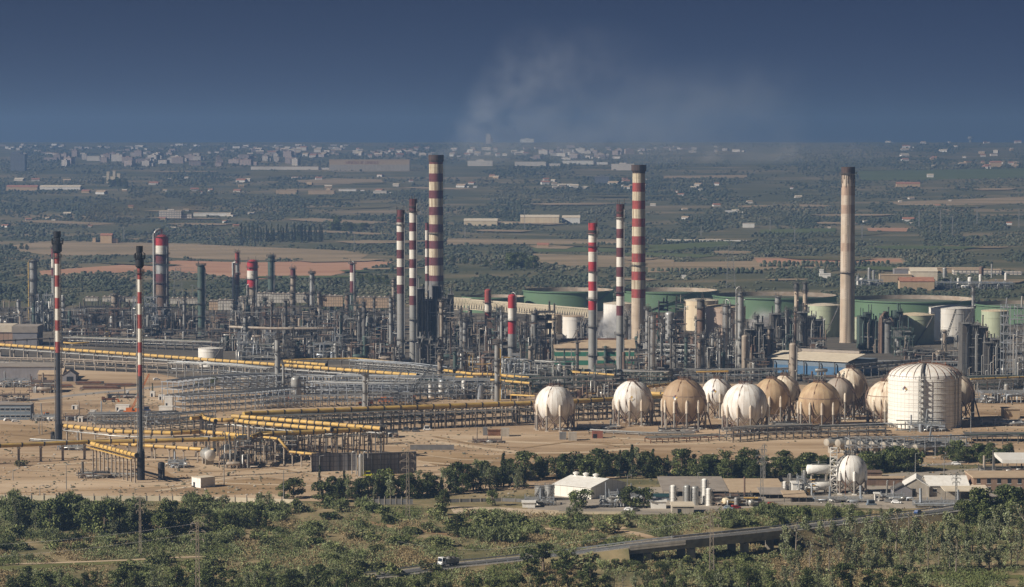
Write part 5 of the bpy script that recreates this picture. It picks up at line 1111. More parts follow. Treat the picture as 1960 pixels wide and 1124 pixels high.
for pts, h, w, lv, npp, st, sd, m, lb in RK: rack(lb, pts, h, w, lv, npp, st, sd, m, dz=min(4.0, h / max(lv, 1)), pipes=('steel_light', 'steel_mid', 'galvanised') if m in ('galvanised', 'steel_mid') else ('steel_mid', 'steel_tan', 'steel_light', 'steel_green'))

# ------------------------------------------------------------------ process units: steel frames full of equipment
UN = [  # x0, x1, base, top, pal, label, kwargs
 (0, 32, 634, 596, 'dark', 'dark unit at the far left edge', {}), (66, 100, 634, 566, 'grey', 'pale open frame between two left edge columns', dict(solid=.2)),
 (112, 160, 640, 590, 'dark', 'dark unit just right of the farther flare', {}), (150, 212, 636, 588, 'dark', 'dark unit left of the yellow railed column', {}),
 (205, 262, 645, 592, 'brown', 'rusty unit around the yellow railed column', dict(yellow=2)), (255, 300, 640, 570, 'grey', 'tall pale scaffold left of the red domed column', dict(solid=.15, depth=8, bay=4)),
 (296, 345, 640, 590, 'dark', 'dark unit around the foot of the red domed column', {}), (340, 395, 640, 606, 'dark', 'dark low unit left of the grey green column', {}),
 (392, 446, 648, 604, 'brown', 'brown low unit right of the grey green column', {}), (440, 505, 650, 590, 'dark', 'dark unit around the red headed columns', dict(npipes=30)),
 (500, 560, 656, 590, 'brown', 'rusty unit under the left of the grey gallery', dict(npipes=30)), (556, 612, 664, 588, 'dark', 'dark tall unit right of the maroon headed tan column', dict(npipes=30)),
 (608, 672, 666, 598, 'dark', 'dark unit under the tan gallery', dict(npipes=30)), (668, 712, 660, 585, 'green', 'green dark unit at the foot of the small banded column', {}),
 (705, 762, 668, 602, 'dark', 'dark unit left of the central stacks', dict(npipes=30)), 
 (846, 890, 690, 588, 'dark', 'dark frame right of the lone tan column', dict(solid=.5)), (884, 935, 690, 610, 'dark', 'dark unit left of the short rusty banded stack', dict(npipes=30)),
 (932, 976, 692, 612, 'brown', 'rusty unit between the two short banded stacks', {}), (985, 1022, 700, 610, 'dark', 'dark unit right of the bright red headed stack', {}),
 (1026, 1062, 706, 598, 'dark', 'dark unit left of the white tank and striped hall', {}), (100, 200, 655, 626, 'brown', 'low brown roofed unit right of the farther flare', dict(floors=2)),
 (215, 290, 660, 628, 'dark', 'low dark unit behind the nearer flare', dict(floors=2)), (296, 386, 662, 634, 'dark', 'low dark unit before the red domed column', dict(floors=2)),
 (405, 460, 672, 634, 'dark', 'low dark unit behind the white conical tank', dict(yellow=1)), (455, 525, 690, 640, 'grey', 'grey pipe filled unit left of the smooth grey column', dict(npipes=34)),
 (545, 600, 686, 646, 'dark', 'dark unit right of the smooth grey column', {}), (600, 660, 688, 644, 'grey', 'grey unit with open white frames', dict(solid=.2)),
 (655, 712, 690, 640, 'dark', 'dark blue unit in front of the small banded column', dict(solid=.5)), (708, 764, 694, 650, 'brown', 'brown piped unit left of the left central stack', dict(npipes=34)),
 (860, 912, 716, 668, 'dark', 'dark unit above the right yellow pipe pair', dict(yellow=3)),
 (908, 955, 722, 676, 'brown', 'brown unit with yellow pipes left of the grey column', dict(yellow=3)), (960, 1012, 724, 680, 'grey', 'grey unit below the bright red headed stack', dict(npipes=34)),
 (1030, 1100, 738, 690, 'green', 'green piped unit below the striped hall', dict(npipes=36, yellow=1)), (1100, 1180, 740, 704, 'green', 'green grey unit around the feet of the two slim stacks', dict(npipes=36)),
 (800, 870, 760, 725, 'grey', 'silver unit below the crane jib', dict(npipes=40, solid=.2)), (868, 960, 764, 728, 'grey', 'silver unit left of the lone white sphere', dict(npipes=44, solid=.25)),
 (985, 1045, 752, 722, 'green', 'green unit behind the lone white sphere', dict(npipes=30)), (1090, 1180, 762, 726, 'dark', 'dark blue unit between the two left white spheres', dict(npipes=40, yellow=2)),
 (1180, 1265, 730, 672, 'dark', 'dark unit right of the slim maroon stack', dict(npipes=30)), (1215, 1262, 690, 612, 'dark', 'dark unit behind the silvery cluster', {}),
 (1262, 1312, 650, 580, 'dark', 'dark spiky unit left of the cream tank', dict(masts=9, solid=.6)), (1296, 1340, 690, 640, 'brown', 'brown louvred unit in front of the cream tank', dict(solid=.5)),
 (1350, 1400, 716, 650, 'dark', 'dark unit behind the bright silvery column', {}), 
 
 
 (1712, 1748, 682, 630, 'green', 'green low pump structure before the pale green tank', {}), 
 (1920, 1985, 742, 588, 'grey', 'silver scaffold tower at the right edge', dict(solid=.12, depth=10, bay=4, npipes=30)),
 (1730, 1845, 700, 668, 'dark', 'low dark unit at the foot of the leaning black crane', dict(floors=2, npipes=34)), (1430, 1466, 724, 690, 'dark', 'low dark unit before the blue walled hall', dict(floors=2)),
 (1540, 1640, 734, 722, 'brown', 'low brown piped unit behind the right spheres', dict(floors=2)), (420, 478, 896, 842, 'dark', 'dark pipe thicket below the yellow crossing', dict(solid=.1, bay=3, depth=20, npipes=30, floors=3, nves=1)),
 (478, 560, 882, 840, 'dark', 'dark steel trestle behind the stepped yellow pipe', dict(solid=.1, bay=3, depth=20, npipes=24, floors=2, nves=0)),
 (-30, 60, 742, 728, 'grey', 'scrap and stored equipment at the left edge', dict(floors=1, solid=2.0)), (56, 100, 752, 732, 'brown', 'rusty stored equipment near the brown shed', dict(floors=1, solid=2.0)),
 (1860, 1990, 772, 752, 'grey', 'valve yard right of the great tank', dict(floors=1, npipes=40, solid=1.0)), (1140, 1262, 716, 700, 'brown', 'low piped strip in front of the striped hall', dict(floors=1, npipes=30)),
 (1760, 1845, 862, 846, 'grey', 'pipework beside the row of horizontal bullets', dict(floors=1, npipes=26)), (1795, 1938, 554, 541, 'grey', 'pale equipment yard of the far works', dict(floors=1, solid=2.5, npipes=14)), (1636, 1690, 549, 537, 'grey', 'pale equipment at the left of the far works', dict(floors=1, solid=2.0, npipes=10)), (1742, 1800, 826, 812, 'grey', 'low pipework at the foot of the great tank', dict(floors=1, npipes=20)),
]
for i, (x0, x1, b, tp, pal, lb, kw) in enumerate(UN):
    if lb.startswith('valve skid'): continue
    kw = dict(kw); kw.setdefault('nves', 3 if kw.get('floors', 9) > 1 else 2); unit(x0, x1, b, tp, lb, 100 + i, pal, **kw)

FU = [(796, 844, 684, 530, 'tallest dark furnace structure beneath the tallest chimney', 'dark'),
 (1425, 1480, 696, 610, 'dark furnace left of the twin small stacks', 'dark'),
 (1476, 1532, 676, 592, 'dark furnace under the twin small stacks', 'dark'),
 (1528, 1578, 680, 588, 'dark ribbed furnace right of the twin small stacks', 'dark'),
 (1645, 1680, 676, 590, 'green spiky structure right of the tan chimney', 'green'),
 (1688, 1728, 662, 588, 'dark green spiky structure behind the stout reactor', 'green'),
 (1842, 1890, 722, 606, 'black furnace block behind the great tank', 'dark'),
 (1884, 1926, 724, 640, 'black furnace block right of the taller one', 'dark'),
 (798, 842, 704, 640, 'dark boxy unit right of the central stacks', 'dark')]
FU += [(836, 868, 640, 548, 'dark tower block right of the foot of the tallest chimney', 'dark'), (745, 770, 668, 600, 'dark block behind the left central stack', 'dark'), (1105, 1130, 650, 612, 'dark block left of the white steam', 'dark')]
for i, (x0, x1, b, tp, lb, pal) in enumerate(FU): furnace(x0, x1, b, tp, lb, 900 + i, 'steel_green' if pal == 'green' else 'steel_dark', 'steel_green' if pal == 'green' else 'steel_mid', stacks=7 if 'spiky' in lb or 'ribbed' in lb else 5)

for i in range(19):
    x = 2 + i * 40; unit(x, x + 40, 626 + (i * 7) % 9, 590 + (i * 13) % 17, 'dark pipe filled unit in the back row left of the central stacks', 300 + i, ('dark', 'brown', 'dark', 'grey')[i % 4], npipes=16, nves=2, masts=4, group='back row of dark units left of the central stacks')
for i in range(9):
    x = 805 + i * 26; unit(x, x + 26, 650 + (i * 7) % 11, 606 + (i * 13) % 19, 'dark pipe filled unit in the row right of the central stacks', 330 + i, ('dark', 'brown', 'dark')[i % 3], npipes=16, nves=2, masts=4, group='row of dark units right of the central stacks')
for i in range(12):
    x = 1222 + i * 30; unit(x, x + 30, 686 + (i * 7) % 13, 640 + (i * 13) % 19, 'dark pipe filled unit in the row before the cream and pale tanks', 350 + i, ('dark', 'green', 'dark', 'brown')[i % 4], npipes=16, nves=2, masts=3, group='row of dark units before the cream and pale tanks')

# ------------------------------------------------------------------ clad galleries and the truss bridge behind the units
def gallery(px0, px1, top, bot, base, grid, label, leg=7.0, depth=8, roof='roof_grey', slope=0):
    p0 = G(px0, base); p1 = G(px1, base + slope); Y = p0.y; z0, z1 = zat(bot, Y), zat(top, Y); t = thing('clad_gallery', label, 'gallery', p0); d = p1 - p0; L = d.length; t.rotation_euler.z = math.atan2(d.y, d.x)
    mb = MB(); mb.box(0, 0, z0, L, depth, z1); mb.build('cladding', grid, t)
    mb = MB(); mb.box(-.3, -.3, z1 + .01, L + .3, depth + .3, z1 + .4)
    for k in range(int(L / 4)): mb.lathe([(1.2, 0), (1.2, .8), (1.0, .8)], 10, 0, (2 + 4 * k, depth / 2, z1 + .4))
    mb.build('roof', roof, t)
    n = max(2, int(L / leg)); proto = None
    for k in range(n + 1):
        for y in (0.3, depth - .3):
            if proto is None: m2 = MB(); m2.box(-.25, -.25, 0, .25, .25, z0); proto = m2.build('leg', 'steel_dark', t, (0.3, y, 0))
            else: share(proto, 'leg', t, (0.3 + (L - .6) * k / n, y, 0))
    return t
gallery(163, 187, 570, 577, 612, 'grid_white', 'white clad box, left piece behind the left units'); gallery(196, 238, 569, 578, 612, 'grid_white', 'white clad box left of the yellow railed column'); gallery(240, 266, 570, 578, 612, 'grid_white', 'white clad box left of the nearer flare top')
gallery(326, 380, 572, 582, 618, 'grid_white', 'sawtooth white gallery right of the red domed column'); gallery(400, 417, 577, 594, 622, 'grid_tan', 'tan clad box at the start of the gallery'); gallery(417, 446, 575, 594, 622, 'grid_white', 'grey clad gallery piece left of the red headed columns')
gallery(457, 482, 570, 590, 624, 'grid_white', 'white clad gallery piece between the red headed columns'); gallery(492, 518, 562, 587, 626, 'grid_white', 'tall end of the curved white gallery'); gallery(518, 592, 563, 580, 626, 'grid_white', 'long curved white gallery behind the tan column')
gallery(607, 656, 567, 587, 632, 'grid_tan', 'tan gridded gallery with pale square panels'); gallery(660, 678, 569, 590, 632, 'grid_tan', 'short tan gallery left of the small banded column'); gallery(682, 752, 570, 590, 634, 'grid_tan', 'long pinkish tan gallery left of the central stacks')
def truss(px0, px1, top0, top1, hpx, base0, base1, label, nb, roofed=False):
    p0, p1 = G(px0, base0), G(px1, base1); t = thing('truss_bridge', label, 'truss bridge', p0); d = p1 - p0; L = d.length; t.rotation_euler.z = math.atan2(d.y, d.x)
    za, zb = zat(top0, p0.y), zat(top1, p1.y); h = hpx / SY(p0.y); zt = lambda f: za + (zb - za) * f
    for y in (0, 5.0):
        mb = MB(); mb.beam((0, y, za), (L, y, zb), .5); mb.beam((0, y, za - h), (L, y, zb - h), .5)
        for k in range(nb):
            f0, f1, fm = k / nb, (k + 1) / nb, (k + .5) / nb; mb.beam((L * f0, y, zt(f0) - h), (L * fm, y, zt(fm)), .42); mb.beam((L * fm, y, zt(fm)), (L * f1, y, zt(f1) - h), .42); mb.beam((L * f0, y, zt(f0) - h), (L * f0, y, zt(f0)), .34)
        mb.build('truss_side', 'wall_cream', t)
    mb = MB(); mb.beam((0, 2.5, za - h + .2), (L, 2.5, zb - h + .2), 4.6, .3); mb.beam((0, 2.5, za - h + 1.2), (L, 2.5, zb - h + 1.2), 1.6, .9); mb.build('conveyor_deck', 'concrete', t)
    for k in range(max(2, int(L / 26)) + 1):
        f = k / max(2, int(L / 26)); mb = MB(); mb.box(L * f - .4, -.2, 0, L * f + .4, .6, zt(f) - h - .3); mb.box(L * f - .4, 4.4, 0, L * f + .4, 5.2, zt(f) - h - .3); mb.beam((L * f, .3, zt(f) * .3), (L * f, 4.8, zt(f) * .7), .3); mb.build('trestle', 'steel_dark', t)
truss(815, 898, 568, 572, 22, 622, 624, 'white truss bridge, left deep span behind the lone tan column', 14)
truss(896, 1060, 574, 586, 18, 624, 630, 'long white truss bridge in front of the green tanks', 34)
truss(1056, 1130, 586, 592, 16, 630, 632, 'short white truss span running to the bright red and white stack', 16)
# concrete transfer duct leaning on the tallest chimney
p = G(832, 620); Y = p.y; t = thing('flue_duct', 'pale concrete flue duct at the foot of the tallest chimney', 'duct', p - Vector((0, 12, 0))); mb = MB()
s = SY(Y); mb.hexa([(-13 / s, 0, zat(560, Y)), (10 / s, 0, zat(560, Y)), (10 / s, 10, zat(560, Y)), (-13 / s, 10, zat(560, Y)), (-9 / s, 0, zat(535, Y)), (9 / s, 0, zat(531, Y)), (9 / s, 10, zat(531, Y)), (-9 / s, 10, zat(535, Y))]); mb.build('duct', 'concrete', t)
mb = MB(); mb.box(-20 / s, -1, zat(566, Y), 12 / s, 11, zat(560.3, Y)); mb.build('platform', 'concrete', t)
for dx in (-18, -4, 10): mb = MB(); mb.box(dx / s - .5, 0, 0, dx / s + .5, 1, zat(566.2, Y)); mb.build('leg', 'concrete_dark', t)

# ------------------------------------------------------------------ buildings of the plant
def bpx(x0, x1, base, top, depth, label, **kw):         # a building from its front's pixel box
    p0, p1 = G(x0, base), G(x1, base); return building(0, 0, p1.x - p0.x, depth, zat(top, p0.y), label, loc=p0, **kw)
bpx(-30, 24, 660, 636, 20, 'brown panelled building with deep pale parapet at the left edge', wall='brown_panels', roof='roof_cream', eave=5.0, over=.7)
bpx(24.3, 71, 662, 637, 26, 'shaded grey wing of the brown panelled building', wall='wall_grey', roof='roof_grey', eave=4.5, over=.5)  # grey wall and roof colours carry the shade of this side
bpx(-40, 106, 729, 703, 30, 'long low grey windowless shed at the left edge', wall='wall_grey', roof='roof_grey', eave=.6)
bpx(73, 119, 730.5, 717, 18, 'tan shed with pale pitched roof beside the flare shaft', wall='wall_tan', roof='roof_tan', style='gable_x', rise=3, door=(2, 3, 2.5))
bpx(119.3, 145, 730.5, 718, 12, 'dark end shed right of the flare shaft', wall='wall_grey', roof='roof_grey', style='gable_y', rise=2.6, door=(2.6, 4, 3))
bpx(-30, 59, 804, 775, 10, 'blue grey two storey office block at the left edge', wall='wall_bluegrey', roof='roof_grey', windows=[(9, 2.0, 1.3, 1.2), (9, 2.0, 1.4, 4.8)], eave=.3)
for x0, x1, b, tp, d, lb in [(221, 247, 787, 776, 5, 'white site cabin right of the flare shaft'), (137, 148, 784, 777, 4, 'small white site cabin beside the farther flare'), (149, 158, 808, 799, 3, 'tiny white hut behind the yellow flare pipeline'),
        (304, 330, 794, 779, 6, 'white cabin with red foot left of the silver pipe field'), (315, 330, 779, 760, 5, 'tall white container stack at the left of the pipe field'), (287, 296, 760, 750, 4, 'small cream cabin beside the cypress'), (303, 314, 766, 757, 4, 'small grey cabin left of the tall white containers'),
        (241, 246, 759, 749, 3, 'narrow white hut behind the earth mover'), (172, 182, 800, 786, 3, 'white twin tank cabin in the site yard')]:
    bpx(x0, x1, b, tp, d, lb, name='site_cabin', cat='cabin', wall='white_paint', roof='white_paint', door=(.6, .9, 2), eave=.15, over=.1)
bpx(452, 478, 740, 727, 8, 'pinkish low cabin at the back of the pipe field', name='site_cabin', cat='cabin', wall='roof_tan', roof='roof_cream', door=(1, 1, 2))
building(367, 932, 6.4, 7.4, 4.1, 'small white hut with flat roof on the bare yard near the fence', name='hut', cat='hut', wall='white_paint', roof='roof_cream', door=(1.2, 1.2, 2.2), rz=R(-48), eave=.25, over=.15)
# striped hall: cream and green bands
p0, p1 = G(1062, 708), G(1214, 708); Y = p0.y; W_ = p1.x - p0.x; hz = [zat(y, Y) for y in (708, 699, 690, 682, 674, 667)]; D_ = 34; t = thing('industrial_hall', 'hall striped in green and cream with tan roof, right of centre', 'hall', p0)
mb = MB()
for k in range(5): mb.box(-.01 * k, -.05 * (k % 2), hz[k] + (.01 if k else 0), W_, D_, hz[k + 1], k % 2)
mb.build('wall', ['wall_cream', 'wall_green'], t)
mb = MB(); mb.add([(W_ + .01, -.06, 0), (W_ + .01, D_, 0), (W_ + .01, D_, hz[5]), (W_ + .01, D_ / 2, hz[5] + 4), (W_ + .01, -.06, hz[5])], [(0, 1, 2, 3, 4)]); mb.box(W_ + .02, 5, 0, W_ + .3, 11, 6); mb.build('end_wall', 'wall_teal', t)
mb = MB(); mb.hexa([(-.8, -.9, hz[5]), (W_ + .9, -.9, hz[5]), (W_ + .9, D_ / 2, hz[5] + 4), (-.8, D_ / 2, hz[5] + 4), (-.8, -.9, hz[5] + .4), (W_ + .9, -.9, hz[5] + .4), (W_ + .9, D_ / 2, hz[5] + 4.4), (-.8, D_ / 2, hz[5] + 4.4)])
mb.hexa([(-.8, D_ / 2 + .01, hz[5] + 4), (W_ + .9, D_ / 2 + .01, hz[5] + 4), (W_ + .9, D_ + .9, hz[5]), (-.8, D_ + .9, hz[5]), (-.8, D_ / 2 + .01, hz[5] + 4.4), (W_ + .9, D_ / 2 + .01, hz[5] + 4.4), (W_ + .9, D_ + .9, hz[5] + .4), (-.8, D_ + .9, hz[5] + .4)]); mb.build('roof', 'roof_tan', t)
mb = MB(); mb.box(4, D_ / 2 - .6, hz[5] + 4.41, W_ - 4, D_ / 2 + .6, hz[5] + 5.2); mb.build('ridge_vent', 'rust', t)
# blue walled hall
p0, p1 = G(1468, 714), G(1622, 722); t = thing('industrial_hall', 'blue walled hall with long cream roof behind the right spheres', 'hall', p0); d = p1 - p0; t.rotation_euler.z = math.atan2(d.y, d.x); L_ = d.length; hb = zat(686, p0.y)
mb = MB(); mb.box(0, 0, 0, L_, 40, hb * .62, 0); mb.box(.02, .04, hb * .62 + .01, L_ - .02, 39.9, hb, 1); mb.build('wall', ['wall_blue', 'wall_bluegrey'], t)
mb = MB(); mb.hexa([(-1, -1.2, hb), (L_ + 1, -1.2, hb), (L_ + 1, 22, hb + 3.4), (-1, 22, hb + 3.4), (-1, -1.2, hb + .4), (L_ + 1, -1.2, hb + .4), (L_ + 1, 22, hb + 3.8), (-1, 22, hb + 3.8)]); mb.build('roof', 'roof_cream', t)
mb = MB(); mb.box(4, 21, hb + 3.81, L_ - 3, 24, hb + 5.3); mb.build('ridge_vent', 'roof_grey', t)
for k in range(5): mb = MB(); x = L_ * (.1 + .19 * k); mb.tube([(x, -1.6, 0), (x, -1.6, hb * .85), (x - .7, -1.6, hb * .95)], .45, 8); mb.build('exhaust_pipe', 'steel_dark', t)
# depot: white shed, grey roofs, canopies, brick building
t = building(1060, 949, 19.5, 23, zat(927, G(1060, 949).y), 'big white gabled warehouse with three roof vents in the tree belt', name='warehouse', cat='warehouse', wall='cladding_white', roof='white_paint', style='gable_x', rise=2.6, door=(9, 1.6, 2.4), rz=R(-40))
for k in range(3):
    mb = MB(); x = 2.5 + 5.2 * k; mb.lathe([(.9, 0), (.9, .9), (1.3, .95), (1.3, 1.5), (.1, 1.9)], 12, 0, (x, 11.5, zat(927, t.location.y) + 2.6)); mb.build('roof_vent', 'white_paint', t)
bpx(1728, 1778, 951, 931, 18, 'white roofed shed with grey wall near the brick office', name='warehouse', cat='shed', wall='concrete', roof='white_paint', style='gable_y', rise=3.2, door=(2, 3.2, 3.4), rz=R(-8))
bpx(1776, 1854, 951, 930, 18, 'long white roofed wing with dark skylight strips', name='warehouse', cat='shed', wall='concrete', roof='white_paint', style='gable_x', rise=3.0, windows=[(3, 1.6, 1.2, 2.0)])
t = bpx(1863, 2020, 950, 915, 22, 'brown brick office with white framed windows at the right edge', name='office_block', cat='office', wall='brick_brown', roof='roof_tan', windows=[(8, 1.5, 2.2, 1.6), (8, 1.5, 2.2, 5.2)], eave=.5)
def canopy(x0, x1, base, top, depth, label, mat, nx=4, roofh=.35):
    p0, p1 = G(x0, base), G(x1, base); W = p1.x - p0.x; z = zat(top, p0.y); t = thing('canopy', label, 'canopy', p0); mb = MB(); mb.hexa([(0, 0, z), (W, 0, z), (W, depth, z + .8), (0, depth, z + .8), (0, 0, z + roofh), (W, 0, z + roofh), (W, depth, z + .8 + roofh), (0, depth, z + .8 + roofh)]); mb.build('roof', mat, t)
    for k in range(nx):
        for y in (0.4, depth - .4): mb = MB(); mb.box(.3 + (W - .6) * k / (nx - 1) - .12, y - .12, 0, .3 + (W - .6) * k / (nx - 1) + .12, y + .12, z); mb.build('post', 'steel_dark', t)
    return t
canopy(1808, 1896, 958, 941, 16, 'flat cream canopy in front of the white roofed shed', 'roof_cream')
canopy(1862, 1935, 962, 951, 10, 'low grey green canopy before the brick office', 'roof_grey')
canopy(1918, 2000, 905, 887, 22, 'high white canopy at the right edge behind the brick office', 'white_paint', roofh=1.6)
canopy(1268, 1395, 951, 941, 44, 'broad grey flat roof behind the silos, left half', 'roof_grey'); canopy(1396, 1506, 952, 943, 40, 'broad grey flat roof behind the silos, right half', 'roof_tan')
canopy(1455, 1508, 955, 947, 16, 'low grey roof left of the gas depot', 'roof_grey'); canopy(1500, 1545, 962, 952, 14, 'low tan roof in front of the gas depot pumps', 'roof_tan')
canopy(1850, 1990, 846, 836, 12, 'dark long canopy behind the trees at the right edge', 'steel_dark', 6)
bpx(1660, 1728, 930, 916, 6, 'long brown wall block behind the depot sphere', name='wall', cat='wall', wall='steel_brown', roof='roof_tan', eave=.3)
bpx(1660, 1688, 915, 905, 8, 'brown low block right of the depot sphere top', name='hut', cat='hut', wall='steel_brown', roof='steel_brown', eave=.3)
bpx(1710, 1746, 952, 938, 8, 'dark roofed hut left of the white roofed shed', name='hut', cat='hut', wall='wall_grey', roof='steel_dark', style='gable_y', rise=2)
bpx(1675, 1683, 960, 946, 3, 'narrow white kiosk right of the depot sphere legs', name='kiosk', cat='kiosk', wall='white_paint', roof='white_paint', windows=[(1, .9, .9, 1.3)])
bpx(1287, 1328, 985, 970, 12, 'grey shed with bright flat roof below the silos', name='hut', cat='shed', wall='concrete', roof='roof_cream', door=(2, 1.4, 2.2))
bpx(1246, 1275, 974, 961, 8, 'white low block left of the bright roofed shed', name='hut', cat='shed', wall='white_paint', roof='white_paint')
bpx(1248, 1282, 958, 951, 7, 'teal roofed shelter behind the white low block', name='hut', cat='shed', wall='wall_bluegrey', roof='wall_teal')
bpx(1000, 1024, 972, 963, 5, 'low white tray building left of the silver tanks', name='hut', cat='shed', wall='white_paint', roof='white_paint')
bpx(1820, 1848, 850, 838, 8, 'cream block at the right end of the bullets', name='hut', cat='hut', wall='wall_cream', roof='roof_cream')
bpx(1922, 1952, 802, 784, 10, 'tan block on the bare ground right of the great tank', name='hut', cat='hut', wall='wall_tan', roof='roof_tan')
for x0, x1, b, tp, m, lb in [(924.5, 933, 834, 819.5, 'concrete_dark', 'left concrete bay wall of the open bunker'), (959, 975, 836, 821, 'concrete', 'right concrete bay wall of the open bunker'), (1071, 1084, 842, 829, 'concrete_dark', 'left concrete block left of the red container'), (1088, 1104, 844, 829, 'concrete', 'right concrete block left of the red container')]:
    bpx(x0, x1, b, tp, 5, lb, name='concrete_block', cat='block', wall=m, roof=m, eave=.05, over=.02)
bpx(934, 958, 834.5, 824, 3, 'rusty pipe stack between the two bay walls', name='pipe_stack', cat='pipe stack', wall='rust', roof='rust', eave=.2)
t = bpx(1133.5, 1154, 839.5, 826.5, 4, 'rust red shipping container on the bare ground', name='shipping_container', cat='container', wall='pipe_red', roof='pipe_red', eave=.1, over=.03, door=(.4, 1.9, 2.2)); 
for x0, x1, b, tp, lb in [(785, 869, 861.5, 852, 'low dark concrete wall alone on the brown ground'), (1000, 1030, 805, 798, 'low concrete wall behind the lone white sphere')]:
    bpx(x0, x1, b, tp, .6, lb, name='wall', cat='wall', wall='concrete_dark', roof='concrete_dark', eave=.1, over=.03)
def noise_wall(x0, x1, b0, b1, top, label):
    p0, p1 = G(x0, b0), G(x1, b1); t = thing('noise_wall', label, 'wall', p0); d = p1 - p0; L = d.length; t.rotation_euler.z = math.atan2(d.y, d.x); h = zat(top, p0.y); mb = MB(); mb.box(0, 0, 0, L, .5, h); mb.build('panel', 'slats_dark', t)
    mb = MB(); mb.box(-.1, -.12, h + .003, L + .1, .62, h + .25); mb.build('coping', 'concrete_dark', t)
    n = int(L / 3.6)
    for k in range(n + 1): mb = MB(); mb.box(L * k / n - .15, -.32, 0, L * k / n + .15, -.003, h); mb.build('post', 'steel_black', t)
noise_wall(597, 683, 903, 901, 869, 'dark slatted noise wall behind the white looped vessel'); noise_wall(695, 796, 910, 906, 869, 'dark slatted noise wall right of the white looped vessel')
# white vessel with looped pipes between the walls
p = G(690, 912); t = thing('process_vessel', 'white vessel with twin looped pipes between the dark walls', 'vessel', p); mb = MB(); mb.lathe([(1.1, 0), (1.1, 8.5), (1.0, 9.2), (.6, 9.8), (.02, 10)], 14, 0); mb.build('shell', 'steel_light', t)
for k, x in enumerate((-2.8, 2.2)):
    mb = MB(); mb.tube([(x - .8, -1, 1), (x - .8, -1, 10), (x - .5, -1, 10.8), (x + .3, -1, 11), (x + .9, -1, 10.7), (x + 1.1, -1, 10), (x + 1.1, -1, 8.2 if k else 1)], .24, 8); mb.build('pipe', 'steel_light', t)
# horizontal vessels
def bullet(cx, cy, length, r, base, label, mat, rz, endmat=None, name='horizontal_vessel', z=None, group=None):
    p = G(cx, base); t = thing(name, label, 'vessel', p, rz, group); z = zat(cy, p.y) if z is None else z; z = max(z, r + .6); mb = MB(); k = [(-length / 2 - r * .35 * math.sin(a), r * math.cos(a)) for a in (1.5, 1.1, .7, .3)]; pr = k + [(-x, q) for x, q in reversed(k)]
    mb.tube([(x, 0, z) for x, _ in pr], [max(q, .05) for _, q in pr], 20, [0][0]);
    mb.build('shell', mat, t)
    for sgn in (-1, 1):
        if endmat: m2 = MB(); m2.tube([(sgn * (x + .02), 0, z) for x, _ in [(-a, b) for a, b in k]], [max(q + .02, .05) for _, q in k], 20); m2.build('end_cap', endmat, t)
        m2 = MB(); m2.box(sgn * length * .32 - .35, -r * .7, 0, sgn * length * .32 + .35, r * .7, z - r * .55); m2.build('saddle', 'concrete', t)
    m2 = MB(); m2.box(-length * .35, -.7, z + r + .05, length * .35, .7, z + r + .2); m2.beam((-length * .35, -.7, z + r + 1.2), (length * .35, -.7, z + r + 1.2), .1); m2.tube([(0, 0, z + r * .8), (0, 0, z + r + 1.4)], .3, 8); m2.build('top_walkway', 'steel_mid', t); return t
bullet(398, 870, 7.5, 2.7, 889, 'grey horizontal drum on concrete saddles under the yellow pipes', 'steel_light', R(112), 'tank_white')
bullet(1567, 898.5, 9.0, 2.1, 944, 'upper white horizontal gas vessel left of the depot sphere', 'white_paint', R(6)); bullet(1567, 930, 9.0, 1.9, 945, 'lower white horizontal gas vessel left of the depot sphere', 'white_paint', R(6))
for k in range(9): bullet(1603 + k * 21.5, 845 + k * 1.2, 15 if k < 7 else 18, 1.85, 866 + k * .6, ['grey bullet tank with white end at the left end of the row', 'second bullet tank from the left end of the row', 'third bullet tank from the left end of the row', 'fourth bullet tank from the left behind the grey frame', 'middle bullet tank of the row behind the grey frame', 'bullet tank just right of the middle of the row', 'third bullet tank from the right end of the row', 'second bullet tank from the right end of the row', 'pale bullet tank at the right end of the row'][k], 'steel_light', R(42), 'concrete', 'bullet_tank', group='row of bullet tanks behind the trees')
bullet(1277, 717, 14, 2.6, 728, 'cream horizontal drum above the tan brown sphere', 'tank_cream', R(15)); bullet(1572, 709, 7, 1.1, 722, 'pale small drum above the right spheres', 'steel_light', R(5))
bullet(1398, 958, 7, 1.3, 968, 'cream small horizontal vessel right of the silos', 'tank_cream', R(40)); bullet(1445, 961, 6, 1.1, 969, 'grey small horizontal vessel behind the fence right of the silos', 'steel_light', R(40))
# silos and depot tanks
for x, w, tp, b, m, lb in [(1288.5, 11, 928, 966, 'white_paint', 'white silo at the left of the silo group'), (1315, 13, 928, 967, 'steel_light', 'left grey silo of the grey pair'), (1330.5, 14, 930, 967, 'steel_light', 'right grey silo of the grey pair'), (1348.5, 11, 916, 964, 'white_paint', 'tallest white silo of the group'), (1356.5, 11, 934, 968, 'white_paint', 'shorter white silo in front of the tallest one'),
        (1502, 8, 921, 947, 'white_paint', 'small white upright tank left of the depot'), (1512.5, 5, 906, 940, 'steel_light', 'slim grey upright vessel left of the depot'), (1539.5, 6, 900, 946, 'steel_light', 'slim silver column beside the horizontal gas vessels'), (1156, 7, 948, 968, 'steel_light', 'small upright tank right of the warehouse')]:
    tower(x, w, tp, b, lb, 'silo' if 'silo' in lb else 'process_vessel', 'silo' if 'silo' in lb else 'vessel', m, [], (), True, 2.2, [(3.6, .15, .95, False)], 'steel_mid')
bpx(1517, 1530, 945, 926, 6, 'white boxed pump house left of the horizontal gas vessels', name='pump_house', cat='pump house', wall='white_paint', roof='white_paint')
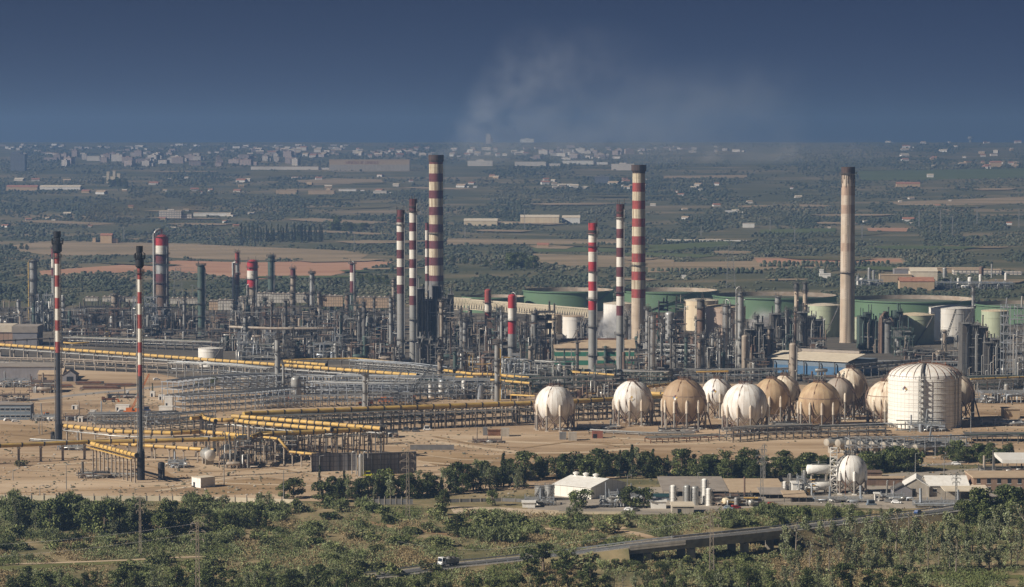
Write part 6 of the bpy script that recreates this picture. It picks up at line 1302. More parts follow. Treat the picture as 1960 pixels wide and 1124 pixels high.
storage_tank(1034, 21, 933, 957, 'silver tank with yellow stair left of the warehouse', 'steel_light', 'steel_light', 'cone', stair=3.9, nseg=24, rings=2); storage_tank(1052, 19, 931, 958, 'second silver tank touching the warehouse', 'steel_light', 'steel_light', 'cone', stair=4.4, nseg=24, rings=2)
unit(1150, 1183, 970, 946, 'depot pump skid with small tanks right of the warehouse', 401, 'grey', depth=8, nves=4, npipes=14, masts=1, solid=.2)
unit(1366, 1440, 968, 950, 'depot pipe skid right of the silos', 402, 'brown', depth=8, nves=3, npipes=22, masts=1, solid=.3, yellow=2)
unit(1528, 1550, 948, 915, 'yellow railed pump frame beside the horizontal gas vessels', 403, 'grey', depth=6, nves=2, npipes=14, masts=1, solid=.1, yellow=6)

# ------------------------------------------------------------------ cranes, pylons, lamp posts, fences
def lattice(mb, p, q, w, n, th=.16, mi=0, w2=None):
    p, q = Vector(p), Vector(q); d = (q - p).normalized(); a = Vector((0, 1, 0)) if abs(d.y) < .9 else Vector((1, 0, 0)); u = d.cross(a).normalized(); v = u.cross(d).normalized(); w2 = w if w2 is None else w2
    cs = [(-1, -1), (1, -1), (1, 1), (-1, 1)]; at = lambda f, c: p + (q - p) * f + (u * c[0] + v * c[1]) * (w + (w2 - w) * f) / 2
    for c in cs: mb.beam(at(0, c), at(1, c), th, mi=mi)
    for k in range(n):
        f0, f1 = k / n, (k + 1) / n
        for i in range(4):
            a_, b_ = cs[i], cs[(i + 1) % 4]
            if k % 2: a_, b_ = b_, a_
            mb.beam(at(f0, a_), at(f1, b_), th * .7, mi=mi)
def crane(x0, y0, x1, y1, base, label, mat='steel_black', w=1.3, body='orange', wheels=True):
    p = G(x0, base); Y = p.y; t = thing('mobile_crane', label, 'crane', p); s = SY(Y); tip = Vector(((x1 - x0) / s, 0, zat(y1, Y))); mb = MB(); lattice(mb, (0, 0, max(zat(y0, Y), 2.2)), tip, w, 22, .22, w2=.6); mb.build('boom', mat, t)
    mb = MB(); mb.box(-4, -1.4, 1.0, 4, 1.4, 1.8); mb.box(-2.6, -1.3, 1.81, .6, 1.3, 3.4); mb.box(2.2, -1.2, 1.81, 4, 1.2, 3.2); mb.build('body', body, t)
    for k in range(4):
        for sg in (-1, 1): mb = MB(); mb.tube([(-3 + 2 * k, sg * 1.2 - .2, .6), (-3 + 2 * k, sg * 1.2 + .2, .6)], .6, 12); mb.build('wheel', 'rubber', t)
    mb = MB(); mb.tube([tuple(tip), (tip.x + .1, -.3, tip.z - (tip.z * .35))], .07, 5); mb.lathe([(.1, 0), (.45, .3), (.3, .9), (.1, 1)], 8, 0, (tip.x + .1, -.3, tip.z * .65 - 1)); mb.build('hook_line', 'steel_dark', t); return t
crane(782, 760, 840, 680, 768, 'mobile crane with black lattice jib leaning right over the silver pipe field'); crane(1798, 688, 1829, 592, 700, 'mobile crane with long black boom before the bright white tank')
crane(738, 766, 776, 700, 772, 'thinner crane with grey jib left of the black jib one', 'steel_mid', .9); crane(251, 789, 286, 716, 793, 'small crane with orange lower boom left of the nearer flare', 'orange', .9)
crane(559, 766, 560.5, 628, 768, 'crane with upright black mast beside the stout silver drum', 'steel_black', .9); crane(700, 770, 706, 700, 776, 'slim grey lattice mast crane right of the slim pale column', 'steel_dark', .8)
def pylon(px, top, base, wbase, label, arms=3, mat='steel_tan', cat='pylon', far=False):
    p = Gt(px, base) if far else G(px, base); s = SY(p.y); h = zat(top, p.y) - p.z; w = wbase / s; t = thing('power_pylon', label, 'pylon', p); mb = MB(); lattice(mb, (0, 0, 0), (0, 0, h), w, max(8, int(h / 2.2)), max(.14, .42 / s), w2=w * .45); mb.build('mast', mat, t)
    for k in range(arms):
        z = h - 0.6 - k * h * .11; mb = MB(); a = w * (1.5 + .4 * (k == 1)); mb.beam((-a, 0, z), (a, 0, z), max(.18, .45 / s)); mb.beam((-a, 0, z), (0, 0, z + h * .05), .12); mb.beam((a, 0, z), (0, 0, z + h * .05), .12)
        for sg in (-1, 1): mb.tube([(sg * a, 0, z), (sg * a, 0, z - .9)], .12, 6)
        mb.build('cross_arm', mat, t)
    return t, h
pylon(268.5, 950, 1062, 4.5, 'slim lattice pylon in front of the left thicket'); pylon(378.5, 998, 1140, 8, 'nearest lattice pylon rising from the bottom left woods'); pylon(780.5, 866, 992, 7.5, 'slim lattice pylon standing before the dark slatted wall')
pylon(1362, 975, 1096, 9, 'lattice pylon beside the road bridge'); pylon(1458, 858, 962, 6, 'grey lattice pylon between the silos and the gas depot', mat='steel_mid'); pylon(1830, 905, 975, 4.5, 'slim pylon in front of the white roofed wing', mat='steel_mid'); pylon(1463, 850, 930, 3, 'thin mast behind the low grey roof', 1, 'steel_mid')
pylon(1398.5, 470, 552, 17, 'far grey lattice pylon between the cream chimney and the tan one', mat='steel_mid', far=True); pylon(341, 512, 572, 20, 'far faint lattice pylon right of the red domed column', mat='steel_mid', far=True)
for k, (x, tp, b, lb) in enumerate([(1474, 418, 446, 'thin far pole left of the tan chimney, leftmost'), (1521, 438, 462, 'thin far pole close left of the tan chimney'), (1650, 430, 456, 'thin far pole right of the tan chimney'), (1759, 402, 436, 'far pole in the groves right of the tan chimney'), (1800, 402, 448, 'tall far pole right of the other grove pole'), (1823, 414, 452, 'far pole right of the tall grove pole'), (1870, 396, 430, 'far pole near the right edge'), (1950, 398, 436, 'far grey mast at the right edge'), (890, 436, 458, 'far pole right of the tallest chimney'), (1342, 432, 452, 'far pole right of the cream and red chimney'), (678, 446, 480, 'far pole left of the central stacks'), (237, 434, 462, 'far pole right of the ochre cottage'), (1004, 400, 440, 'far pole at the cream warehouses'), (368, 545, 572, 'thin lamp mast left of the grey green column')]):
    pylon(x, tp, b, 2.2, lb, 1, 'steel_light', far=True)
def cable(pts, label, sag=2.0, r=.03):
    t = MB()
    for (a, b) in zip(pts[:-1], pts[1:]): t.tube([a + (b - a) * (k / 14) - Vector((0, 0, sag * 4 * (k / 14) * (1 - k / 14))) for k in range(15)], r, 5)
    o = t.build('power_line', 'steel_mid'); tag(o, label, 'power line'); return o
cable([P(-80, 1070, 1010), P(372, 1021, 985)], 'lower power line running left from the nearest pylon', 1.2); cable([P(-80, 1046, 1030), P(376, 1002, 985)], 'upper power line running left from the nearest pylon', 1.2)
cable([P(382, 1002, 985), P(560, 1034, 1060), P(1000, 1052, 1100)], 'upper power line running right from the nearest pylon', 1.5); cable([P(384, 1021, 985), P(700, 1056, 1060)], 'lower power line running right from the nearest pylon', 1.5)
cable([P(620, 932, 1250), P(780, 947, 1240), P(1010, 950, 1260), P(1458, 905, 1290)], 'power line passing before the tree belt', 2); cable([P(1365, 985, 1005), P(1000, 1046, 1030), P(760, 1036, 1050)], 'power line running left from the bridge pylon', 2)
for k, (x, tp, b, lb) in enumerate([(75, 800, 832, 'left lamp post of the pair on the bare slope'), (80.5, 800, 832, 'right lamp post of the pair on the bare slope'), (76.5, 930, 958, 'lamp post at the fence on the lower left'), (127, 890, 938, 'thin lamp post on the bare yard'), (429, 868, 930, 'lamp post right of the grey drum'), (543, 900, 958, 'lamp post behind the round tree'), (612, 873, 905, 'lamp post before the left slatted wall'), (1201, 910, 948, 'lamp post behind the warehouse'), (1336, 905, 930, 'yellow topped post in the tree belt'), (1752, 868, 912, 'tall lamp post left of the white roofed shed'), (1807, 875, 912, 'tall lamp post behind the white roofed wing'), (1900, 862, 910, 'lamp post behind the brick office'), (1884, 880, 915, 'thin lamp post left of the high canopy'), (1858, 790, 842, 'thin post right of the great tank'), (25, 900, 920, 'short post on the bare yard at the left')]):
    p = G(x, b); h = zat(tp, p.y); t = thing('lamp_post', lb, 'lamp post', p); mb = MB(); mb.lathe([(.22, 0), (.12, h)], 8, 0); mb.build('pole', 'steel_mid', t); mb = MB(); mb.beam((0, 0, h), (1.3, -.3, h + .25), .12); mb.box(1.0, -.55, h + .12, 1.9, -.1, h + .34); mb.build('lamp_head', 'steel_light', t)
def fence(pts, h, label, step, panel, postm, name='fence'):
    g = [G(*p) for p in pts]; t = thing(name, label, 'fence', g[0]); g = [p - g[0] for p in g]; n = 0
    for a, b in zip(g[:-1], g[1:]):
        d = b - a; L = d.length; k = max(1, int(L / step)); mb = MB(); mb.beam(a + Vector((0, 0, h * .45)), b + Vector((0, 0, h * .45)), .08, h * .85); mb.build('panel', panel, t)
        for i in range(k):
            if n < 95: n += 1; c = a + d * (i / k); mb = MB(); mb.box(c.x - .15, c.y - .2, 0, c.x + .15, c.y - .05, h * 1.25); mb.build('post', postm, t)
fence([(-40, 957), (60, 958), (180, 959), (330, 959.5)], 2.4, 'pale panel fence along the edge of the left thicket', 4.6, 'wall_cream', 'concrete_dark'); fence([(330, 959.5), (450, 962), (562, 966)], 2.4, 'pale panel fence continuing towards the round tree', 4.6, 'wall_cream', 'concrete_dark')
fence([(704, 966), (790, 966)], 2.6, 'short white barred fence before the tree belt', 2.2, 'concrete_dark', 'concrete'); fence([(860, 962), (960, 960), (1012, 962)], 1.6, 'low grey fence left of the depot', 4, 'concrete_dark', 'concrete'); fence([(1455, 920), (1560, 925), (1600, 925)], 2, 'dark fence behind the depot', 4, 'steel_dark', 'steel_dark')

# ------------------------------------------------------------------ road, bridge and vehicles
RP = [(700, 1106, 0), (760, 1099, 0), (880, 1082, .3), (1000, 1070, 1), (1090, 1060, 2.8), (1200, 1046, 5.2), (1300, 1035, 6.8), (1400, 1025, 7.2), (1495, 1015, 6.8), (1600, 1002, 5.4), (1700, 991, 3.6), (1790, 981, 2), (1850, 972, 1), (1960, 952, .6), (2060, 936, .3)]
rp = [G(x, y, z) for x, y, z in RP]
def ribbon(name, idx, off0, off1, dz, mat, thick=0):
    mb = MB(); L = []; Rr = []
    for i in idx:
        d = (rp[min(i + 1, len(rp) - 1)] - rp[max(i - 1, 0)]); d.z = 0; d.normalize(); n = Vector((-d.y, d.x, 0)); L.append(rp[i] + n * off1 + Vector((0, 0, dz))); Rr.append(rp[i] + n * off0 + Vector((0, 0, dz)))
    for i in range(len(L) - 1):
        if thick: dn = Vector((0, 0, -thick)); mb.hexa([Rr[i] + dn, Rr[i + 1] + dn, L[i + 1] + dn, L[i] + dn, Rr[i], Rr[i + 1], L[i + 1], L[i]])
        else: mb.add([tuple(q) for q in (Rr[i], Rr[i + 1], L[i + 1], L[i])], [(0, 1, 2, 3)])
    return mb.build(name, mat)
A = list(range(len(RP)))
structure(ribbon('road', A, -4.2, 4.2, .25, 'asphalt')); structure(ribbon('road_shoulder', A, -5.6, 5.6, .2, 'concrete')); structure(ribbon('road_edge_line', A, -3.75, -3.55, .262, 'white_paint')); structure(ribbon('road_edge_line', A, 3.55, 3.75, .262, 'white_paint'))
mb = MB()                                              # earth bank under the road
for seg in (A[:6], A[8:]):
    for i in seg[:-1]:
        a, b = rp[i], rp[i + 1]; d = (b - a); d.z = 0; d.normalize(); n = Vector((-d.y, d.x, 0)); q = []
        for p_ in (a, b): k = 5.5 + p_.z * 1.6; q.append([tuple(p_ - n * 5.6 + Vector((0, 0, .15))), tuple(Vector((p_.x, p_.y, 0)) - n * k), tuple(Vector((p_.x, p_.y, 0)) + n * k), tuple(p_ + n * 5.6 + Vector((0, 0, .15)))])
        mb.add(q[0] + q[1], [(0, 4, 7, 3), (1, 5, 4, 0), (3, 7, 6, 2)])
structure(mb.build('road_embankment', 'ground_earth'))
t = thing('road_bridge', 'concrete road bridge on dark piers crossing the wooded gully', 'bridge', (0, 0, 0))
o = ribbon('deck', [5, 6, 7, 8], -5.7, 5.7, .12, 'concrete', .8); o.parent = t
o = ribbon('girder', [5, 6, 7, 8], -4.6, 4.6, -.7, 'concrete', 1.5); o.parent = t
for nm, a, b in (('parapet', -5.75, -5.45), ('parapet', 5.45, 5.75)): o = ribbon(nm, [5, 6, 7, 8], a, b, .95, 'concrete', .8); o.parent = t
for f in (5.35, 6.13, 7.13, 7.9):
    i = int(f); c = rp[i] + (rp[i + 1] - rp[i]) * (f - i); d = (rp[i + 1] - rp[i]); n = Vector((-d.y, d.x, 0)).normalized()
    for sg in (-1, 1): mb = MB(); q = c + n * sg * 3.2; mb.box(q.x - 1.5, q.y - .8, -6, q.x + 1.5, q.y + .8, c.z - 2.3); mb.build('pier', 'concrete', t)
    mb = MB(); mb.beam(c - n * 4.4 + Vector((0, 0, -2.45)), c + n * 4.4 + Vector((0, 0, -2.45)), 1.6, .6); mb.build('pier_cap', 'concrete_dark', t)
for nm, off in (('guard_rail', -4.9), ('guard_rail', 4.9)):
    t = thing(nm, 'steel guard rail along the %s side of the road' % ('near' if off < 0 else 'far'), 'guard rail'); o = ribbon('rail', A, off - .08, off + .08, 1.0, 'galvanised', .35); o.parent = t
    k = 0
    for i in range(1, len(rp) - 2):
        d = rp[i + 1] - rp[i]; n = Vector((-d.y, d.x, 0)).normalized()
        for f in range(6): c = rp[i] + d * (f / 6) + n * off; mb = MB(); mb.box(c.x - .1, c.y - .1, c.z - .3, c.x + .1, c.y + .1, c.z + .98); mb.build('post', 'galvanised', t)
def wheels(t, xs, yw, r, w=.32):
    for x in xs:
        for sg in (-1, 1):
            mb = MB(); mb.tube([(x, sg * yw - w / 2, r), (x, sg * yw + w / 2, r)], r, 14); wh = mb.build('wheel', 'rubber', t); mb = MB(); mb.tube([(x, sg * yw - w / 2 - .02, r), (x, sg * yw + w / 2 + .02, r)], r * .5, 10); mb.build('rim', 'steel_light', wh)
def at_road(px):
    for (a, b, p, q) in zip(RP[:-1], RP[1:], rp[:-1], rp[1:]):
        if a[0] <= px < b[0]: f = (px - a[0]) / (b[0] - a[0]); d = q - p; return p + d * f + Vector((0, 0, .27)), math.atan2(d.y, d.x)
pos, rz = at_road(858); t = thing('truck', 'white cab tipper truck with dark loaded body on the road', 'truck', pos, rz + math.pi)
mb = MB(); mb.hexa([(2.0, -1.2, .9), (3.9, -1.2, .9), (3.9, 1.2, .9), (2.0, 1.2, .9), (2.0, -1.15, 3.3), (3.55, -1.15, 3.3), (3.55, 1.15, 3.3), (2.0, 1.15, 3.3)]); mb.build('cab', 'car_white', t)
mb = MB(); mb.hexa([(3.78, -1.02, 1.95), (3.84, -1.02, 1.95), (3.84, 1.02, 1.95), (3.78, 1.02, 1.95), (3.58, -.98, 3.05), (3.64, -.98, 3.05), (3.64, .98, 3.05), (3.58, .98, 3.05)]); mb.build('windscreen', 'window_dark', t)
for sg in (-1, 1): mb = MB(); mb.box(2.5, sg * 1.2 - .04, 2.0, 3.4, sg * 1.2 + .04, 2.95); mb.build('side_window', 'window_dark', t); mb = MB(); mb.box(3.86, sg * .9 - .2, 1.1, 3.94, sg * .9 + .2, 1.4); mb.build('headlight', 'glass_blue', t)
mb = MB(); mb.box(-3.9, -1.0, .75, 3.6, 1.0, 1.05); mb.build('chassis', 'steel_black', t)
mb = MB(); mb.hexa([(-3.8, -1.2, 1.1), (1.75, -1.2, 1.1), (1.75, 1.2, 1.1), (-3.8, 1.2, 1.1), (-4.0, -1.25, 2.6), (1.85, -1.25, 2.6), (1.85, 1.25, 2.6), (-4.0, 1.25, 2.6)]); mb.build('tipper_body', 'steel_mid', t)
mb = MB(); mb.lathe([(1.2, 2.5), (.9, 3.1), (.4, 3.4), (.05, 3.5)], 10, 0, (-.2, 0, 0)); mb.lathe([(1.1, 2.5), (.7, 3.0), (.05, 3.3)], 10, 0, (-2.2, .1, 0)); mb.build('load', 'steel_dark', t)
wheels(t, (-3.0, -1.7, 2.8), 1.05, .52)
def car(pos, rz, mat, label, van=False, group=None, name='parked_car', cat='car'):
    t = thing(name, label, cat, pos, rz, group); mb = MB(); h = 1.9 if van else .95; mb.hexa([(-2.1, -.85, .3), (2.1, -.85, .3), (2.1, .85, .3), (-2.1, .85, .3), (-2.1, -.82, .9), (2.0, -.82, .8), (2.0, .82, .8), (-2.1, .82, .9)]); x1 = 1.2 if not van else 1.5
    mb.hexa([(-1.8, -.78, .9), (x1, -.78, .85), (x1, .78, .85), (-1.8, .78, .9), (-1.5, -.65, h + .5), (x1 - .7, -.65, h + .5), (x1 - .7, .65, h + .5), (-1.5, .65, h + .5)]); mb.build('body', mat, t); mb = MB()
    for sg in (-1, 1): mb.box(-1.3, sg * .75 - .03, .98, x1 - .55, sg * .75 + .03, h + .3)
    mb.box(x1 - .45, -.6, 1.0, x1 - .3, .6, h + .3); mb.build('window', 'window_dark', t); wheels(t, (-1.35, 1.35), .78, .32, .22); return t
pos, rz = at_road(1757); car(pos, rz, 'car_blue', 'dark blue car on the road near the right end', name='car')
for x, y, r_, m, lb, v in [(705, 912, 5, 'vehicle_yellow', 'left yellow green vehicle parked behind the tree belt', True), (746, 911, 5, 'vehicle_yellow', 'right yellow green vehicle parked behind the tree belt', True), (15, 806, 30, 'car_white', 'white car left before the blue grey office block', False), (60, 800, 60, 'car_red', 'red vehicle right of the blue grey office block', True), (61, 802.5, 10, 'car_white', 'white car beside the red vehicle', False), (5, 798, 80, 'car_blue', 'blue car before the office block at the left edge', False), (30, 808, 15, 'car_white', 'pale car in front of the office block entrance', False),
        (233, 789, 20, 'car_white', 'white car below the white site cabin', False), (281, 787, 10, 'car_blue', 'blue van left of the white cabin with red foot', True), (300, 728, 20, 'car_white', 'white car on the dirt road behind the small crane', False), (1830, 890, -8, 'car_white', 'white car on the service road behind the shed', False), (818, 824, 0, 'car_white', 'white pickup under the long brown yellow pipeline', True), (1668, 968, 10, 'wall_bluegrey', 'blue grey van by the depot sphere', True), (1720, 782, 0, 'car_white', 'white van behind the great tank', True), (90, 798, 20, 'orange', 'orange vehicle in the site yard left of the farther flare', True), (778, 826, 0, 'steel_dark', 'dark van under the long brown yellow pipeline', True), (796, 827, 0, 'steel_dark', 'dark second van under the long brown yellow pipeline', True)]:
    car(G(x, y), R(r_), m, lb, v)
p = G(209, 770); t = thing('wheel_loader', 'rusty orange earth mover on the dirt yard', 'earth mover', p, R(8)); mb = MB(); mb.box(-4, -1.1, 1.2, 3.4, 1.1, 2.3); mb.box(-4.2, -1.2, 1.3, -2.2, 1.2, 3); mb.build('body', 'rust', t); mb = MB(); mb.box(-.7, -.9, 2.31, 1.0, .9, 4.0); mb.build('cab', 'window_dark', t)
mb = MB(); mb.beam((2, 0, 2.2), (5, 0, 1.2), .5); mb.hexa([(4.6, -1.5, .2), (6.0, -1.5, .2), (6.0, 1.5, .2), (4.6, 1.5, .2), (4.4, -1.5, 1.9), (4.9, -1.5, 1.9), (4.9, 1.5, 1.9), (4.4, 1.5, 1.9)]); mb.build('bucket', 'orange', t); wheels(t, (-2.7, 2.2), 1.25, .9, .6)
for k, (x0, x1, y0, y1) in enumerate([(140, 200, 733, 737), (195, 262, 736, 741), (60, 140, 739, 743), (150, 230, 743, 746)]):
    p0, p1 = G(x0, y1), G(x1, y1); d = p1 - p0; t = thing('pipe_stack', ['dark pipe pile right of the dark end shed', 'dark pipe pile nearer the small crane', 'dark rusty pile below the tan shed', 'low dark pile along the dirt road'][k], 'pipe pile', p0); q = random.Random(k)
    for j in range(9): mb = MB(); y = j % 5 * 2.2; z = .5 + j // 5 * .9; mb.tube([(q.uniform(0, 3), y, z), (d.x - q.uniform(0, 4), y + 1, z)], .48, 8); mb.build('pipe', ['steel_brown', 'steel_dark', 'rust'][j % 3], t)

q = random.Random(8); CB = ['parked silver car in the depot yard', 'cars in the depot yard']
for k, (x, y) in enumerate([(1205, 978), (1215, 979), (1395, 975), (1408, 974), (1702, 962), (1716, 964), (1832, 967), (1848, 966), (1478, 968), (1600, 962)]):
    car(G(x, y), R(q.uniform(-40, 40)), ['car_white', 'steel_light', 'wall_bluegrey', 'car_red', 'steel_dark'][k % 5], ['white car by the small white block of the depot', 'silver car by the small white block of the depot', 'blue grey car behind the silos', 'red car behind the silos', 'dark car left of the white kiosk', 'white car right of the white kiosk', 'silver car before the flat cream canopy', 'blue grey car before the flat cream canopy', 'red car left of the gas depot', 'dark car in front of the horizontal gas vessels'][k])
for i, (x0, x1, b, tp, lb, pal) in enumerate([(1005, 1060, 967, 956, 'stored drums and skids left of the silver tanks', 'grey'), (1196, 1245, 957, 949, 'grey skids behind the dark trees of the depot', 'grey'),  (1560, 1650, 962, 955, 'valves and pipework in front of the depot sphere', 'grey'), (1752, 1862, 972, 962, 'stored goods in front of the white roofed shed', 'grey'), (1690, 1730, 958, 950, 'grey stores beside the dark roofed hut', 'grey'), (1878, 1960, 905, 897, 'stores under the high white canopy', 'dark')]):
    unit(x0, x1, b, tp, lb, 500 + i, pal, depth=7, floors=1, nves=3, npipes=12, masts=2, solid=1.6, drums=2)
for k, (x0, x1, b, tp, m) in enumerate([(1010, 1190, 984, 980, 'wall_cream'), (1500, 1600, 967, 963, 'concrete'), (1610, 1710, 972, 968, 'concrete')]):
    bpx(x0, x1, b, tp, .4, ['low cream wall in front of the warehouse yard', 'low concrete wall in front of the gas depot', 'low concrete wall right of the gas depot'][k], name='wall', cat='wall', wall=m, roof=m, eave=.1, over=.02)

for i, (x0, x1, b, tp, lb, pal) in enumerate([(62, 104, 806, 796, 'site plant and pallets right of the blue grey office block', 'grey'), (122, 172, 806, 797, 'stored materials behind the yellow flare pipeline', 'brown'), (180, 232, 800, 792, 'scaffold stacks in the site yard', 'grey'), (205, 262, 762, 756, 'dark stored pipes behind the earth mover', 'dark'), (0, 52, 768, 756, 'rusty scrap heap at the left edge by the dirt road', 'brown'), (262, 304, 812, 803, 'stores below the cabins left of the silver pipe field', 'grey'), (110, 160, 862, 855, 'valves beside the seal drum of the farther flare', 'grey'), (150, 205, 916, 906, 'valve group left of the nearer flare foot', 'dark'), (322, 352, 896, 884, 'low pump skid right of the black upright drum', 'grey'), (700, 760, 838, 828, 'dark skids behind the corner of the yellow diagonals', 'dark'), (1105, 1180, 822, 815, 'valves behind the lone white sphere', 'grey'), (1262, 1330, 828, 822, 'valve group under the tan brown sphere', 'dark'), (1480, 1528, 818, 811, 'valve group under the half hidden tan sphere', 'dark'), (1880, 1955, 815, 806, 'low tanks and valves right of the great tank', 'grey'), (905, 960, 848, 843, 'debris pile on the brown ground', 'brown')]):
    unit(x0, x1, b, tp, lb, 600 + i, pal, depth=7, floors=1, nves=3, npipes=10, masts=1, solid=1.8, drums=1)

# ------------------------------------------------------------------ the town and the farms far behind
TOWN_MESH = {}
def far_building(px, base, wpx, hpx, label, group, name, cat, wall, roof, style, rz, q):
    p = Gt(px, base); s = SY(p.y); W, H_ = wpx / s, hpx / s; D = max(9.0, min(W, 22)); mb = MB(); z = H_
    mb.box(0, 0, -1.5, W, D, H_)
    if style == 'gable':
        z = H_ + min(W, D) * .16
        mb.hexa([(-.4, -.4, H_ + .01), (W + .4, -.4, H_ + .01), (W + .4, D / 2, z), (-.4, D / 2, z), (-.4, -.4, H_ + .3), (W + .4, -.4, H_ + .3), (W + .4, D / 2, z + .3), (-.4, D / 2, z + .3)], 1)
        mb.hexa([(-.4, D / 2 + .01, z), (W + .4, D / 2 + .01, z), (W + .4, D + .4, H_ + .01), (-.4, D + .4, H_ + .01), (-.4, D / 2 + .01, z + .3), (W + .4, D / 2 + .01, z + .3), (W + .4, D + .4, H_ + .3), (-.4, D + .4, H_ + .3)], 1)
    else:
        mb.box(-.3, -.3, H_ + .01, W + .3, D + .3, H_ + .5, 1)
        if H_ > 14: mb.box(W * .35, D * .3, H_ + .51, W * .65, D * .7, H_ + 3.2, 0)
    if q.random() < .35 and W > 14: mb.box(W + .02, D * .2, -1.5, W * 1.45, D * .9, H_ * .62, 0)
    o = mb.build(name, [wall, roof], None, p, rz); tag(o, label, cat, group); return o
q = random.Random(77)
mk('roof_tile_red', (0.36, 0.17, 0.11), 0.85, var=.2); mk('wall_pale', (0.62, 0.57, 0.5), 0.8, var=.1, scale=.02); mk('wall_ochre', (0.5, 0.36, 0.22), 0.8, var=.1)
BANDS = [
 (0, 840, 285, 298, 5, 16, 3, 6, 64, 'house', 'pale house in the thin upper band of the far left town', 'houses in the upper band of the far left town', ('wall_pale', 'flats_cream', 'flats_pink'), 'flat'),
 (1000, 1420, 282, 296, 6, 18, 3, 6, 30, 'house', 'pale house in the thin town band right of the tallest chimney', 'houses in the town band right of the tallest chimney', ('wall_pale', 'flats_cream', 'flats_pink'), 'flat'),
 (0, 660, 279, 285, 6, 17, 2.5, 5, 46, 'house', 'pale low block in the town strip along the left horizon', 'low blocks along the left horizon', ('wall_pale', 'flats_cream', 'white_paint'), 'flat'),
 (100, 565, 300, 319, 10, 26, 8, 17, 52, 'apartment_block', 'pinkish apartment block in the left part of the far town', 'apartment blocks of the far town', ('flats_pink', 'flats_cream', 'flats_pink'), 'flat'),
 (470, 830, 288, 303, 7, 18, 4, 8, 44, 'house', 'pale house in the far town above the long factory', 'houses in the middle of the far town', ('wall_pale', 'flats_pink', 'flats_cream'), 'gable'),
 (852, 1012, 286, 301, 6, 14, 3, 6, 28, 'house', 'small house of the far town just right of the tallest chimney', 'houses right of the tallest chimney', ('wall_pale', 'white_paint', 'flats_cream'), 'gable'),
 (1010, 1200, 290, 306, 8, 22, 4, 12, 32, 'apartment_block', 'block of the far town left of the cream and red chimney', 'blocks left of the cream and red chimney', ('flats_pink', 'wall_pale', 'flats_cream'), 'flat'),
 (1540, 1960, 266, 275, 4, 12, 2, 4, 34, 'house', 'tiny pale house on the right horizon', 'houses along the right horizon', ('wall_pale', 'white_paint'), 'gable'),
 (1690, 1960, 278, 326, 6, 18, 3, 6, 26, 'villa', 'villa among trees on the right slope', 'villas on the right slope', ('wall_pale', 'wall_ochre', 'white_paint'), 'gable'),
 (0, 1000, 338, 372, 6, 20, 3, 5, 34, 'farmhouse', 'low farmhouse in the groves below the left town', 'farmhouses below the left town', ('wall_pale', 'wall_ochre', 'white_paint'), 'gable'),
 (1010, 1240, 344, 362, 7, 22, 3, 6, 20, 'farmhouse', 'low house in the groves left of the cream and red chimney', 'houses in the groves left of the cream and red chimney', ('wall_pale', 'white_paint'), 'gable'),
 (0, 480, 396, 440, 7, 18, 3, 5, 16, 'cottage', 'pale cottage in the scrub above the ochre cottage', 'cottages in the left scrub', ('wall_pale', 'white_paint', 'wall_ochre'), 'gable'),
 (1240, 1960, 340, 440, 6, 16, 2.5, 5, 22, 'cottage', 'white cottage scattered in the groves on the right', 'cottages in the right groves', ('wall_pale', 'white_paint'), 'gable')]
for x0, x1, y0, y1, w0, w1, h0, h1, n, nm, lb, gr, walls, st in BANDS:
    for k in range(n):
        b = q.uniform(y0, y1); far_building(q.uniform(x0, x1), b, q.uniform(w0, w1) * .9, q.uniform(h0, h1) * .8, lb, gr, nm, {'apartment_block': 'apartment block', 'house': 'house', 'villa': 'house', 'farmhouse': 'house', 'cottage': 'house'}[nm], q.choice(walls), q.choice(['roof_tile_red', 'roof_tan', 'roof_cream']), st if q.random() < .85 else 'flat', R(q.uniform(-25, 12)), q)
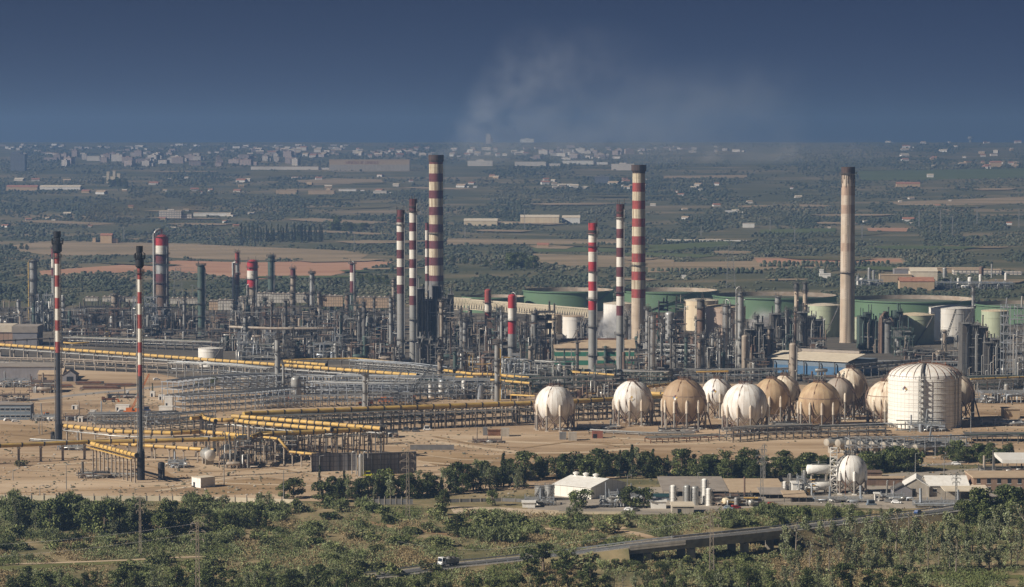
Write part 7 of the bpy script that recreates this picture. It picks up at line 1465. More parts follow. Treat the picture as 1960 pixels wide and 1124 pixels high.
for x, b, w, h, lb, wall, roof, st in [
 (20, 328, 28, 33, 'grey office tower standing alone at the far left', 'flats_grey', 'wall_grey', 'flat'), (22, 303, 20, 12, 'upper grey tower behind the lone office tower', 'flats_grey', 'wall_grey', 'flat'), (166, 308, 25, 9, 'white block alone in the fields left of the far town', 'wall_pale', 'roof_cream', 'flat'),
 (84, 308, 25, 6, 'low pinkish block left of the white lone block', 'flats_pink', 'roof_tan', 'flat'), (12, 365, 60, 7, 'long pinkish farm sheds at the left', 'wall_ochre', 'roof_tile_red', 'gable'), (76, 363, 78, 5, 'long white walled shed at the left', 'white_paint', 'roof_cream', 'gable'),
 (304, 420, 43, 16, 'white and grey two storey building in the left groves', 'flats_cream', 'roof_cream', 'flat'), (370, 414, 72, 6, 'long low white building right of the two storey one', 'white_paint', 'roof_cream', 'flat'), (480, 325, 130, 6, 'very long low white shed below the far town', 'wall_pale', 'roof_tan', 'flat'), (528, 372, 40, 8, 'pinkish warehouse below the very long white shed', 'wall_tan', 'roof_tan', 'flat'), (590, 372, 50, 7, 'second pinkish warehouse below the far town', 'wall_tan', 'roof_tan', 'flat'), (648, 366, 34, 3, 'thin white roofed shed beside the pinkish warehouse', 'white_paint', 'white_paint', 'flat'), (714, 371, 26, 5, 'pale flat shed left of the tallest chimney', 'wall_pale', 'roof_cream', 'flat'),
 (930, 275, 9, 17, 'pale tower block standing alone on the horizon', 'flats_cream', 'roof_cream', 'flat'), (996, 273, 26, 7, 'white stepped block on the horizon right of the tower', 'white_paint', 'roof_cream', 'flat'), (895, 318, 48, 10, 'pale factory right of the tallest chimney top', 'wall_pale', 'roof_cream', 'flat'), (985, 318, 60, 8, 'long pale shed left of the white town sheds', 'wall_pale', 'roof_cream', 'flat'), (1076, 315, 60, 7, 'white factory shed with flat roof in the far town', 'cladding_white', 'roof_cream', 'flat'), (1170, 326, 44, 12, 'tall pale shed just left of the cream and red chimney', 'wall_pale', 'roof_cream', 'flat'), (1138, 352, 28, 14, 'ruined grey block in the groves left of the cream and red chimney', 'flats_grey', 'roof_grey', 'flat'),
 (888, 432, 64, 9, 'cream warehouse with stepped roof right of the tallest chimney', 'tank_cream', 'roof_cream', 'gable'), (996, 429, 74, 13, 'large cream warehouse in the dark groves', 'tank_cream', 'roof_cream', 'gable'), (1076, 428, 34, 11, 'smaller white warehouse touching the large cream one', 'white_paint', 'roof_cream', 'gable'), (1270, 462, 110, 2.5, 'long thin white greenhouse wall right of the cream and red chimney', 'white_paint', 'roof_cream', 'flat'), (1422, 436, 22, 8, 'white farmhouse with flat roof right of the greenhouse wall', 'white_paint', 'roof_cream', 'flat'), (1028, 473, 22, 4, 'red roofed shed above the green tanks', 'wall_ochre', 'roof_tile_red', 'gable'), (1305, 534, 8, 6, 'small white hut behind the far pylon field', 'white_paint', 'white_paint', 'flat'),
 (1716, 358, 45, 6, 'long ochre villa on the right plain', 'wall_ochre', 'roof_tile_red', 'gable'), (1895, 320, 22, 9, 'pinkish big villa near the right edge', 'wall_ochre', 'roof_tile_red', 'gable'), (1775, 340, 12, 5, 'white house on the green field right', 'white_paint', 'roof_cream', 'gable'), (1728, 424, 22, 4, 'white shed with red roof right of the tan chimney', 'white_paint', 'roof_tile_red', 'gable'), (1388, 408, 24, 4, 'white flat shed in the right groves', 'white_paint', 'white_paint', 'flat'),
 (192, 466, 22, 15, 'ochre cottage with tiled roof above the left dry field', 'wall_ochre', 'roof_tile_red', 'gable'), (177, 464, 6, 8, 'tiny ochre hut left of the ochre cottage', 'wall_ochre', 'roof_tan', 'flat'), (1569, 533, 21, 8, 'white L shaped house left of the tan chimney', 'white_paint', 'white_paint', 'flat'), (1569.5, 530, 7, 13, 'white tower part of the L shaped house', 'white_paint', 'white_paint', 'flat'),
 (1685, 541, 60, 14, 'grey tan factory hall of the far works on the right', 'wall_tan', 'roof_tan', 'flat'), (1712, 532, 40, 16, 'taller grey block behind the far works hall', 'wall_grey', 'roof_grey', 'flat'), (1742, 540, 52, 20, 'beige shed with rounded roof in the far works', 'roof_cream', 'roof_cream', 'gable'), (1722, 556, 66, 17, 'beige hall with brown roof in front of the far works', 'wall_tan', 'roof_tile_red', 'gable'), (1720, 522, 160, 8, 'long low roof line behind the far works', 'wall_tan', 'roof_tan', 'flat'), (1826, 526, 90, 9, 'open sided long shed at the right of the far works', 'flats_cream', 'roof_tan', 'flat')]:
    far_building(x, b, w, h, lb, None, 'warehouse' if 'shed' in lb or 'warehouse' in lb or 'factory' in lb else 'building', 'building', wall, roof, st, R(-3), q)
for x, w, tp, b, m, lb in [(1642, 5, 530, 547, 'white_paint', 'left white silo of the far works'), (1649, 8, 532, 548, 'white_paint', 'white round tank of the far works'), (1663.5, 6, 512, 546, 'steel_light', 'tall grey silo at the left of the far works'), (1672, 5, 517, 542, 'steel_light', 'second grey silo at the left of the far works'), (1808, 8, 512, 532, 'steel_light', 'grey silo right of the far beige shed'), (1834, 5, 532, 552, 'white_paint', 'white slim silo right of the far works'), (1856.5, 9, 530, 548, 'white_paint', 'white tank at the right of the far works'), (1876.5, 6, 525, 543, 'white_paint', 'white silo near the right end of the far works'), (1925, 5, 522, 540, 'white_paint', 'rightmost white silo of the far works'), (1878, 9, 510, 530, 'steel_brown', 'brown silo behind the far open shed'), (1898, 3, 505, 532, 'steel_light', 'thin mast of the far works')]:
    tower(x, w, tp, b, lb, 'silo', 'silo', m, (), (), True, None, None, nseg=12)
# long factory with a faded red sign
p = Gt(630, 327); s = SY(p.y); t = thing('factory', 'long pale factory with faded red lettering in the far town', 'factory', p); W_, H_ = 154 / s, 21 / s; mb = MB(); mb.box(0, 0, -1, W_, 40, H_ * .55, 0); mb.box(0, .5, H_ * .55 + .01, W_, 40, H_, 1); mb.build('wall', ['concrete', 'wall_tan'], t); mb = MB(); mb.box(-.5, 0, H_ + .01, W_ + .5, 40.5, H_ + .8); mb.build('roof', 'roof_tan', t)
mb = MB(); x = W_ * .21; qq = random.Random(4)
for k in range(20):
    if k in (8, 11): x += 3.4; continue
    h = H_ * .24; z = H_ * .62; w = 2.9; mb.box(x, .2, z, x + .9, .48, z + h); mb.box(x + .9, .2, z + (h - .9) * (k % 3 > 0), x + w, .48, z + (h - .9) * (k % 3 > 0) + .9)
    if k % 2: mb.box(x + w - .8, .2, z + .9 * (k % 3 == 0), x + w, .48, z + h - .9 * (k % 3 > 0))
    x += 4.3
mb.build('sign_lettering', 'pipe_red', t)
p = Gt(204, 352); s = SY(p.y); u = 1 / s; t = thing('castle', 'pale castle with three battlement towers among dark trees', 'castle', p); mb = MB(); mb.box(0, 0, 0, 26 * u, 14, 14 * u); mb.build('wall', 'wall_cream', t)
for x, w, h in ((0, 5, 22), (12, 5, 24), (20, 6, 19)):
    mb = MB(); mb.box(x * u, -1, 0, (x + w) * u, 8, h * u)
    for j in range(3): mb.box((x + w * j / 2.6) * u, -1, h * u + .01, (x + w * j / 2.6 + w * .22) * u, 8, (h + 1.5) * u)
    mb.build('tower', 'wall_cream', t)
p = Gt(1857.5, 270); s = SY(p.y); u = 1 / s; t = thing('water_tower', 'pale water tower with wide flat head on the right horizon', 'water tower', p); mb = MB(); mb.lathe([(2.6 * u, 0), (2.0 * u, 21 * u)], 12, 0); mb.build('shaft', 'concrete', t); mb = MB(); mb.lathe([(2.2 * u, 20.6 * u), (5.5 * u, 23 * u), (5.5 * u, 26.5 * u), (.1, 27.2 * u)], 16, 0); mb.build('tank', 'concrete', t)

# ------------------------------------------------------------------ trees
for key, c in (('leaf_dark', (0.060, 0.077, 0.029)), ('leaf_mid', (0.115, 0.137, 0.049)), ('leaf_light', (0.211, 0.228, 0.088)), ('leaf_pine', (0.056, 0.074, 0.024)), ('leaf_olive', (0.179, 0.192, 0.100)), ('leaf_dry', (0.218, 0.173, 0.088)), ('leaf_reed', (0.211, 0.243, 0.112)), ('leaf_grey', (0.224, 0.243, 0.147)), ('leaf_blue', (0.051, 0.070, 0.040)), ('grass_dry', (0.27, 0.21, 0.115))):
    mk(key, c, 0.75, 0, var=.3, scale=.5, rnd=.36, spec=.15)
def leaves(centres, n, size, rs, flat=.75, up=0.0):
    # n leaf sprays in each ellipsoidal clump (x, y, z, rx, rz)
    cs = np.array(centres, float); k = np.repeat(np.arange(len(cs)), n); m = len(k); d = rs.normal(size=(m, 3)); d /= np.linalg.norm(d, axis=1, keepdims=True)
    rr = rs.uniform(.45, 1.08, (m, 1)) ** .6; c = cs[k]; pos = c[:, :3] + d * rr * np.stack([c[:, 3], c[:, 3], c[:, 4]], 1)
    a = rs.normal(size=(m, 3)) + d * .6; a[:, 2] += up; a /= np.linalg.norm(a, axis=1, keepdims=True); b = np.cross(a, rs.normal(size=(m, 3))); b /= np.linalg.norm(b, axis=1, keepdims=True)
    sz = size * rs.uniform(.6, 1.4, (m, 1)); A, B = a * sz, b * sz * flat
    V = np.stack([pos - A * .5, pos - B * .42 + A * .1, pos + A * .6, pos + B * .42], 1); return V.reshape(-1, 3), np.arange(m * 4).reshape(m, 4), k
def trunk_mb(h, r, limbs, rs, mat, lean=.04):
    mb = MB(); top = Vector((rs.uniform(-1, 1) * h * lean, rs.uniform(-1, 1) * h * lean, h)); pts = [Vector((0, 0, -.3)), top * .35 + Vector((rs.uniform(-.2, .2), 0, 0)), top * .7, top]; mb.tube(pts, [r * 1.25, r * .9, r * .6, r * .22], 7)
    for c in limbs:
        c = Vector(c[:3]); st = top * min(.85, max(.25, (c.z / h) * .62)); mb.tube([st, st + (c - st) * .55 + Vector((0, 0, -.3)), c], [r * .45, r * .3, r * .1], 5)
    return mb
PROTO = {}
def proto(kind, i):
    rs = np.random.default_rng(hash((kind, i)) % 1000 if False else sum(map(ord, kind)) * 7 + i * 31); cl = []
    if kind == 'broad':
        h = 9.0
        for k in range(20): a = rs.uniform(0, 6.28); f = rs.uniform(.1, .95); rr = 3.7 * math.sin(min(1, (1.1 - f) * 2.0) * 1.57) * (.55 + .45 * min(1, f * 3)) * rs.uniform(.2, 1); cl.append((rr * math.cos(a), rr * math.sin(a), h * f, rs.uniform(1.0, 2.0), rs.uniform(.8, 1.5)))
        n, sz, mats, w = 100, .62, ['leaf_dark', 'leaf_mid', 'leaf_light'], (.45, .4, .15); th, tr = 7.5, .28
    elif kind == 'pine':
        h = 9.5
        for k in range(19): a = rs.uniform(0, 6.28); f = rs.uniform(.14, 1.0); rr = 3.9 * (1.12 - f) ** .5 * rs.uniform(.2, 1) * (.6 + .4 * min(1, f * 2.5)); cl.append((rr * math.cos(a), rr * math.sin(a), h * f - .4, rs.uniform(.9, 1.9), rs.uniform(.65, 1.1)))
        n, sz, mats, w = 110, .5, ['leaf_pine', 'leaf_dark', 'leaf_light'], (.55, .33, .12); th, tr = 8.6, .3
    elif kind == 'conical':
        h = 11.0
        for k in range(16): f = .08 + .92 * k / 15; rr = 1.9 * (1.08 - f) * rs.uniform(.2, .8); a = rs.uniform(0, 6.28); cl.append((rr * math.cos(a), rr * math.sin(a), h * f, max(.4, 2.0 * (1.12 - f)) * rs.uniform(.7, 1.1), rs.uniform(.7, 1.2)))
        n, sz, mats, w = 80, .55, ['leaf_dark', 'leaf_blue', 'leaf_olive'], (.4, .4, .2); th, tr = 10, .25
    elif kind == 'cypress':
        h = 12.0
        for k in range(12): f = .05 + .95 * k / 11; cl.append((rs.uniform(-.3, .3), rs.uniform(-.3, .3), h * f, 1.25 * (1.1 - f * .75) * rs.uniform(.8, 1.1), 1.0))
        n, sz, mats, w = 55, .6, ['leaf_blue', 'leaf_dark'], (.6, .4); th, tr = 11, .2
    elif kind == 'poplar':
        h = 11.5
        for k in range(24): f = rs.uniform(.12, 1.02); a = rs.uniform(0, 6.28); rr = 2.5 * rs.uniform(.1, 1) * math.sin(min(1, (1.15 - f) * 1.7) * 1.57); cl.append((rr * math.cos(a), rr * math.sin(a), h * f, rs.uniform(.6, 1.3), rs.uniform(.9, 1.5)))
        n, sz, mats, w = 62, .5, ['leaf_grey', 'leaf_olive', 'leaf_mid'], (.42, .33, .25); th, tr = 10.5, .2
    elif kind == 'bare':
        h = 10.0
        for k in range(14): f = rs.uniform(.35, 1.05); a = rs.uniform(0, 6.28); rr = 2.6 * rs.uniform(.2, 1); cl.append((rr * math.cos(a), rr * math.sin(a), h * f, rs.uniform(.6, 1.2), rs.uniform(.8, 1.4)))
        n, sz, mats, w = 18, .42, ['leaf_grey', 'leaf_dry'], (.5, .5); th, tr = 9.5, .2
    elif kind == 'bush':
        h = 3.0
        for k in range(8): a = rs.uniform(0, 6.28); rr = 2.1 * rs.uniform(0, 1) ** .6; cl.append((rr * math.cos(a), rr * math.sin(a), 2.6 * rs.uniform(.2, .85) * (1.15 - rr / 3.2), rs.uniform(.7, 1.3), rs.uniform(.6, 1.0)))
        n, sz, mats, w = 80, .5, [['leaf_dark', 'leaf_mid', 'leaf_light'], ['leaf_mid', 'leaf_light', 'leaf_olive'], ['leaf_olive', 'leaf_dry', 'leaf_mid'], ['leaf_dark', 'leaf_pine', 'leaf_mid']][i % 4], (.4, .4, .2); th = 0
    elif kind == 'cane':
        h = 4.2
        for k in range(9): a = rs.uniform(0, 6.28); rr = 2.3 * rs.uniform(0, 1) ** .6; cl.append((rr * math.cos(a), rr * math.sin(a), rs.uniform(1.4, 2.6), .8, 1.7))
        n, sz, mats, w = 70, .95, ['leaf_reed', 'leaf_mid', 'leaf_olive'], (.5, .3, .2); th = 0
    V, F, k = leaves(cl, n, sz, rs, .75 if kind != 'cane' else .22, 0 if kind != 'cane' else 1.6); V[:, 2] = np.maximum(V[:, 2], 0.02)
    mi = rs.choice(len(mats), size=len(F), p=np.array(w) / sum(w)); bias = rs.choice(len(mats), size=len(cl), p=np.array(w) / sum(w)); use = rs.random(len(F)) < .5; mi = np.where(use, bias[k], mi)
    crown = raw_mesh('crown', V, F, mats, mi)
    tm = None
    if th:
        o = trunk_mb(th, tr, [c for c in cl[:9]], rs, None).build('trunk', 'bark_pale' if kind in ('poplar', 'bare') else 'bark'); tm = o.data; bpy.data.objects.remove(o)
    PROTO[kind, i] = (crown, tm, h)
for kd, c in (('broad', 4), ('pine', 4), ('conical', 3), ('cypress', 2), ('poplar', 4), ('bare', 2), ('bush', 8), ('cane', 3)):
    for i in range(c): proto(kd, i)
tr = random.Random(2024)
def plant(kind, px, py, hpx, label, group, name, cat, far=False, wide=1.0):
    p = Gt(px, py) if far else G(px, py); c, tm, h = PROTO[kind, tr.randrange(len([k for k in PROTO if k[0] == kind]))]; sc = hpx / SY(p.y) / h
    if tm is None:
        o = bpy.data.objects.new(name, c); COL.objects.link(o); o.location = p; tag(o, label, cat, group)
    else:
        o = thing(name, label, cat, p, 0, group)
        for nm, d in (('crown', c), ('trunk', tm)): ch = bpy.data.objects.new(nm, d); COL.objects.link(ch); ch.parent = o
    o.rotation_euler.z = tr.uniform(0, 6.28); k = tr.uniform(.9, 1.15) * wide; o.scale = (sc * k, sc * k, sc); return o
def along(pts, n, jx=5, jy=3):
    L = [math.dist(a, b) for a, b in zip(pts[:-1], pts[1:])]; T = sum(L)
    for k in range(n):
        d = T * (k + .5) / n
        for (a, b), l in zip(zip(pts[:-1], pts[1:]), L):
            if d <= l: f = d / l; yield a[0] + (b[0] - a[0]) * f + tr.uniform(-jx, jx), a[1] + (b[1] - a[1]) * f + tr.uniform(-jy, jy); break
            d -= l
# the belt between the bare yard and the depot
def belt(pts, n, h0, h1, kinds, label, group, name='tree', jy=4, wide=1.0):
    for x, y in along(pts, n, 6, jy): k = tr.choice(kinds); plant(k, x, y, tr.uniform(h0, h1) * (.9 if tr.random() < .8 else 1.15), label[k] if isinstance(label, dict) else label, group, {'pine': 'pine_tree', 'conical': 'conifer_tree', 'cypress': 'cypress_tree', 'poplar': 'poplar_tree', 'broad': 'tree', 'bare': 'bare_tree'}.get(k, 'tree'), 'tree', wide=wide)
LB = lambda where: {'broad': 'dark round topped tree ' + where, 'pine': 'dark ragged pine ' + where, 'conical': 'slender conifer ' + where, 'cypress': 'narrow cypress ' + where, 'poplar': 'loose grey green poplar ' + where, 'bare': 'half bare pale tree ' + where}
belt([(612, 952), (700, 954), (780, 952), (850, 945), (930, 938), (1010, 930)], 44, 32, 54, ['broad', 'pine', 'conical', 'broad', 'poplar'], LB('in the left stretch of the belt'), 'trees in the left stretch of the belt')
belt([(850, 930), (960, 920), (1060, 914), (1150, 912)], 26, 30, 48, ['conical', 'broad', 'poplar', 'broad'], LB('behind the white warehouse'), 'trees behind the white warehouse')
belt([(1140, 914), (1200, 912), (1280, 912), (1350, 918)], 24, 38, 56, ['broad', 'conical', 'poplar', 'cypress', 'broad'], LB('in the middle of the belt behind the silos'), 'trees in the middle of the belt')
belt([(1340, 918), (1400, 920), (1460, 920)], 14, 40, 58, ['broad', 'broad', 'pine'], LB('in the tall clump right of the silos'), 'trees of the tall clump right of the silos')
belt([(1468, 912), (1520, 915), (1590, 918)], 14, 36, 48, ['broad', 'pine'], LB('behind the gas depot'), 'trees behind the gas depot')
belt([(1645, 902), (1700, 903), (1755, 900)], 18, 36, 48, ['broad', 'pine', 'broad'], LB('right of the depot sphere'), 'trees right of the depot sphere')
belt([(1800, 884), (1860, 886), (1940, 884)], 18, 26, 38, ['broad', 'broad', 'pine'], LB('along the service road at the right'), 'trees along the service road')
for k, x, y, h, lb in [('broad', 562, 953, 38, 'round dark tree standing alone left of the belt'), ('broad', 545, 956, 30, 'smaller dark tree leaning on the round lone one'), ('cypress', 612, 928, 36, 'dark conifer rising behind the lone round tree'), ('broad', 618, 962, 40, 'dark tree just right of the lone round tree'), ('broad', 1112, 972, 40, 'light green tree in front of the white warehouse'), ('broad', 1206, 972, 40, 'dark tree left of the white low block'), ('broad', 1232, 972, 38, 'second dark tree left of the white low block'), ('broad', 942, 968, 30, 'round tree at the low grey fence'), ('pine', 876, 1028, 44, 'dark leafy tree in the middle of the scrub'), ('cypress', 292, 752, 18, 'single dark cypress in the site yard'), ('broad', 407, 742, 20, 'round shrubby tree at the end of the dirt road'), ('broad', 850, 974, 36, 'dark tree by the stone bank'), ('pine', 1040, 1096, 56, 'big dark pine below the road left of the bridge'), ('pine', 1010, 1104, 52, 'dark pine left of the big pine below the road'), ('pine', 1075, 1104, 48, 'dark pine right of the big pine below the road'), ('bush', 41, 892, 16, 'dark shrub alone on the bare yard at the left'), ('bush', 380, 741, 12, 'green shrub left of the round shrubby tree'), ('bush', 395, 744, 11, 'low green shrub beside the round shrubby tree')]:
    plant(k, x, y, h, lb, None, {'broad': 'tree', 'pine': 'pine_tree', 'cypress': 'cypress_tree', 'bush': 'shrub'}[k], 'shrub' if k == 'bush' else 'tree', wide=1.25 if h > 36 else 1.0)
# thicket on the left, woods along the bottom, thin trees at the right
belt([(20, 1008), (110, 1012), (200, 1020), (290, 1022), (370, 1018)], 34, 38, 62, ['broad', 'broad', 'poplar'], LB('in the left thicket'), 'trees of the left thicket', jy=8)
belt([(390, 1010), (450, 1016), (520, 1012)], 9, 26, 38, ['broad', 'pine'], LB('right of the left thicket'), 'trees right of the left thicket')
belt([(790, 1134), (880, 1138), (985, 1136)], 9, 24, 34, ['pine', 'broad'], LB('along the bottom edge under the truck'), 'trees along the bottom edge under the truck', jy=4)
belt([(-10, 1132), (200, 1128), (400, 1128), (600, 1130), (770, 1132)], 40, 26, 42, ['pine', 'broad', 'pine', 'poplar'], LB('along the bottom edge left of the road'), 'trees along the bottom left edge', jy=7)
belt([(980, 1134), (1150, 1136), (1330, 1136), (1480, 1134), (1640, 1134), (1760, 1132)], 34, 36, 54, ['pine', 'pine', 'broad', 'poplar', 'bare'], LB('along the bottom edge below the bridge'), 'trees along the bottom edge below the bridge', jy=7)
belt([(1140, 1092), (1240, 1088), (1330, 1092), (1440, 1096)], 14, 15, 25, ['broad', 'poplar', 'broad'], LB('in the gully below the bridge'), 'trees in the gully below the bridge', jy=8)
belt([(1500, 1062), (1600, 1056), (1700, 1050), (1800, 1052), (1900, 1048), (1970, 1046)], 32, 50, 74, ['poplar', 'poplar', 'bare', 'poplar'], LB('in the riverside wood at the right'), 'trees of the riverside wood', jy=14)
belt([(1500, 1100), (1640, 1094), (1780, 1092), (1960, 1090)], 24, 44, 66, ['poplar', 'bare', 'poplar'], LB('in the lower riverside wood'), 'trees of the lower riverside wood', jy=8)
belt([(1842, 1010), (1880, 1004), (1930, 1008), (1975, 1002)], 14, 44, 62, ['broad', 'broad', 'pine'], LB('in the dark clump at the right edge'), 'trees of the dark clump at the right edge', jy=10)
belt([(1490, 1022), (1560, 1014), (1640, 1008), (1720, 1000)], 16, 26, 40, ['broad', 'poplar'], LB('beside the upper road at the right'), 'trees beside the upper road')
for x, y in along([(458, 462), (620, 463)], 30, 2, 1): plant('cypress', x, y, tr.uniform(22, 34), 'dark cypress in the windbreak row behind the ploughed field', 'cypress windbreak row', 'cypress_tree', 'tree', True)
for pts, n, h0, h1, lb in [([(630, 440), (700, 446)], 9, 14, 24, 'dark tree in the clump right of the cypress windbreak'), ([(975, 512), (1025, 514)], 9, 16, 30, 'dark tree in the clump above the green tanks'), ([(195, 355), (250, 358)], 8, 9, 16, 'dark tree around the pale castle'), ([(670, 535), (760, 545)], 10, 10, 18, 'dark tree at the end of the ploughed field'), ([(20, 478), (60, 482)], 3, 10, 16, 'dark tree in the dry field at the left'), ([(820, 500), (1000, 512)], 9, 8, 13, 'round tree in the scrub right of the tallest chimney')]:
    for x, y in along(pts, n, 5, 3): plant('broad', x, y, tr.uniform(h0, h1), lb, lb.replace('dark tree', 'dark trees').replace('round tree', 'round trees'), 'tree', 'tree', True)
def poly_pts(poly, n):
    pl = np.array(poly, float); out = []; 
    while len(out) < n:
        x = tr.uniform(pl[:, 0].min(), pl[:, 0].max()); y = tr.uniform(pl[:, 1].min(), pl[:, 1].max())
        if in_fields(np.array([x]), np.array([y]), [pl])[0]: out.append((x, y))
    return sorted(out, key=lambda p: p[1])
for poly, n, h0, h1, kinds, lb, gr in [
 ([(380, 975), (700, 968), (860, 985), (1000, 1000), (1000, 1040), (700, 1062), (420, 1050)], 74, 11, 22, ['bush', 'bush', 'cane'], 'green bush in the scrub below the tree belt', 'bushes in the scrub below the tree belt'),
 ([(930, 1000), (1045, 1000), (1045, 1040), (930, 1040)], 16, 18, 30, ['cane', 'cane', 'bush'], 'tall light green cane clump in the middle scrub', 'cane clumps in the middle scrub'),
 ([(1050, 990), (1240, 990), (1330, 1000), (1320, 1028), (1100, 1048), (1050, 1040)], 24, 11, 22, ['bush', 'cane'], 'bush on the dry grass below the warehouse', 'bushes on the dry grass below the warehouse'),
 ([(1360, 992), (1500, 980), (1640, 975), (1690, 980), (1640, 992), (1500, 1010), (1380, 1018)], 28, 12, 24, ['bush', 'cane', 'cane'], 'reedy bush between the road and the depot', 'bushes between the road and the depot'),
 ([(0, 1020), (380, 1024), (420, 1060), (300, 1066), (0, 1080)], 46, 10, 20, ['bush', 'cane'], 'bush at the foot of the left thicket', 'bushes at the foot of the left thicket'),
 ([(0, 958), (520, 966), (560, 985), (380, 1000), (0, 1000)], 60, 12, 24, ['cane', 'bush', 'cane'], 'light green cane bush in the left thicket', 'cane bushes of the left thicket'),
 ([(340, 1072), (700, 1066), (830, 1096), (740, 1118), (300, 1120), (200, 1095)], 40, 10, 22, ['bush', 'bush', 'cane'], 'dark green bush above the bottom left woods', 'bushes above the bottom left woods'),
 ([(1050, 1070), (1245, 1050), (1250, 1070), (1070, 1090)], 40, 13, 26, ['bush', 'bush', 'cane'], 'bush on the bank below the road left of the bridge', 'bushes on the bank below the road'),
 ([(1100, 1062), (1300, 1060), (1480, 1050), (1500, 1110), (1000, 1120)], 34, 8, 18, ['bush', 'bush', 'cane'], 'bush in the gully around the bridge piers', 'bushes in the gully')]:
    for x, y in poly_pts(poly, n): plant(tr.choice(kinds), x, y, tr.uniform(h0, h1) * 1.12, lb, gr, 'bush', 'bush', wide=1.3)
# undergrowth: grass tufts, low scrub and dry stalks nobody could count
rs = np.random.default_rng(9); UG = np.array([(-300, 962), (560, 966), (860, 975), (1200, 992), (1500, 972), (1700, 985), (2260, 955), (2260, 1150), (-300, 1150)], float)
n = 100000; px = rs.uniform(-300, 2260, n); py = rs.uniform(955, 1150, n); ok = in_fields(px, py, [UG]); px, py = px[ok], py[ok]; d = .6 * noise2(px, py * 2.2, 70, 21) + .4 * noise2(px, py * 2.2, 22, 22); ok = d > .36 + .2 * (rs.random(len(px)) - .5)
rdx = np.array([a for a, b, c in RP]); rdy = np.array([b for a, b, c in RP]); ry_ = np.interp(px, rdx, rdy); ok &= ~((px > 690) & (py > ry_ - 9) & (py < ry_ + 10))
for tx, ty in (([(-60), 60, 150, 260, 340], [1092, 1086, 1080, 1074, 1070]), ([1000, 1080, 1170, 1210, 1250], [1015, 1012, 1014, 1020, 1030])): ok &= ~((px < tx[-1]) & (px > tx[0]) & (np.abs(py - np.interp(px, tx, ty)) < 5))
px, py, d = px[ok], py[ok], d[ok]; b = (562 - py) / FPX; dz = -math.sin(PITCH) + b * math.cos(PITCH); t_ = -CAM_H / dz; X = (px - 980) / FPX * t_; Yw = (math.cos(PITCH) + b * math.sin(PITCH)) * t_
cl = np.stack([X, Yw, rs.uniform(.2, .7, len(X)), rs.uniform(.5, 1.1, len(X)), rs.uniform(.35, .9, len(X))], 1); V, F, k = leaves(cl, 9, .62, rs, .5, .8); V[:, 2] = np.maximum(V[:, 2], .01)
mats = ['leaf_mid', 'leaf_olive', 'leaf_reed', 'leaf_dry', 'grass_dry']; tone = noise2(px, py * 2.5, 60, 31) + .35 * (rs.random(len(px)) - .5); base = np.digitize(tone, [.4, .55, .66, .78]); o = bpy.data.objects.new('undergrowth', raw_mesh('undergrowth', V, F, mats, base[k])); COL.objects.link(o); tag(o, 'low scrub, reeds and dry grass covering the ground around the road', 'undergrowth', kind='stuff')

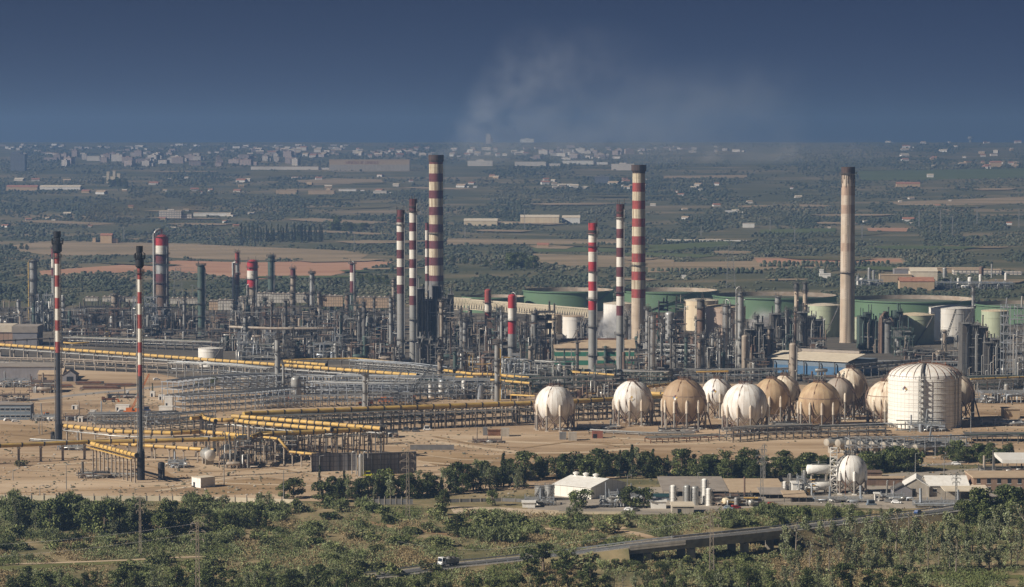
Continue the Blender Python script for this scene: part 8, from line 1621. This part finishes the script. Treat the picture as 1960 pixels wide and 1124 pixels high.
# ------------------------------------------------------------------ smoke, steam and the blue air
def smoke(name, label, x0, x1, y0, y1, Y, depth, col, dens, wedge, fade, nscale, thr=.42, absorb=False, aniso=0.0):
    # a box of air in front of which nothing is painted: u runs right, v up, both from the mouth given by wedge
    a, b = P(x0, y1, Y), P(x1, y0, Y); o = MB(); o.box(a.x, Y - depth / 2, a.z, b.x, Y + depth / 2, b.z); m = bpy.data.materials.new(name); m.use_nodes = True; nt = m.node_tree; N = nt.nodes.new; L = nt.links.new
    nt.nodes.remove(nt.nodes['Principled BSDF']); v = N('ShaderNodeVolumePrincipled'); out = nt.nodes['Material Output']; L(v.outputs[0], out.inputs['Volume']); v.inputs['Color'].default_value = (*col, 1); v.inputs['Anisotropy'].default_value = aniso
    (ox, oy), ang, half, start = wedge; q = P(ox, oy, Y); g = N('ShaderNodeNewGeometry'); s = N('ShaderNodeVectorMath'); s.operation = 'SUBTRACT'; L(g.outputs['Position'], s.inputs[0]); s.inputs[1].default_value = (q.x, Y, q.z)
    sp = N('ShaderNodeSeparateXYZ'); L(s.outputs[0], sp.inputs[0])
    def mth(op, a, b=None, c=None, clamp=False):
        k = N('ShaderNodeMath'); k.operation = op; k.use_clamp = clamp
        for i, z in enumerate((a, b, c)):
            if z is None: continue
            if isinstance(z, (int, float)): k.inputs[i].default_value = z
            else: L(z, k.inputs[i])
        return k.outputs[0]
    ca, sa = math.cos(ang), math.sin(ang); along_ = mth('ADD', mth('MULTIPLY', sp.outputs['X'], ca), mth('MULTIPLY', sp.outputs['Z'], sa)); acr = mth('SUBTRACT', mth('MULTIPLY', sp.outputs['Z'], ca), mth('MULTIPLY', sp.outputs['X'], sa))
    nz = N('ShaderNodeTexNoise'); nz.inputs['Scale'].default_value = nscale; nz.inputs['Detail'].default_value = 5; nz.inputs['Roughness'].default_value = .62; nz.inputs['Distortion'].default_value = .15; L(g.outputs['Position'], nz.inputs['Vector'])
    wob = mth('MULTIPLY', mth('SUBTRACT', nz.outputs['Fac'], .5), 1.3); width = mth('ADD', mth('MULTIPLY', along_, half), start)
    r2 = mth('SQRT', mth('ADD', mth('MULTIPLY', acr, acr), mth('MULTIPLY', sp.outputs['Y'], sp.outputs['Y'])))
    body = mth('SUBTRACT', 1.0, mth('DIVIDE', r2, mth('MAXIMUM', width, .5)), clamp=True); tex = mth('MULTIPLY', mth('SUBTRACT', nz.outputs['Fac'], thr), 4.0, clamp=True)
    fl = mth('SUBTRACT', 1.0, mth('DIVIDE', along_, fade), clamp=True); st = mth('MULTIPLY', along_, .4, clamp=True)
    dd = mth('MULTIPLY', mth('MULTIPLY', mth('MULTIPLY', body, tex), mth('MULTIPLY', fl, st)), dens); 
    def edge(o_, lo, hi, w): return mth('MULTIPLY', mth('DIVIDE', mth('SUBTRACT', o_, lo), w, clamp=True), mth('DIVIDE', mth('SUBTRACT', hi, o_), w, clamp=True))
    dd = mth('MULTIPLY', dd, mth('MULTIPLY', edge(sp.outputs['X'], a.x - q.x - .01, b.x - q.x, (b.x - a.x) * .08 + 1), mth('MULTIPLY', mth('DIVIDE', mth('SUBTRACT', sp.outputs['Z'], a.z - q.z), 3.0, clamp=True), mth('DIVIDE', mth('SUBTRACT', b.z - q.z, sp.outputs['Z']), (b.z - a.z) * .35, clamp=True))))
    dd = mth('MULTIPLY', dd, mth('ADD', 1.0, mth('DIVIDE', 34.0, mth('ADD', along_, 9.0))))
    L(dd, v.inputs['Density'])
    MATS[name] = m; ob = o.build(name, m); m.cycles.volume_step_rate = 2.0; tag(ob, label, 'smoke', kind='stuff'); return ob
smoke('smoke', 'thin pale smoke drifting up from the tallest chimney', 780, 1420, 30, 306, 2322, 90, (.66, .74, .88), .014, ((837, 298), R(38), .46, 5), 200, .05, .4)
smoke('smoke', 'broad grey haze of smoke drifting right behind the tallest chimney', 846, 1560, 90, 318, 2360, 90, (.62, .7, .82), .011, ((846, 292), R(7), .27, 9), 330, .03, .34)
smoke('smoke', 'low brownish smoke trailing right from the cream and red chimney', 1215, 1720, 262, 314, 2140, 60, (.62, .62, .66), .03, ((1228, 311), R(3), .13, 4), 190, .05)
smoke('steam', 'white steam rising behind the bright red and white stack', 1128, 1210, 586, 668, 1985, 18, (.97, .97, .97), 1.3, ((1143, 668), R(40), .5, 7), 34, .13, .4)
smoke('steam', 'faint pale steam left of the twin small stacks', 1425, 1500, 585, 650, 2200, 16, (.9, .88, .88), .14, ((1432, 648), R(48), .5, 5), 42, .12, .4)
smoke('smoke', 'thin dark smoke drifting from the tip of the nearer flare', 262, 520, 350, 476, 1262, 30, (.12, .13, .16), .035, ((270, 470), R(42), .35, 2), 62, .07)
smoke('smoke', 'thin dark smoke drifting from the tip of the farther flare', 100, 400, 350, 446, 1420, 40, (.12, .13, .16), .03, ((112, 441), R(22), .35, 2), 80, .06)
mb = MB(); mb.box(-6300, -450, -7.5, 6300, 17200, 262); hz_ = mb.build('haze', []) if False else None
m = bpy.data.materials.new('haze_air'); m.use_nodes = True; nt = m.node_tree; nt.nodes.remove(nt.nodes['Principled BSDF']); v = nt.nodes.new('ShaderNodeVolumePrincipled'); nt.links.new(v.outputs[0], nt.nodes['Material Output'].inputs['Volume'])
v.inputs['Color'].default_value = (0.285, 0.5, 0.92, 1); v.inputs['Density'].default_value = 1.15e-4; v.inputs['Anisotropy'].default_value = 0.45
o = mb.build('haze', m); o['kind'] = 'stuff'; o['label'] = 'thin blue summer haze over the whole plain'; o['category'] = 'haze'
